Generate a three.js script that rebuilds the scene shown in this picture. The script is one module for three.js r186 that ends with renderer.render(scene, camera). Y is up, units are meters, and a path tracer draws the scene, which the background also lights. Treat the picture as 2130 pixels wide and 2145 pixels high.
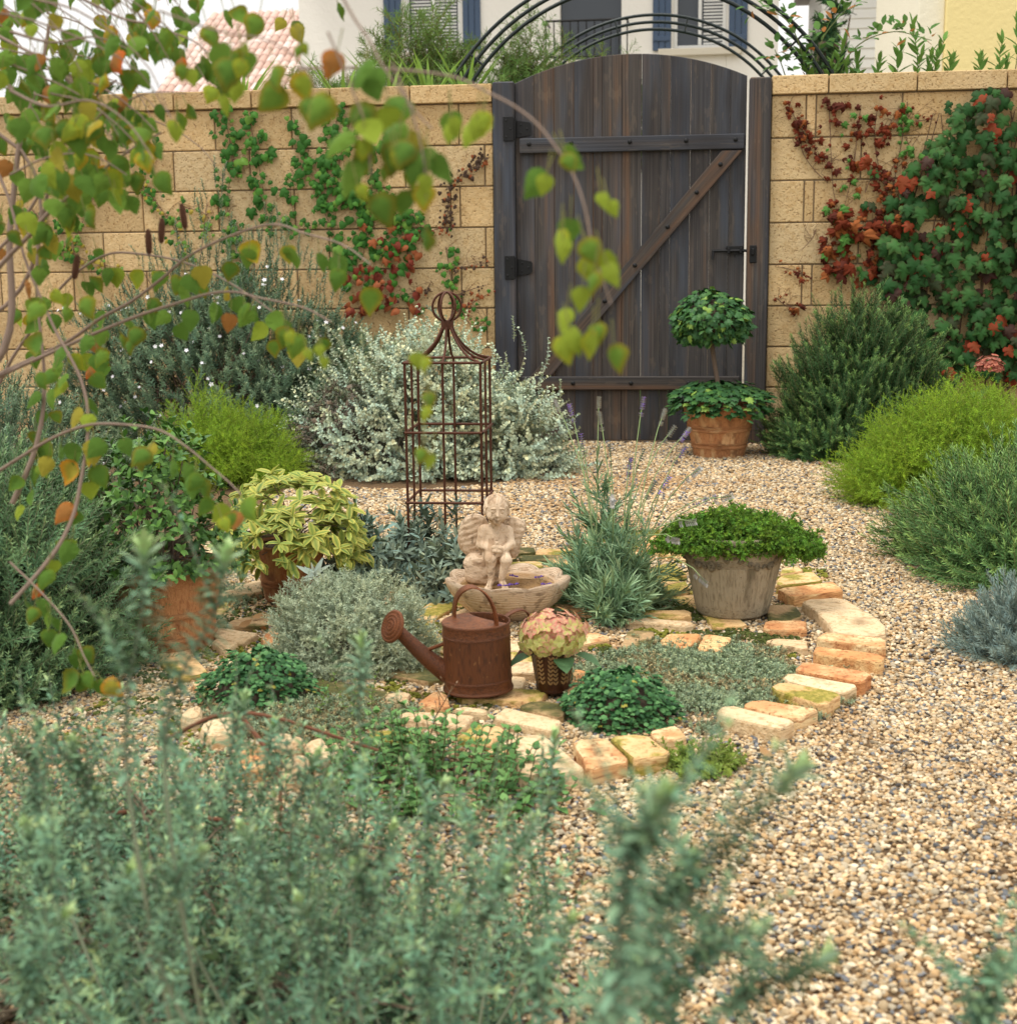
import * as THREE from 'three';
import { mergeGeometries } from 'three/addons/utils/BufferGeometryUtils.js';
import { MarchingCubes } from 'three/addons/objects/MarchingCubes.js';

// ---------------------------------------------------------------- camera, sky, sun, exposure
const scene = new THREE.Scene();
const camera = new THREE.PerspectiveCamera(39.96, 1016 / 1024, 0.05, 400);
camera.position.set(0.318, 0.936, 7.208);
camera.up.set(-0.0114, 0.98415, -0.17698);
camera.lookAt(0.318 - 0.12814, 0.936 - 0.17697, 7.208 - 0.97584);
camera.focus = 4.3;
camera.userData.fStop = 7.0;

const renderer = new THREE.WebGLRenderer({ antialias: true });
renderer.toneMapping = THREE.LinearToneMapping;
renderer.toneMappingExposure = 1.36;
renderer.shadowMap.enabled = true;

{ // bright even overcast: a little brighter overhead than at the horizon
  const W = 128, H = 64, d = new Float32Array(W * H * 4);
  for (let y = 0; y < H; y++) {
    const el = ((y + 0.5) / H - 0.5) * Math.PI, s = Math.max(0, Math.sin(el));
    const L = el < 0 ? 0.35 : 0.7 + 0.72 * s;
    for (let x = 0; x < W; x++) d.set([L * 1.0, L * 0.985, L * 0.955, 1], (y * W + x) * 4);
  }
  const sky = new THREE.DataTexture(d, W, H, THREE.RGBAFormat, THREE.FloatType);
  sky.mapping = THREE.EquirectangularReflectionMapping;
  sky.magFilter = THREE.LinearFilter;
  sky.needsUpdate = true;
  scene.background = sky;
  scene.environment = sky;
}
const sun = new THREE.DirectionalLight(new THREE.Color(1, 0.95, 0.86), 1.5);
sun.position.set(-3.2, 9, 4.6);
sun.target.position.set(0, 0, 2.5);
sun.castShadow = true;
sun.shadow.radius = 20;
Object.assign(sun.shadow.camera, { left: -6, right: 6, top: 6, bottom: -6, near: 0.5, far: 30 });
scene.add(sun, sun.target);

// ---------------------------------------------------------------- helpers
function rng(seed) { let a = seed >>> 0; return () => { a = (a + 0x6d2b79f5) | 0; let t = Math.imul(a ^ (a >>> 15), 1 | a); t = (t + Math.imul(t ^ (t >>> 7), 61 | t)) ^ t; return ((t ^ (t >>> 14)) >>> 0) / 4294967296; }; }
const V = (x, y, z) => new THREE.Vector3(x, y, z);
const lerp = (a, b, t) => a + (b - a) * t;
const clamp = (x, a = 0, b = 1) => Math.min(b, Math.max(a, x));
const smooth = (a, b, x) => { const t = clamp((x - a) / (b - a)); return t * t * (3 - 2 * t); };
const C = (r, g, b) => new THREE.Color().setRGB(r, g, b);   // linear
function h3(x, y, z) { let n = Math.imul(x | 0, 374761393) + Math.imul(y | 0, 668265263) + Math.imul(z | 0, 2147483647 - 1013904223); n = Math.imul(n ^ (n >>> 13), 1274126177); n ^= n >>> 16; return (n >>> 0) / 4294967296; }
function vnoise(x, y, z = 0) { // 0..1
  const X = Math.floor(x), Y = Math.floor(y), Z = Math.floor(z); let u = x - X, v = y - Y, w = z - Z;
  u = u * u * (3 - 2 * u); v = v * v * (3 - 2 * v); w = w * w * (3 - 2 * w);
  const f = (k) => lerp(lerp(h3(X, Y, Z + k), h3(X + 1, Y, Z + k), u), lerp(h3(X, Y + 1, Z + k), h3(X + 1, Y + 1, Z + k), u), v);
  return lerp(f(0), f(1), w);
}
function fbm(x, y, z = 0, o = 4) { let s = 0, a = 0.5, t = 0; for (let i = 0; i < o; i++) { s += a * vnoise(x, y, z + i * 17); t += a; a *= 0.5; x *= 2; y *= 2; z *= 2; } return s / t; }
function pn(x, y, px, py, seed) { // periodic noise for tiling textures
  const X = Math.floor(x), Y = Math.floor(y); let u = x - X, v = y - Y; u = u * u * (3 - 2 * u); v = v * v * (3 - 2 * v);
  const g = (i, j) => h3(((X + i) % px + px) % px, ((Y + j) % py + py) % py, seed);
  return lerp(lerp(g(0, 0), g(1, 0), u), lerp(g(0, 1), g(1, 1), u), v);
}
function pf(u, v, nx, ny, seed, o = 4) { let s = 0, a = 0.5, t = 0; for (let i = 0; i < o; i++) { s += a * pn(u * nx, v * ny, nx, ny, seed + i * 31); t += a; a *= 0.55; nx *= 2; ny *= 2; } return s / t; }
const mix3 = (a, b, t) => [lerp(a[0], b[0], t), lerp(a[1], b[1], t), lerp(a[2], b[2], t)];
function tex(W, H, fn, srgb = true) {
  const d = new Uint8Array(W * H * 4);
  for (let y = 0; y < H; y++) for (let x = 0; x < W; x++) { const c = fn(x / W, y / H); const i = (y * W + x) * 4; d[i] = clamp(c[0], 0, 255); d[i + 1] = clamp(c[1], 0, 255); d[i + 2] = clamp(c[2], 0, 255); d[i + 3] = 255; }
  const t = new THREE.DataTexture(d, W, H); t.wrapS = t.wrapT = THREE.RepeatWrapping; t.magFilter = THREE.LinearFilter; t.minFilter = THREE.LinearMipmapLinearFilter; t.generateMipmaps = true;
  if (srgb) t.colorSpace = THREE.SRGBColorSpace; t.needsUpdate = true; return t;
}
const gray = (W, H, fn) => tex(W, H, (u, v) => { const g = fn(u, v) * 255; return [g, g, g]; }, false);
function rep(t, ru, rv) { const c = t.clone(); c.repeat.set(ru, rv); c.needsUpdate = true; return c; }
const std = (o) => new THREE.MeshStandardMaterial(o);
const taken = new Map();
function numbered(n) { const k = taken.get(n) || 0; taken.set(n, k + 1); return k ? n + '_' + String(k).padStart(3, '0') : n; }
function tag(o, label, category, group, kind) { const u = o.userData = {}; if (label) u.label = label; if (category) u.category = category; if (group) u.group = group; if (kind) u.kind = kind; return o; }
function thing(name, label, category, [x, y, z] = [0, 0, 0], turn = 0, group) { const o = new THREE.Group(); o.name = numbered(name); o.position.set(x, y, z); o.rotation.y = turn; tag(o, label, category, group); scene.add(o); return o; }
function structure(name) { const o = new THREE.Group(); o.name = numbered(name); o.userData.kind = 'structure'; scene.add(o); return o; }
function part(name, geo, mat, parent, label) { const m = new THREE.Mesh(geo, mat); m.name = name; m.castShadow = m.receiveShadow = true; if (label) m.userData.label = label; parent.add(m); return m; }
function chamferBox(w, h, d, b = 0.004) { // 44 triangles, flat chamfers
  const p = [], x = w / 2, y = h / 2, z = d / 2, S = [-1, 1];
  const P = (sx, sy, sz, a) => a === 0 ? V(sx * x, sy * (y - b), sz * (z - b)) : a === 1 ? V(sx * (x - b), sy * y, sz * (z - b)) : V(sx * (x - b), sy * (y - b), sz * z);
  const tri = (A, B, D) => { const n = B.clone().sub(A).cross(D.clone().sub(A)); if (n.dot(A.clone().add(B).add(D)) < 0) p.push(A, D, B); else p.push(A, B, D); };
  const quad = (A, B, D, E) => { tri(A, B, D); tri(A, D, E); };
  for (const s of S) { quad(P(s, -1, -1, 0), P(s, 1, -1, 0), P(s, 1, 1, 0), P(s, -1, 1, 0)); quad(P(-1, s, -1, 1), P(1, s, -1, 1), P(1, s, 1, 1), P(-1, s, 1, 1)); quad(P(-1, -1, s, 2), P(1, -1, s, 2), P(1, 1, s, 2), P(-1, 1, s, 2)); }
  for (const s of S) for (const t of S) { quad(P(s, t, -1, 0), P(s, t, 1, 0), P(s, t, 1, 1), P(s, t, -1, 1)); quad(P(s, -1, t, 0), P(s, 1, t, 0), P(s, 1, t, 2), P(s, -1, t, 2)); quad(P(-1, s, t, 1), P(1, s, t, 1), P(1, s, t, 2), P(-1, s, t, 2)); }
  for (const a of S) for (const c of S) for (const e of S) tri(P(a, c, e, 0), P(a, c, e, 1), P(a, c, e, 2));
  const g = new THREE.BufferGeometry().setFromPoints(p); g.computeVertexNormals(); return boxUV(g);
}
function boxUV(g, ou = 0, ov = 0, turn = false) { // uv in metres from the face's own plane
  if (g.index) g = g.toNonIndexed();
  const p = g.attributes.position, n = p.count, uv = new Float32Array(n * 2), a = V(), b = V(), c = V();
  for (let i = 0; i < n; i += 3) {
    a.fromBufferAttribute(p, i); b.fromBufferAttribute(p, i + 1); c.fromBufferAttribute(p, i + 2);
    const q = b.clone().sub(a).cross(c.clone().sub(a)), ax = Math.abs(q.x), ay = Math.abs(q.y), az = Math.abs(q.z);
    for (const [k, v] of [[0, a], [1, b], [2, c]]) {
      let s, t; if (az >= ax && az >= ay) { s = v.x; t = v.y; } else if (ay >= ax) { s = v.x; t = v.z; } else { s = v.z; t = v.y; }
      if (turn) [s, t] = [t, s]; uv[(i + k) * 2] = s + ou; uv[(i + k) * 2 + 1] = t + ov;
    }
  }
  g.setAttribute('uv', new THREE.BufferAttribute(uv, 2)); return g;
}
function moved(g, x, y, z) { return g.clone().translate(x, y, z); }
class Geo { // grows one mesh out of leaves, tubes and faces
  constructor() { this.p = []; this.c = []; this.i = []; }
  v(x, y, z, c) { this.p.push(x, y, z); this.c.push(c[0], c[1], c[2]); return this.p.length / 3 - 1; }
  leaf(pos, dir, nrm, L, W, o = {}) {
    const { prof = [0.25, 1, 0.8, 0], fold = 0.25, curl = 0.2, col = [1, 1, 1], edge = null, wave = 0 } = o;
    const d = dir.clone().normalize(), s = d.clone().cross(nrm).normalize(), u = s.clone().cross(d).normalize(), n = prof.length - 1; let prev = null;
    for (let k = 0; k <= n; k++) {
      const t = k / n, w = W / 2 * prof[k], b = -curl * L * t * t, cx = pos.x + d.x * L * t + u.x * b, cy = pos.y + d.y * L * t + u.y * b, cz = pos.z + d.z * L * t + u.z * b, f = fold * w + (k % 2 ? wave : -wave) * L;
      let row;
      if (w < 1e-6) row = [this.v(cx, cy, cz, edge || col)];
      else row = [this.v(cx + s.x * w + u.x * f, cy + s.y * w + u.y * f, cz + s.z * w + u.z * f, edge || col), this.v(cx, cy, cz, col), this.v(cx - s.x * w + u.x * f, cy - s.y * w + u.y * f, cz - s.z * w + u.z * f, edge || col)];
      if (prev) {
        const [a, m, b2] = prev.length === 3 ? prev : [prev[0], prev[0], prev[0]], [e, g, h] = row.length === 3 ? row : [row[0], row[0], row[0]];
        const T = (x, y, z) => { if (x !== y && y !== z && x !== z) this.i.push(x, y, z); };
        T(a, m, g); T(a, g, e); T(m, b2, h); T(m, h, g);
      }
      prev = row;
    }
  }
  tube(pts, r0, r1, sides = 5, col = [1, 1, 1]) {
    let prev = null; const n = pts.length - 1, t = V(), a = V(), b = V(); let ref = Math.abs(pts[n].y - pts[0].y) > 0.8 * pts[n].distanceTo(pts[0]) ? V(1, 0, 0.13) : V(0.1, 1, 0.07);
    for (let k = 0; k <= n; k++) {
      t.subVectors(pts[Math.min(n, k + 1)], pts[Math.max(0, k - 1)]).normalize(); a.crossVectors(t, ref).normalize(); b.crossVectors(t, a).normalize();
      const r = lerp(r0, r1, k / n), row = [];
      for (let j = 0; j < sides; j++) { const q = j / sides * Math.PI * 2, cc = Math.cos(q) * r, ss = Math.sin(q) * r; row.push(this.v(pts[k].x + a.x * cc + b.x * ss, pts[k].y + a.y * cc + b.y * ss, pts[k].z + a.z * cc + b.z * ss, col)); }
      if (prev) for (let j = 0; j < sides; j++) { const q = (j + 1) % sides; this.i.push(prev[j], row[j], row[q], prev[j], row[q], prev[q]); }
      prev = row;
    }
  }
  build() { const g = new THREE.BufferGeometry(); g.setAttribute('position', new THREE.Float32BufferAttribute(this.p, 3)); g.setAttribute('color', new THREE.Float32BufferAttribute(this.c, 3)); g.setIndex(this.i); g.computeVertexNormals(); return g; }
}
const curve = (pts, n) => new THREE.CatmullRomCurve3(pts.map((q) => V(...q))).getPoints(n);
const tubeGeo = (pts, r, n = 24, s = 7) => new THREE.TubeGeometry(new THREE.CatmullRomCurve3(pts.map((q) => V(...q))), n, r, s, false);
const barGeo = (a, b, r, s = 7) => new THREE.TubeGeometry(new THREE.LineCurve3(V(...a), V(...b)), 1, r, s, false);
const lathe = (prof, seg = 56) => new THREE.LatheGeometry(prof.map(([r, y]) => new THREE.Vector2(r, y)), seg);
function polyPrism(pts, y0, y1, bevel, seed, jitter = 0.003) { // stone or brick with worn rounded corners from its outline on the ground [[x, z], ...]
  const R = rng(seed), out = [], n = pts.length;
  let area = 0; for (let i = 0; i < n; i++) { const a = pts[i], b = pts[(i + 1) % n]; area += a[0] * b[1] - b[0] * a[1]; }
  const q = area > 0 ? pts : [...pts].reverse();
  for (let i = 0; i < n; i++) {
    const a = q[(i + n - 1) % n], b = q[i], c = q[(i + 1) % n], la = Math.hypot(a[0] - b[0], a[1] - b[1]), lc = Math.hypot(c[0] - b[0], c[1] - b[1]), k = Math.min(0.014, la * 0.3, lc * 0.3) * (0.6 + 0.7 * R());
    const j = () => (R() - 0.5) * 2 * jitter;
    out.push([b[0] + (a[0] - b[0]) / la * k + j(), b[1] + (a[1] - b[1]) / la * k + j()]);
    out.push([b[0] + (c[0] - b[0]) / lc * k + j(), b[1] + (c[1] - b[1]) / lc * k + j()]);
    if (lc > 0.07) { out.push([lerp(b[0], c[0], 0.36) + j(), lerp(b[1], c[1], 0.36) + j()]); out.push([lerp(b[0], c[0], 0.68) + j(), lerp(b[1], c[1], 0.68) + j()]); }
  }
  const s = new THREE.Shape(out.map(([x, z]) => new THREE.Vector2(x, -z)));
  const g = new THREE.ExtrudeGeometry(s, { depth: y1 - y0 - 2 * bevel, bevelEnabled: true, bevelSize: bevel * 0.9, bevelOffset: -bevel * 0.9, bevelThickness: bevel, bevelSegments: 2, curveSegments: 1 });
  g.rotateX(-Math.PI / 2); g.translate(0, y0 + bevel, 0);
  const uv = g.attributes.uv, p = g.attributes.position, nn = g.attributes.normal, ou = R(), ov = R();
  for (let i = 0; i < p.count; i++) { const up = Math.abs(nn.getY(i)) > 0.6; uv.setXY(i, (up ? p.getX(i) : p.getX(i) + p.getZ(i)) + ou, (up ? p.getZ(i) : p.getY(i) * 1.3) + ov); }
  return g;
}
// ---------------------------------------------------------------- outlines of bricks and stones on the ground, branches in the air (metres)
const ringPolys = [
  [[0.368,4.468],[0.393,4.409],[0.529,4.499],[0.495,4.555]],
  [[0.421,4.406],[0.458,4.362],[0.581,4.42],[0.529,4.491]],
  [[0.488,4.299],[0.512,4.241],[0.636,4.316],[0.593,4.402]],
  [[0.515,4.215],[0.539,4.16],[0.678,4.244],[0.637,4.31]],
  [[0.548,4.146],[0.575,4.079],[0.719,4.157],[0.681,4.234]],
  [[0.599,4.005],[0.616,3.944],[0.765,4.005],[0.751,4.073]],
  [[0.619,3.877],[0.641,3.811],[0.787,3.862],[0.773,3.945]],
  [[0.556,3.365],[0.585,3.464],[0.733,3.375],[0.718,3.267]],
  [[0.553,3.333],[0.57,3.212],[0.671,3.136],[0.688,3.258]],
  [[0.573,3.189],[0.583,3.119],[0.63,3.08],[0.651,3.137]],
  [[-0.027,4.657],[0.043,4.627],[0.139,4.817],[0.031,4.858]],
  [[0.098,4.653],[0.16,4.632],[0.217,4.754],[0.141,4.81]],
  [[0.17,4.631],[0.237,4.608],[0.291,4.717],[0.222,4.756]],
  [[0.241,4.587],[0.294,4.546],[0.321,4.624],[0.256,4.641]],
  [[-0.525,4.774],[-0.472,4.731],[-0.427,4.852],[-0.485,4.865]],
];
const stonePolys = [
  [[0.611,3.511],[0.63,3.48],[0.719,3.453],[0.747,3.528],[0.788,3.662],[0.799,3.747],[0.785,3.839],[0.718,3.836],[0.665,3.809],[0.656,3.7],[0.638,3.603]],
  [[-0.642,4.647],[-0.626,4.603],[-0.584,4.585],[-0.564,4.614],[-0.548,4.687],[-0.598,4.716]],
  [[-0.482,4.689],[-0.467,4.666],[-0.409,4.697],[-0.409,4.736],[-0.46,4.726]],
  [[-0.405,4.721],[-0.384,4.69],[-0.34,4.714],[-0.321,4.788],[-0.351,4.813],[-0.39,4.765]],
  [[-0.409,4.861],[-0.407,4.796],[-0.379,4.786],[-0.353,4.862],[-0.386,4.907]],
  [[-1.216,2.988],[-1.209,2.955],[-1.176,2.93],[-1.115,3.002],[-1.078,3.166],[-1.134,3.17]],
  [[-0.701,4.59],[-0.7,4.535],[-0.676,4.519],[-0.656,4.585],[-0.672,4.613]],
];
const pavePolys = [
  [[0.142,2.767],[0.197,2.545],[0.245,2.617],[0.19,2.791]],
  [[0.188,2.805],[0.245,2.631],[0.283,2.715],[0.255,2.88]],
  [[0.258,2.885],[0.286,2.757],[0.314,2.823],[0.304,2.941]],
  [[0.206,3.048],[0.272,2.982],[0.315,3.17],[0.254,3.14]],
  [[0.165,3.088],[0.203,3.061],[0.3,3.205],[0.237,3.283]],
  [[0.154,3.305],[0.217,3.289],[0.264,3.422],[0.177,3.509]],
  [[0.228,3.332],[0.306,3.243],[0.321,3.345],[0.268,3.391]],
  [[0.131,3.433],[0.161,3.42],[0.176,3.538],[0.128,3.552]],
  [[0.162,3.651],[0.17,3.58],[0.321,3.564],[0.323,3.641]],
  [[0.158,3.709],[0.16,3.666],[0.323,3.691],[0.326,3.74]],
  [[0.166,3.782],[0.235,3.776],[0.229,3.938],[0.15,3.945]],
  [[0.245,3.913],[0.262,3.816],[0.347,3.808],[0.316,3.968]],
  [[0.332,3.967],[0.358,3.816],[0.425,3.85],[0.395,3.976]],
  [[0.521,3.5],[0.593,3.485],[0.611,3.605],[0.568,3.662],[0.516,3.657]],
  [[0.498,3.762],[0.51,3.676],[0.611,3.667],[0.606,3.761]],
  [[0.497,3.868],[0.519,3.834],[0.605,3.851],[0.593,3.929]],
  [[0.06,4.135],[0.11,4.172],[0.12,4.211],[0.062,4.262]],
  [[0.056,4.275],[0.103,4.239],[0.079,4.365],[0.056,4.355]],
  [[-0.128,4.627],[-0.103,4.542],[-0.037,4.561],[-0.058,4.667]],
  [[-0.06,4.69],[-0.026,4.672],[-0.007,4.711],[-0.045,4.719]],
  [[-0.078,4.506],[-0.057,4.433],[0.07,4.509],[0.06,4.577]],
  [[-0.271,4.515],[-0.255,4.479],[-0.111,4.492],[-0.12,4.574]],
  [[-0.168,4.458],[-0.148,4.438],[-0.089,4.451],[-0.09,4.479]],
  [[-0.329,4.431],[-0.322,4.354],[-0.274,4.344],[-0.262,4.434]],
  [[-0.246,4.442],[-0.224,4.336],[-0.194,4.352],[-0.171,4.453]],
  [[-0.04,4.428],[-0.006,4.373],[0.071,4.394],[0.067,4.484]],
  [[-0.31,4.592],[-0.236,4.575],[-0.224,4.636],[-0.292,4.646]],
  [[-0.99,3.493],[-0.927,3.304],[-0.872,3.484],[-0.97,3.541]],
  [[-0.852,3.942],[-0.876,3.849],[-0.749,3.893],[-0.769,3.986]],
  [[-0.844,3.986],[-0.844,3.954],[-0.778,3.981],[-0.773,4.08]],
  [[-0.85,3.84],[-0.867,3.778],[-0.801,3.699],[-0.75,3.818]],
  [[-0.762,4.173],[-0.75,4.108],[-0.71,4.128],[-0.722,4.192]],
  [[-0.751,4.234],[-0.759,4.203],[-0.722,4.209],[-0.716,4.252]],
  [[-0.725,3.97],[-0.732,3.878],[-0.704,3.848],[-0.661,4.015]],
  [[-0.889,3.822],[-0.901,3.766],[-0.88,3.75],[-0.859,3.834]],
  [[-0.776,4.311],[-0.765,4.278],[-0.72,4.317],[-0.736,4.379]],
];
const birchBranches = [
  [[[-0.644,0.95,5.282],[-0.604,0.982,5.288],[-0.569,1.013,5.295],[-0.525,1.037,5.302],[-0.481,1.067,5.308],[-0.441,1.089,5.316],[-0.396,1.109,5.323]],0.007,0.003],
  [[[-0.746,0.772,5.123],[-0.625,0.821,5.149],[-0.558,0.855,5.186],[-0.491,0.882,5.223],[-0.431,0.913,5.261],[-0.374,0.945,5.299],[-0.298,0.972,5.335],[-0.229,0.984,5.375],[-0.175,0.971,5.422],[-0.113,0.955,5.468],[-0.068,0.931,5.517]],0.006,0.002],
  [[[-0.769,0.807,5.017],[-0.717,0.861,5.031],[-0.682,0.895,5.051],[-0.63,0.931,5.068],[-0.576,0.951,5.088],[-0.515,0.949,5.112],[-0.455,0.94,5.136],[-0.399,0.924,5.162],[-0.341,0.898,5.19],[-0.273,0.857,5.219],[-0.244,0.838,5.25]],0.005,0.002],
  [[[-0.674,0.787,5.213],[-0.573,0.826,5.227],[-0.52,0.844,5.251],[-0.461,0.863,5.274],[-0.394,0.881,5.296],[-0.338,0.894,5.32],[-0.293,0.896,5.348],[-0.252,0.889,5.378],[-0.183,0.876,5.406],[-0.14,0.859,5.437]],0.006,0.002],
  [[[-0.614,0.92,5.283],[-0.572,0.839,5.303],[-0.553,0.814,5.315],[-0.53,0.778,5.329],[-0.515,0.737,5.345],[-0.511,0.694,5.362],[-0.514,0.647,5.381],[-0.52,0.598,5.401],[-0.535,0.558,5.421],[-0.557,0.525,5.44],[-0.59,0.485,5.462]],0.004,0.006],
  [[[-0.652,0.888,5.192],[-0.64,0.786,5.209],[-0.64,0.729,5.219],[-0.646,0.687,5.228],[-0.656,0.65,5.236],[-0.684,0.585,5.251]],0.004,0.009],
  [[[-0.64,0.658,5.335],[-0.563,0.698,5.356],[-0.498,0.719,5.382],[-0.434,0.723,5.411],[-0.373,0.719,5.442],[-0.324,0.701,5.477],[-0.288,0.687,5.513],[-0.246,0.668,5.55],[-0.22,0.659,5.586]],0.005,0.0015],
  [[[-0.591,0.541,5.452],[-0.531,0.499,5.477],[-0.487,0.466,5.503],[-0.459,0.435,5.53],[-0.435,0.417,5.556]],0.003,0.0015],
  [[[-0.486,1.279,5.304],[-0.439,1.257,5.319],[-0.394,1.247,5.332],[-0.364,1.234,5.348],[-0.326,1.217,5.363],[-0.297,1.192,5.38],[-0.275,1.176,5.398]],0.004,0.0015],
  [[[-0.57,1.217,5.326],[-0.524,1.198,5.344],[-0.481,1.176,5.363],[-0.435,1.153,5.382],[-0.398,1.129,5.402],[-0.365,1.102,5.423]],0.004,0.0015],
  [[[-0.692,0.998,5.177],[-0.677,1.13,5.151],[-0.657,1.185,5.139],[-0.649,1.219,5.132],[-0.637,1.293,5.116]],0.009,0.005],
  [[[-0.63,1.067,5.156],[-0.593,1.137,5.165],[-0.562,1.154,5.183],[-0.533,1.175,5.201],[-0.497,1.192,5.219]],0.005,0.003],
  [[[-0.571,1.083,5.248],[-0.519,1.134,5.253],[-0.488,1.149,5.266],[-0.456,1.157,5.281],[-0.421,1.164,5.296],[-0.363,1.161,5.309]],0.004,0.0015],
  [[[0.003,1.173,5.925],[0.02,1.145,5.937],[0.035,1.125,5.947],[0.049,1.101,5.958],[0.067,1.078,5.968],[0.084,1.057,5.978],[0.096,1.046,5.987]],0.004,0.0015],
  [[[-0.047,1.111,5.892],[0.018,1.109,5.897],[0.074,1.103,5.905],[0.109,1.095,5.916],[0.138,1.08,5.929],[0.16,1.068,5.942],[0.182,1.051,5.956],[0.202,1.027,5.972],[0.216,1.006,5.988],[0.227,0.979,6.006],[0.236,0.942,6.025],[0.252,0.898,6.045]],0.004,0.0012],
  [[[-0.193,1.174,5.848],[-0.128,1.151,5.857],[-0.084,1.142,5.865],[-0.051,1.122,5.877],[-0.027,1.091,5.893]],0.003,0.0012],
  [[[-0.551,1.229,5.424],[-0.497,1.215,5.42],[-0.443,1.221,5.411],[-0.389,1.2,5.408]],0.004,0.0015],
  [[[-0.502,1.143,5.536],[-0.446,1.121,5.558],[-0.385,1.124,5.575],[-0.332,1.097,5.599],[-0.291,1.052,5.627]],0.004,0.0015],
  [[[-0.549,1.049,5.457],[-0.509,1.068,5.448],[-0.468,1.075,5.441],[-0.435,1.068,5.438],[-0.401,1.047,5.437]],0.003,0.0015],
  [[[0.007,1.128,5.984],[0.026,1.084,5.99],[0.04,1.048,5.994],[0.045,1.008,6.001]],0.003,0.001],
  [[[0.062,1.101,5.982],[0.08,1.056,5.987],[0.089,1.021,5.993],[0.092,0.985,5.999]],0.003,0.001],
];
const frontShoots = [
  [[-0.148,0.697,6.083],[-0.149,0.645,6.092],[-0.152,0.588,6.103],[-0.156,0.512,6.117]],
  [[-0.093,0.679,6.027],[-0.105,0.633,6.037],[-0.125,0.573,6.051],[-0.143,0.508,6.065]],
  [[-0.367,0.452,5.848],[-0.364,0.407,5.856],[-0.354,0.324,5.87]],
  [[-0.024,0.539,5.787],[-0.026,0.47,5.8],[-0.027,0.376,5.818],[-0.037,0.265,5.839]],
  [[0.154,0.371,5.59],[0.152,0.298,5.603],[0.15,0.223,5.617],[0.144,0.135,5.634]],
  [[0.298,0.614,6.387],[0.289,0.575,6.396],[0.28,0.53,6.405],[0.269,0.476,6.416]],
  [[0.393,0.594,6.286],[0.355,0.55,6.299],[0.32,0.512,6.311],[0.29,0.463,6.324]],
  [[0.412,0.442,6.26],[0.377,0.429,6.267],[0.351,0.411,6.274]],
  [[0.548,0.408,6.197],[0.537,0.391,6.202],[0.533,0.363,6.207]],
  [[-0.104,0.38,5.724],[-0.122,0.327,5.736],[-0.13,0.232,5.754]],
  [[0.048,0.349,5.71],[0.022,0.296,5.723],[0.017,0.207,5.74]],
  [[0.095,0.377,5.852],[0.099,0.318,5.863],[0.089,0.232,5.88]],
  [[0.147,0.309,5.704],[0.124,0.259,5.716],[0.101,0.171,5.735]],
  [[0.133,0.334,5.907],[0.112,0.282,5.919],[0.103,0.204,5.934]],
  [[-0.183,0.446,5.723],[-0.194,0.387,5.735],[-0.199,0.281,5.755]],
  [[-0.33,0.435,5.847],[-0.313,0.379,5.854],[-0.301,0.295,5.868]],
  [[0.367,0.439,6.215],[0.336,0.428,6.221],[0.301,0.405,6.23]],
  [[0.316,0.512,6.26],[0.298,0.478,6.269],[0.28,0.431,6.28]],
  [[0.213,0.36,6.045],[0.195,0.328,6.053],[0.187,0.268,6.065]],
  [[-0.206,0.429,5.883],[-0.194,0.369,5.892],[-0.199,0.289,5.907]],
  [[0.012,0.342,5.819],[-0.004,0.286,5.831],[-0.014,0.181,5.851]],
  [[-0.205,0.358,5.537],[-0.218,0.298,5.549],[-0.216,0.198,5.567]],
  [[-0.282,0.425,6.047],[-0.267,0.367,6.056],[-0.256,0.285,6.069]],
  [[-0.114,0.383,5.93],[-0.097,0.326,5.938],[-0.107,0.233,5.956]],
  [[-0.099,0.314,5.633],[-0.123,0.245,5.649],[-0.122,0.113,5.673]],
  [[-0.038,0.355,6.028],[-0.018,0.311,6.033],[-0.022,0.234,6.048]],
  [[-0.189,0.385,6.042],[-0.203,0.337,6.053],[-0.193,0.26,6.065]],
  [[0.107,0.343,6.011],[0.088,0.3,6.021],[0.089,0.228,6.034]],
  [[-0.391,0.305,5.673],[-0.416,0.267,5.683],[-0.421,0.179,5.7]],
  [[-0.109,0.42,6.077],[-0.132,0.383,6.086],[-0.131,0.309,6.1]],
  [[-0.002,0.362,5.97],[0.019,0.321,5.975],[0.014,0.242,5.99]],
  [[-0.212,0.388,6.147],[-0.234,0.358,6.155],[-0.229,0.3,6.165]],
];
const nearLeaves = [[0.103,1.058,5.964,0.06],[0.136,1.062,5.979,0.07],[0.04,1.039,5.996,0.06],[0.201,1.014,6.0,0.06],[0.24,0.989,6.01,0.05],[0.218,0.96,6.038,0.07],[0.231,0.943,6.039,0.08],[0.24,0.922,6.052,0.07],[0.225,0.905,6.047,0.07],[0.221,0.88,6.062,0.08],[0.245,0.871,6.061,0.08],[0.233,0.892,6.048,0.06],[0.085,1.007,5.996,0.06],[0.071,1.021,5.995,0.05],[0.045,1.008,6.001,0.05],[-0.043,1.135,5.887,0.04],[-0.096,1.14,5.893,0.04],[-0.231,1.084,5.716,0.06],[-0.105,1.121,5.898,0.06],[-0.18,1.125,5.804,0.06],[-0.127,1.103,5.852,0.07],[0.091,0.852,6.023,0.05],[0.087,0.816,6.03,0.05],[0.097,0.78,6.035,0.05],[-0.015,0.855,5.934,0.04],[-0.044,0.865,5.936,0.04],[-0.197,0.66,5.686,0.06]];
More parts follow.
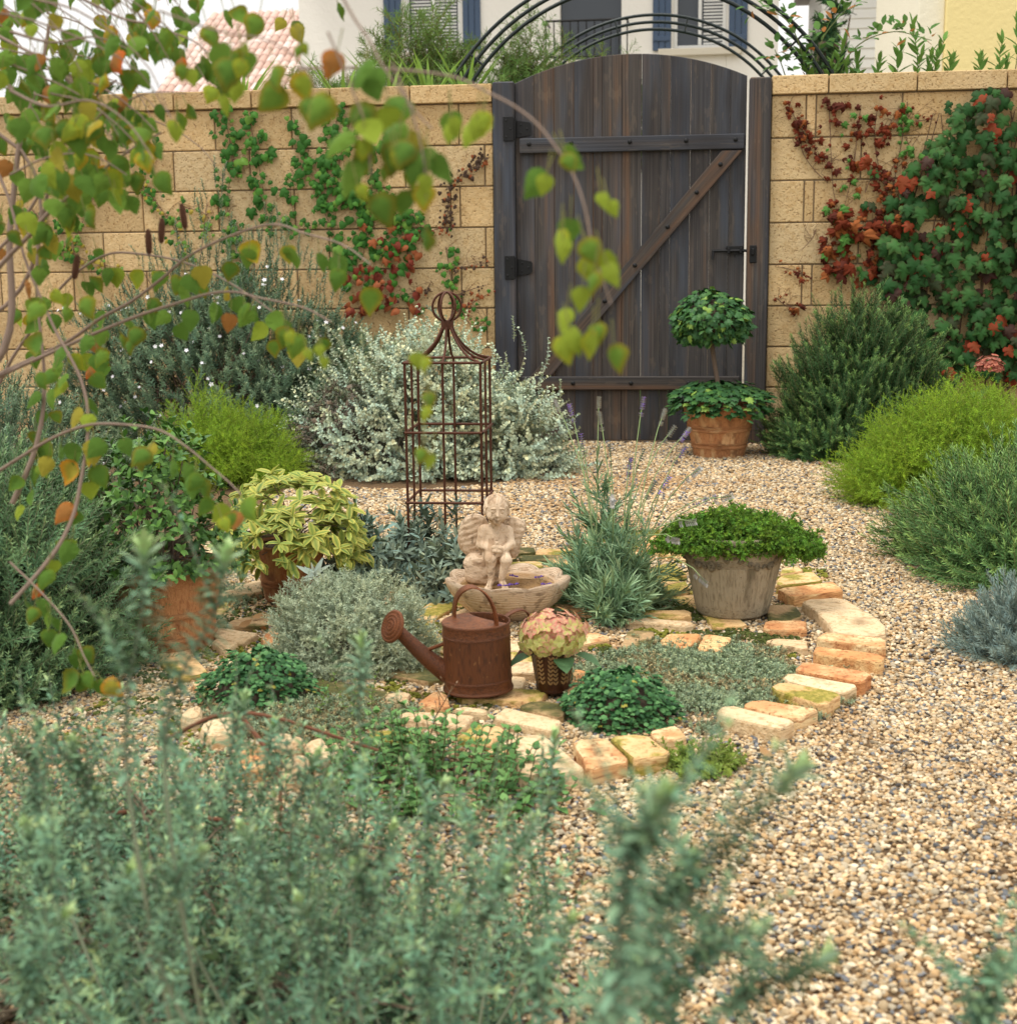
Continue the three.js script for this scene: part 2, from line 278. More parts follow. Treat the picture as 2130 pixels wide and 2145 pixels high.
// ---------------------------------------------------------------- textures and materials of the hard surfaces
const blockTex = tex(640, 640, (u, v) => {
  const big = pf(u, v, 3, 3, 11, 3), f = pf(u, v, 60, 60, 12, 3), pit = pn(u * 210, v * 210, 210, 210, 13), pit2 = pn(u * 120, v * 120, 120, 120, 14);
  let c = mix3([206, 174, 124], [226, 200, 154], big); c = mix3(c, [192, 156, 104], clamp((f - 0.5) * 1.8));
  if (pit > 0.86) c = mix3(c, [128, 92, 52], 0.55); if (pit2 > 0.9) c = mix3(c, [120, 86, 48], 0.5); if (pit < 0.1) c = mix3(c, [240, 214, 164], 0.5);
  return c;
});
const blockBump = gray(640, 640, (u, v) => { const f = pf(u, v, 90, 90, 12, 3), pit = pn(u * 210, v * 210, 210, 210, 13), pit2 = pn(u * 120, v * 120, 120, 120, 14); return f * 0.6 + 0.35 - (pit > 0.8 ? 0.3 : 0) - (pit2 > 0.86 ? 0.35 : 0); });
const blockMats = [[0.9, 0.9, 0.9], [0.8, 0.77, 0.73], [0.98, 0.95, 0.92], [0.84, 0.85, 0.88]].map((c) => std({ map: blockTex, bumpMap: blockBump, bumpScale: 0.004, roughness: 0.95, color: C(...c) }));
const mortarMat = std({ color: C(0.24, 0.18, 0.11), roughness: 1 });
const woodTex = tex(400, 800, (u, v) => {
  const g = pf(u, v, 64, 3, 21, 4), g2 = pf(u, v, 170, 6, 22, 3), broad = pf(u, v, 5, 3, 23, 3), rust = pf(u, v, 8, 2, 24, 3), blue = pf(u, v, 6, 3, 25, 3), spot = pf(u, v, 22, 20, 26, 3);
  let c = mix3([48, 43, 41], [98, 90, 82], g); c = mix3(c, [36, 32, 34], clamp((g2 - 0.45) * 2.2)); c = mix3(c, [142, 92, 54], clamp((rust - 0.58) * 4) * (0.2 + 0.55 * g)); c = mix3(c, [66, 78, 96], clamp((blue - 0.48) * 3) * 0.6); c = mix3(c, [34, 29, 30], clamp((broad - 0.5) * 2.4) * 0.6);
  if (spot > 0.72) c = mix3(c, [130, 110, 88], 0.22);
  return c;
});
const woodBump = gray(400, 800, (u, v) => pf(u, v, 90, 4, 21, 4) * 0.7 + pf(u, v, 200, 8, 22, 2) * 0.3);
const woodMats = [[1, 1, 1], [0.86, 0.9, 0.98], [1.06, 0.97, 0.9], [0.8, 0.8, 0.82], [1.05, 1.02, 1.0]].map((c) => std({ map: rep(woodTex, 2.2, 0.62), bumpMap: rep(woodBump, 2.2, 0.62), bumpScale: 0.0016, roughness: 0.72, color: C(...c) }));
const ironMat = std({ color: C(0.012, 0.012, 0.013), roughness: 0.42, metalness: 0.5 });
const stoneTex = tex(640, 640, (u, v) => {
  const big = pf(u, v, 5, 5, 31, 4), f = pf(u, v, 70, 70, 32, 3), dark = pf(u, v, 16, 16, 33, 3), sp = pn(u * 160, v * 160, 160, 160, 34);
  let c = mix3([206, 176, 134], [236, 214, 176], big); c = mix3(c, [178, 140, 96], clamp((f - 0.5) * 2)); c = mix3(c, [110, 88, 60], clamp((dark - 0.6) * 3) * 0.6); if (sp > 0.93) c = mix3(c, [70, 56, 40], 0.6); return c;
});
const brickTex = tex(640, 640, (u, v) => {
  const big = pf(u, v, 7, 7, 41, 4), f = pf(u, v, 80, 80, 42, 3), pale = pf(u, v, 9, 9, 43, 4), sp = pn(u * 170, v * 170, 170, 170, 44);
  let c = mix3([190, 134, 86], [216, 168, 116], big); c = mix3(c, [226, 198, 150], clamp((pale - 0.4) * 4)); c = mix3(c, [150, 92, 54], clamp((f - 0.52) * 2.4)); if (sp > 0.94) c = mix3(c, [80, 52, 34], 0.6); return c;
});
const mossTex = tex(640, 640, (u, v) => { // brick and stone grown over with moss in patches
  const big = pf(u, v, 7, 7, 51, 4), f = pf(u, v, 90, 90, 52, 3), m = pf(u, v, 10, 10, 53, 5), sp = pn(u * 190, v * 190, 190, 190, 54);
  let c = mix3([206, 160, 104], [230, 200, 150], big); c = mix3(c, [160, 108, 66], clamp((f - 0.55) * 2));
  const k = clamp((m - 0.42) * 6) * clamp(0.45 + f); c = mix3(c, mix3([150, 142, 40], [104, 104, 30], f), k * 0.85); if (sp > 0.9) c = mix3(c, [60, 60, 24], 0.6 * k + 0.1); return c;
});
const darkMossTex = tex(512, 512, (u, v) => { const m = pf(u, v, 8, 8, 56, 5), f = pf(u, v, 80, 80, 57, 3); let c = mix3([150, 120, 84], [196, 164, 120], f); return mix3(c, mix3([58, 60, 28], [96, 92, 40], f), clamp((m - 0.36) * 5)); });
const roughBump = gray(512, 512, (u, v) => pf(u, v, 30, 30, 35, 5) * 0.75 + pf(u, v, 140, 140, 36, 2) * 0.25);
const surf = (m, c = [1, 1, 1], r = 1.6) => std({ map: rep(m, r, r), bumpMap: rep(roughBump, 3.2, 3.2), bumpScale: 0.005, roughness: 0.93, color: C(...c) });
const paveMats = { stone: surf(stoneTex), brick: surf(brickTex), red: surf(brickTex, [0.92, 0.78, 0.7]), pale: surf(stoneTex, [0.98, 0.95, 0.94]), moss: surf(mossTex), dark: surf(darkMossTex), orange: surf(brickTex, [1, 0.9, 0.78]) };

// ---------------------------------------------------------------- ground
{
  const soil = tex(512, 512, (u, v) => { const f = pf(u, v, 40, 40, 61, 4), g = pf(u, v, 8, 8, 62, 3); return mix3(mix3([120, 112, 98], [150, 140, 122], f), [104, 96, 80], clamp((g - 0.55) * 3)); });
  const g = new THREE.PlaneGeometry(240, 240); g.rotateX(-Math.PI / 2);
  const m = part('ground', g, std({ map: rep(soil, 120, 120), roughness: 1 }), scene); m.position.set(0, -0.03, -40); m.userData.kind = 'structure';
  const gapSoil = tex(640, 640, (u, v) => { const f = pn(u * 240, v * 240, 240, 240, 65), c = pn(u * 330, v * 330, 330, 330, 66), b = pf(u, v, 6, 6, 67, 3); let k = mix3([70, 52, 32], [128, 100, 66], f); if (c > 0.8) k = [46, 40, 34]; return mix3(k, [110, 76, 42], clamp((b - 0.5) * 2)); });  // dark soil brown, deepened to carry the shade between the pebbles
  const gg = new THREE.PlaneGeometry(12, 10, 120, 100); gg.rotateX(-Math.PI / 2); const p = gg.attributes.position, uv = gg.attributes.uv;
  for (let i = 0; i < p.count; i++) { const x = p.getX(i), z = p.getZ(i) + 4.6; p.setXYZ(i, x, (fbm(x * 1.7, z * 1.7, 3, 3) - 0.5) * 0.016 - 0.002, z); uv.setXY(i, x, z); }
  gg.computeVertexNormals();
  const s = part('gravel_bed', gg, std({ map: gapSoil, bumpMap: roughBump, bumpScale: 0.004, roughness: 1 }), scene); s.userData.kind = 'structure';
}
{ // strip of lawn behind the wall
  const gt = tex(256, 256, (u, v) => { const f = pf(u, v, 60, 60, 63, 3); return mix3([52, 84, 26], [96, 128, 50], f); }), g = new THREE.PlaneGeometry(12, 3.4); g.rotateX(-Math.PI / 2); const m = part('lawn', g, std({ map: rep(gt, 12, 4), roughness: 1 }), scene); m.position.set(-0.5, -0.02, -1.95); m.userData.kind = 'structure';
}
const groundY = (x, z) => (fbm(x * 1.7, z * 1.7, 3, 3) - 0.5) * 0.016 - 0.002;
{ // loose pea gravel
  const R = rng(77), peb = [];
  for (let k = 0; k < 4; k++) {
    const g = new THREE.IcosahedronGeometry(1, 1), p = g.attributes.position, sx = 1 + R() * 0.35, sz = 0.75 + R() * 0.35, sy = 0.55 + R() * 0.25;
    for (let i = 0; i < p.count; i++) { const x = p.getX(i), y = p.getY(i), z = p.getZ(i), d = 0.72 + 0.55 * vnoise(x * 1.3 + k * 9, y * 1.3 + 5, z * 1.3); p.setXYZ(i, x * d * sx, y * d * sy, z * d * sz); }
    g.computeVertexNormals(); peb.push(g);
  }
  const mat = std({ roughness: 0.82, color: C(1, 1, 1) }), lists = [[], [], [], []];
  const covered = (x, z) => // below dense planting nobody sees a pebble
    Math.hypot(x + 0.9, (z - 1.1) * 1.1) < 0.5 || Math.hypot(x + 0.47, z - 4.05) < 0.15 || (x < -1.15 && z < 1.5) || (x > 1.0 && z < 0.9) || (x > 1.25 && z < 3.4) || (x < -1.35 && z < 3.6);
  const add = (x0, x1, z0, z1, dens, s0, s1) => {
    const n = Math.round((x1 - x0) * (z1 - z0) * dens);
    for (let i = 0; i < n; i++) { const x = lerp(x0, x1, R()), z = lerp(z0, z1, R()); if (covered(x, z)) continue; const dx = (7.3 - z) * 0.46 + 0.35, cx = 0.318 - (7.208 - z) * 0.131; if (Math.abs(x - cx) > dx) continue; lists[Math.floor(R() * 4)].push([x, z, lerp(s0, s1, Math.pow(R(), 1.6))]); }
  };
  add(-1.6, 2.2, 4.0, 5.0, 30000, 0.0026, 0.0052);
  add(-1.2, 2.0, 5.0, 6.5, 24000, 0.0027, 0.0056);
  add(-1.9, 2.2, 2.4, 4.0, 21000, 0.0032, 0.0058);
  add(-1.6, 2.2, 0.02, 2.4, 14000, 0.0042, 0.0072);
  const M = new THREE.Matrix4(), Q = new THREE.Quaternion(), E = new THREE.Euler(), col = C(1, 1, 1);
  lists.forEach((L, k) => {
    const im = new THREE.InstancedMesh(peb[k], mat, L.length); im.name = numbered('gravel'); im.castShadow = im.receiveShadow = true;
    tag(im, ['small cream and tan pea gravel covering the garden path', 'rounded buff pea gravel stones of the garden path', 'loose sandy coloured pea gravel on the path', 'fine mixed pale gravel pieces of the path'][k], 'gravel', 'gravel of the garden path', 'stuff');
    L.forEach(([x, z, s], i) => {
      E.set((R() - 0.5) * 1.1, R() * 6.3, (R() - 0.5) * 1.1); Q.setFromEuler(E); M.compose(V(x, groundY(x, z) + s * (-0.1 + R() * 1.25), z), Q, V(s, s, s)); im.setMatrixAt(i, M);
      const t = R(), damp = 0.6 * smooth(0.6, 0.78, fbm(x * 2.3 + 4, z * 2.3, 8, 4)), b = (0.4 + R() * 0.58) * (R() < 0.13 ? 0.6 : 1);
      if (t < 0.09) col.setRGB(0.22 * b, 0.23 * b, 0.245 * b); else if (t < 0.125) col.setRGB(0.1 * b, 0.09 * b, 0.085 * b); else if (t < 0.36) col.setRGB(0.62 * b, 0.4 * b, 0.19 * b); else if (t < 0.62) col.setRGB(0.86 * b, 0.72 * b, 0.5 * b); else col.setRGB(0.8 * b, 0.59 * b, 0.34 * b);
      if (t >= 0.125) { col.r *= lerp(1, 0.72, damp); col.g *= lerp(1, 0.56, damp); col.b *= lerp(1, 0.4, damp); }
      im.setColorAt(i, col);
    });
    scene.add(im);
  });
}
// ---------------------------------------------------------------- paving: bricks and stones, each its own piece
{
  const pave = structure('brick_paving'), keys = { r: ['stone', 'brick', 'moss', 'stone', 'red', 'orange', 'brick', 'orange', 'moss', 'moss', 'stone', 'brick', 'moss', 'brick', 'orange'] };
  ringPolys.forEach((q, i) => part('brick', polyPrism(q, -0.02, 0.032 + 0.006 * h3(i, 3, 1), 0.006, 300 + i, 0.0025), paveMats[keys.r[i]], pave));
  const pk = ['orange', 'moss', 'moss', 'moss', 'moss', 'moss', 'moss', 'moss', 'moss', 'pale', 'dark', 'orange', 'orange', 'dark', 'red', 'pale', 'orange', 'brick', 'moss', 'moss', 'stone', 'pale', 'stone', 'pale', 'red', 'dark', 'moss', 'stone', 'stone', 'stone', 'dark', 'stone', 'brick', 'red', 'dark', 'brick'];
  pavePolys.forEach((q, i) => part('brick', polyPrism(q, -0.02, 0.016 + 0.008 * h3(i, 7, 2), 0.006, 500 + i, 0.003), paveMats[pk[i % pk.length]], pave));
  // the rest of the round bed, laid in rings of worn brick where nothing else is set
  const R = rng(555), laid = [...ringPolys, ...pavePolys, ...stonePolys].map((q) => [q.reduce((s, p) => s + p[0], 0) / q.length, q.reduce((s, p) => s + p[1], 0) / q.length, Math.max(...q.map((p) => Math.hypot(p[0] - q[0][0], p[1] - q[0][1])))]), fill = ['moss', 'stone', 'dark', 'moss', 'brick', 'moss', 'dark', 'pale'];
  let f = 0;
  for (let ring = 0; ring < 9; ring++) {
    const r = 0.2 + ring * 0.098, n = Math.round(r * 6.283 / 0.185);
    for (let k = 0; k < n; k++) {
      const a = (k + (ring % 2) * 0.5) / n * 6.283, x = -0.08 + Math.cos(a) * r, z = 3.72 + Math.sin(a) * r * 1.02;
      if (x > 0.58 || r > 0.95 || laid.some(([lx, lz, w]) => Math.hypot(lx - x, lz - z) < 0.06 + w * 0.42) || Math.hypot((x - 0.36) / 0.33, (z - 4.17) / 0.35) < 1 || Math.hypot(x + 0.475, z - 4.06) < 0.16 || Math.hypot(x + 0.46, z - 4.5) < 0.14 || R() < 0.12) continue;
      const ta = a + 1.571 + (R() - 0.5) * 0.2, c = Math.cos(ta), s = Math.sin(ta), L = 0.083 + R() * 0.012, W = 0.039 + R() * 0.006, q = [[-L, -W], [L, -W], [L, W], [-L, W]].map(([u, v]) => [x + c * u - s * v, z + s * u + c * v]);
      part('brick', polyPrism(q, -0.02, 0.011 + 0.008 * R(), 0.005, 900 + f, 0.003), paveMats[fill[Math.floor(R() * 8)]], pave); f++;
    }
  }
  stonePolys.forEach((q, i) => part('flagstone', polyPrism(q, -0.015, i === 0 ? 0.034 : 0.04, i === 0 ? 0.008 : 0.015, 700 + i, 0.002), paveMats[i === 0 ? 'pale' : 'stone'], pave));
}
// ---------------------------------------------------------------- block wall
const courseY = [-0.123, 0.08, 0.283, 0.486, 0.689, 0.892, 1.095, 1.298, 1.501, 1.704];
function wall(label, side, x0, x1) {
  const t = thing('block_wall', label, 'wall', [0, 0, 0], 0, 'garden wall either side of the gate'), R = rng(side > 0 ? 5 : 6), j = 0.0036, cache = new Map();
  const put = (name, a, b, y0, y1, z1, z0, dz = 0) => { // a..b are distances from the gate's centre
    const w = b - a - j * 2, h = y1 - y0 - j * 2, key = [w.toFixed(3), h.toFixed(3), z1].join(); let list = cache.get(key);
    if (!list) { const g = chamferBox(w, h, z1 - z0, 0.0035); list = [0, 1, 2].map(() => boxUV(g.clone(), R() * 2, R() * 2)); cache.set(key, list); }
    part(name, list[Math.floor(R() * 3)], blockMats[Math.floor(R() * 4)], t).position.set(side * (a + b) / 2, (y0 + y1) / 2, (z0 + z1) / 2 + dz);
  };
  for (let c = 0; c < 9; c++) {
    const odd = (8 - c) % 2 === 0, cuts = [x0]; let x = side > 0 ? (odd ? 0.9 : 1.12) : (odd ? 0.905 : 0.728);
    if (odd) cuts.push(x - 0.048); while (x < x1 - 0.02) { cuts.push(x); x += 0.4065; } cuts.push(x1);
    for (let i = 0; i + 1 < cuts.length; i++) if (cuts[i + 1] - cuts[i] > 0.02) put('block', cuts[i], cuts[i + 1], courseY[c], courseY[c + 1], 0, -0.19, (R() - 0.5) * 0.005);
  }
  const cc = side > 0 ? [0.683, 0.955, 1.37, 1.785] : [0.683, 1.1, 1.51]; let x = cc[cc.length - 1]; while (x + 0.41 < x1) { x += 0.41; cc.push(x); } cc.push(x1 + 0.02);
  for (let i = 0; i + 1 < cc.length; i++) put('cap_block', cc[i], cc[i + 1], 1.703, 1.797, 0.022, -0.212, (R() - 0.5) * 0.004);
  const m = new THREE.BoxGeometry(x1 - x0 - 0.006, 1.92, 0.17); part('mortar', m, mortarMat, t).position.set(side * (x0 + x1) / 2, 0.82, -0.095);
}
wall('long buff block wall with cap blocks and green creeper, hinge side of the gate', -1, 0.683, 4.2);
wall('buff block wall with cap blocks behind the red vine, latch side of the gate', 1, 0.684, 3.2);
// ---------------------------------------------------------------- wooden gate and its posts
{
  const R = rng(91);
  const post = (x, w, h, label) => { const t = thing('gate_post', label, 'post', [x, 0, 0], 0, 'posts of the garden gate'); part('shaft', boxUV(chamferBox(w, h + 0.1, 0.105, 0.006), R(), R() * 3), woodMats[1], t).position.set(0, h / 2 - 0.05, -0.02); };
  post(-0.6275, 0.107, 1.8, 'dark weathered wooden post carrying the black gate hinges'); post(0.631, 0.104, 1.788, 'dark weathered wooden post carrying the gate latch catch');
  const gate = thing('wooden_gate', 'tall arched gate of dark weathered planks with diagonal brace', 'gate', [0, 0.012, 0]);
  const xs = [-0.572, -0.477, -0.378, -0.279, -0.184, -0.138, -0.041, 0.056, 0.151, 0.198, 0.295, 0.393, 0.488, 0.567];
  const top = (x) => { const r = 1.42, cx = 0.004; return 1.918 - (r - Math.sqrt(r * r - (x - cx) ** 2)) * 1.02; };
  for (let i = 0; i + 1 < xs.length; i++) {
    const gap = i === 6 ? 0.0011 : 0.0003, a = xs[i] + (i === 7 ? 0.0011 : 0.0003), b = xs[i + 1] - gap, s = new THREE.Shape(); s.moveTo(a, 0); s.lineTo(b, 0); for (let k = 0; k <= 3; k++) { const x = lerp(b, a, k / 3); s.lineTo(x, top(x) - 0.012); } s.closePath();
    let g = new THREE.ExtrudeGeometry(s, { depth: 0.019, bevelEnabled: true, bevelSize: 0.0025, bevelOffset: -0.0025, bevelThickness: 0.0025, bevelSegments: 1 }); g = boxUV(g, R(), R() * 3);
    part('plank', g, woodMats[Math.floor(R() * 5)], gate).position.z = -0.0245 + (R() - 0.5) * 0.003;
  }
  const rail = (x0, x1, y0, y1, th) => part('rail', boxUV(chamferBox(x1 - x0, y1 - y0, th, 0.004), R(), R() * 3, true), woodMats[3], gate).position.set((x0 + x1) / 2, (y0 + y1) / 2 - 0.012, th / 2 + 0.0015);
  rail(-0.549, 0.558, 1.452, 1.525, 0.026); rail(-0.549, 0.555, 0.272, 0.34, 0.026);
  const s = new THREE.Shape([[0.55, 1.446], [0.45, 1.446], [-0.498, 0.346], [-0.395, 0.346]].map(([x, y]) => new THREE.Vector2(x, y)));
  const ang = Math.atan2(1.1, 0.948); let bg = new THREE.ExtrudeGeometry(s, { depth: 0.018, bevelEnabled: true, bevelSize: 0.003, bevelOffset: -0.003, bevelThickness: 0.003, bevelSegments: 1 });
  { const p = bg.attributes.position, uv = bg.attributes.uv, ca = Math.cos(ang), sa = Math.sin(ang); for (let i = 0; i < p.count; i++) uv.setXY(i, -p.getX(i) * sa + p.getY(i) * ca + p.getZ(i) + 0.37, p.getX(i) * ca + p.getY(i) * sa + 0.2); }
  part('brace', bg, woodMats[3], gate).position.set(0, -0.012, 0.0045);
  const head = new THREE.SphereGeometry(0.0115, 12, 6, 0, Math.PI * 2, 0, Math.PI / 2); head.rotateX(Math.PI / 2); head.scale(1, 1, 0.6);
  const bolt = (x, y, z = 0.0275) => part('bolt', head, ironMat, gate).position.set(x, y - 0.012, z);
  for (const x of [-0.5, -0.29, 0.0, 0.275, 0.515]) bolt(x, 1.497); for (const x of [-0.285, 0.01, 0.3]) bolt(x, 0.306);
  for (const t of [0.06, 0.18, 0.33, 0.5, 0.66, 0.83]) bolt(lerp(0.5, -0.446, t), lerp(1.446, 0.346, t), 0.0255);
  const hinge = (y) => {
    const t = new THREE.Group(); t.name = 'hinge'; gate.add(t); t.position.set(-0.573, y, 0.0);
    part('post_leaf', chamferBox(0.052, 0.118, 0.006, 0.0015), ironMat, t).position.set(-0.0285, 0, 0.037);
    const sh = new THREE.Shape([[0, -0.042], [0.07, -0.03], [0.076, -0.02], [0.076, 0.02], [0.07, 0.03], [0, 0.042]].map(([x, yy]) => new THREE.Vector2(x, yy)));
    part('gate_leaf', new THREE.ExtrudeGeometry(sh, { depth: 0.005, bevelEnabled: false }), ironMat, t).position.set(0.006, 0, 0.004);
    const pin = new THREE.CylinderGeometry(0.0065, 0.0065, 0.1, 12); part('pin', pin, ironMat, t).position.set(0.001, 0, 0.03);
    for (const [x, yy, z] of [[-0.04, 0.04, 0.04], [-0.018, 0, 0.04], [-0.04, -0.04, 0.04], [0.03, 0.02, 0.009], [0.03, -0.02, 0.009], [0.062, 0, 0.009]]) { const b = part('screw', head, ironMat, t); b.position.set(x, yy, z); b.scale.setScalar(0.45); }
  };
  hinge(0.88); hinge(1.56);
  const latch = new THREE.Group(); latch.name = 'latch'; gate.add(latch); latch.position.set(0.52, 0.95, 0.0);
  part('plate', chamferBox(0.085, 0.032, 0.006, 0.002), ironMat, latch).position.set(0, 0.008, 0.006);
  const rod = barGeo([-0.11, 0, 0.016], [0.085, 0, 0.016], 0.0075, 10); part('rod', rod, ironMat, latch); part('grip', barGeo([-0.104, 0.002, 0.016], [-0.108, -0.04, 0.02], 0.007, 10), ironMat, latch);
  part('staple', chamferBox(0.014, 0.03, 0.024, 0.003), ironMat, latch).position.set(-0.03, 0, 0.014); part('staple', chamferBox(0.014, 0.03, 0.024, 0.003), ironMat, latch).position.set(0.03, 0, 0.014);
  part('lock_pin', barGeo([0, -0.03, 0.018], [0, 0.004, 0.018], 0.0035, 8), ironMat, latch);
  const kp = thing('latch_catch', 'small black iron catch screwed to the gate post', 'latch', [0.607, 0.95, 0.0325]); part('plate', chamferBox(0.034, 0.085, 0.006, 0.002), ironMat, kp).position.set(0.002, -0.005, 0.003); part('loop', chamferBox(0.016, 0.034, 0.02, 0.004), ironMat, kp).position.set(0, 0.006, 0.014);
}
// ---------------------------------------------------------------- clay, stone and rusty metal
const clayTex = tex(640, 640, (u, v) => { const b = pf(u, v, 4, 5, 71, 4), f = pf(u, v, 60, 60, 72, 3), lime = pf(u, v, 9, 6, 73, 4), sp = pn(u * 150, v * 150, 150, 150, 74), dk = pf(u, v, 7, 12, 75, 4); let c = mix3([174, 116, 74], [204, 150, 102], b); c = mix3(c, [150, 94, 58], clamp((f - 0.5) * 2)); c = mix3(c, [222, 184, 136], clamp((lime - 0.56) * 4) * 0.8); c = mix3(c, [112, 74, 46], clamp((dk - 0.58) * 4) * 0.7); if (sp > 0.95) c = mix3(c, [84, 54, 34], 0.5); return c; });
const concTex = tex(640, 640, (u, v) => { const b = pf(u, v, 4, 4, 81, 4), f = pf(u, v, 80, 80, 82, 3), d = pf(u, v, 9, 6, 83, 4), sp = pn(u * 170, v * 170, 170, 170, 84); let c = mix3([150, 138, 116], [182, 168, 142], b); c = mix3(c, [112, 98, 76], clamp((f - 0.5) * 1.8)); c = mix3(c, [74, 66, 48], clamp((d - 0.6) * 5) * 0.7); if (sp > 0.94) c = mix3(c, [58, 50, 38], 0.6); return c; });
const castTex = tex(640, 640, (u, v) => { const b = pf(u, v, 5, 5, 86, 4), f = pf(u, v, 70, 70, 87, 3), d = pf(u, v, 11, 11, 88, 4); let c = mix3([192, 166, 138], [218, 196, 170], b); c = mix3(c, [180, 148, 114], clamp((f - 0.5) * 1.4)); c = mix3(c, [150, 118, 88], clamp((d - 0.54) * 5) * 0.55); const g2 = pf(u, v, 17, 17, 89, 4); return mix3(c, [104, 84, 64], clamp((g2 - 0.6) * 6) * 0.55); });
const rustTex = tex(640, 640, (u, v) => { const b = pf(u, v, 5, 4, 91, 4), f = pf(u, v, 90, 90, 92, 3), st = pf(u, v, 18, 3, 93, 4), sp = pn(u * 120, v * 120, 120, 120, 94); let c = mix3([82, 46, 24], [116, 66, 34], b); c = mix3(c, [58, 32, 18], clamp((f - 0.48) * 2)); c = mix3(c, [146, 84, 40], clamp((st - 0.62) * 4) * 0.35); if (sp > 0.95) c = mix3(c, [178, 140, 96], 0.4); return c; });
const clayMat = std({ map: rep(clayTex, 3, 1.4), bumpMap: rep(roughBump, 6, 3), bumpScale: 0.004, roughness: 0.92 });
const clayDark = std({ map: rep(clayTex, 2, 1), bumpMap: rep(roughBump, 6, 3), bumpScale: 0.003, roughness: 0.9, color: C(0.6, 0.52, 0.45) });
const concMat = std({ map: rep(concTex, 2, 0.8), bumpMap: rep(roughBump, 6, 3), bumpScale: 0.004, roughness: 0.95 });
const castMat = std({ map: castTex, bumpMap: roughBump, bumpScale: 0.002, roughness: 0.9 });
const rustMat = std({ map: rustTex, bumpMap: rep(roughBump, 3, 3), bumpScale: 0.0012, roughness: 0.55, metalness: 0.25 });
const rustPale = std({ map: rep(rustTex, 2, 2), bumpMap: rep(roughBump, 4, 4), bumpScale: 0.0012, roughness: 0.42, metalness: 0.45, color: C(1.5, 1.5, 1.5) });
const trellisMat = std({ map: rustTex, roughness: 0.65, metalness: 0.3, color: C(0.62, 0.55, 0.55) });
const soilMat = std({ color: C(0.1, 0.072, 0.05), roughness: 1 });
function soilDisc(t, r, y) { const g = new THREE.CircleGeometry(r, 40, 0, 6.2832); g.rotateX(-Math.PI / 2); const m = part('soil', g, soilMat, t); m.position.y = y; }

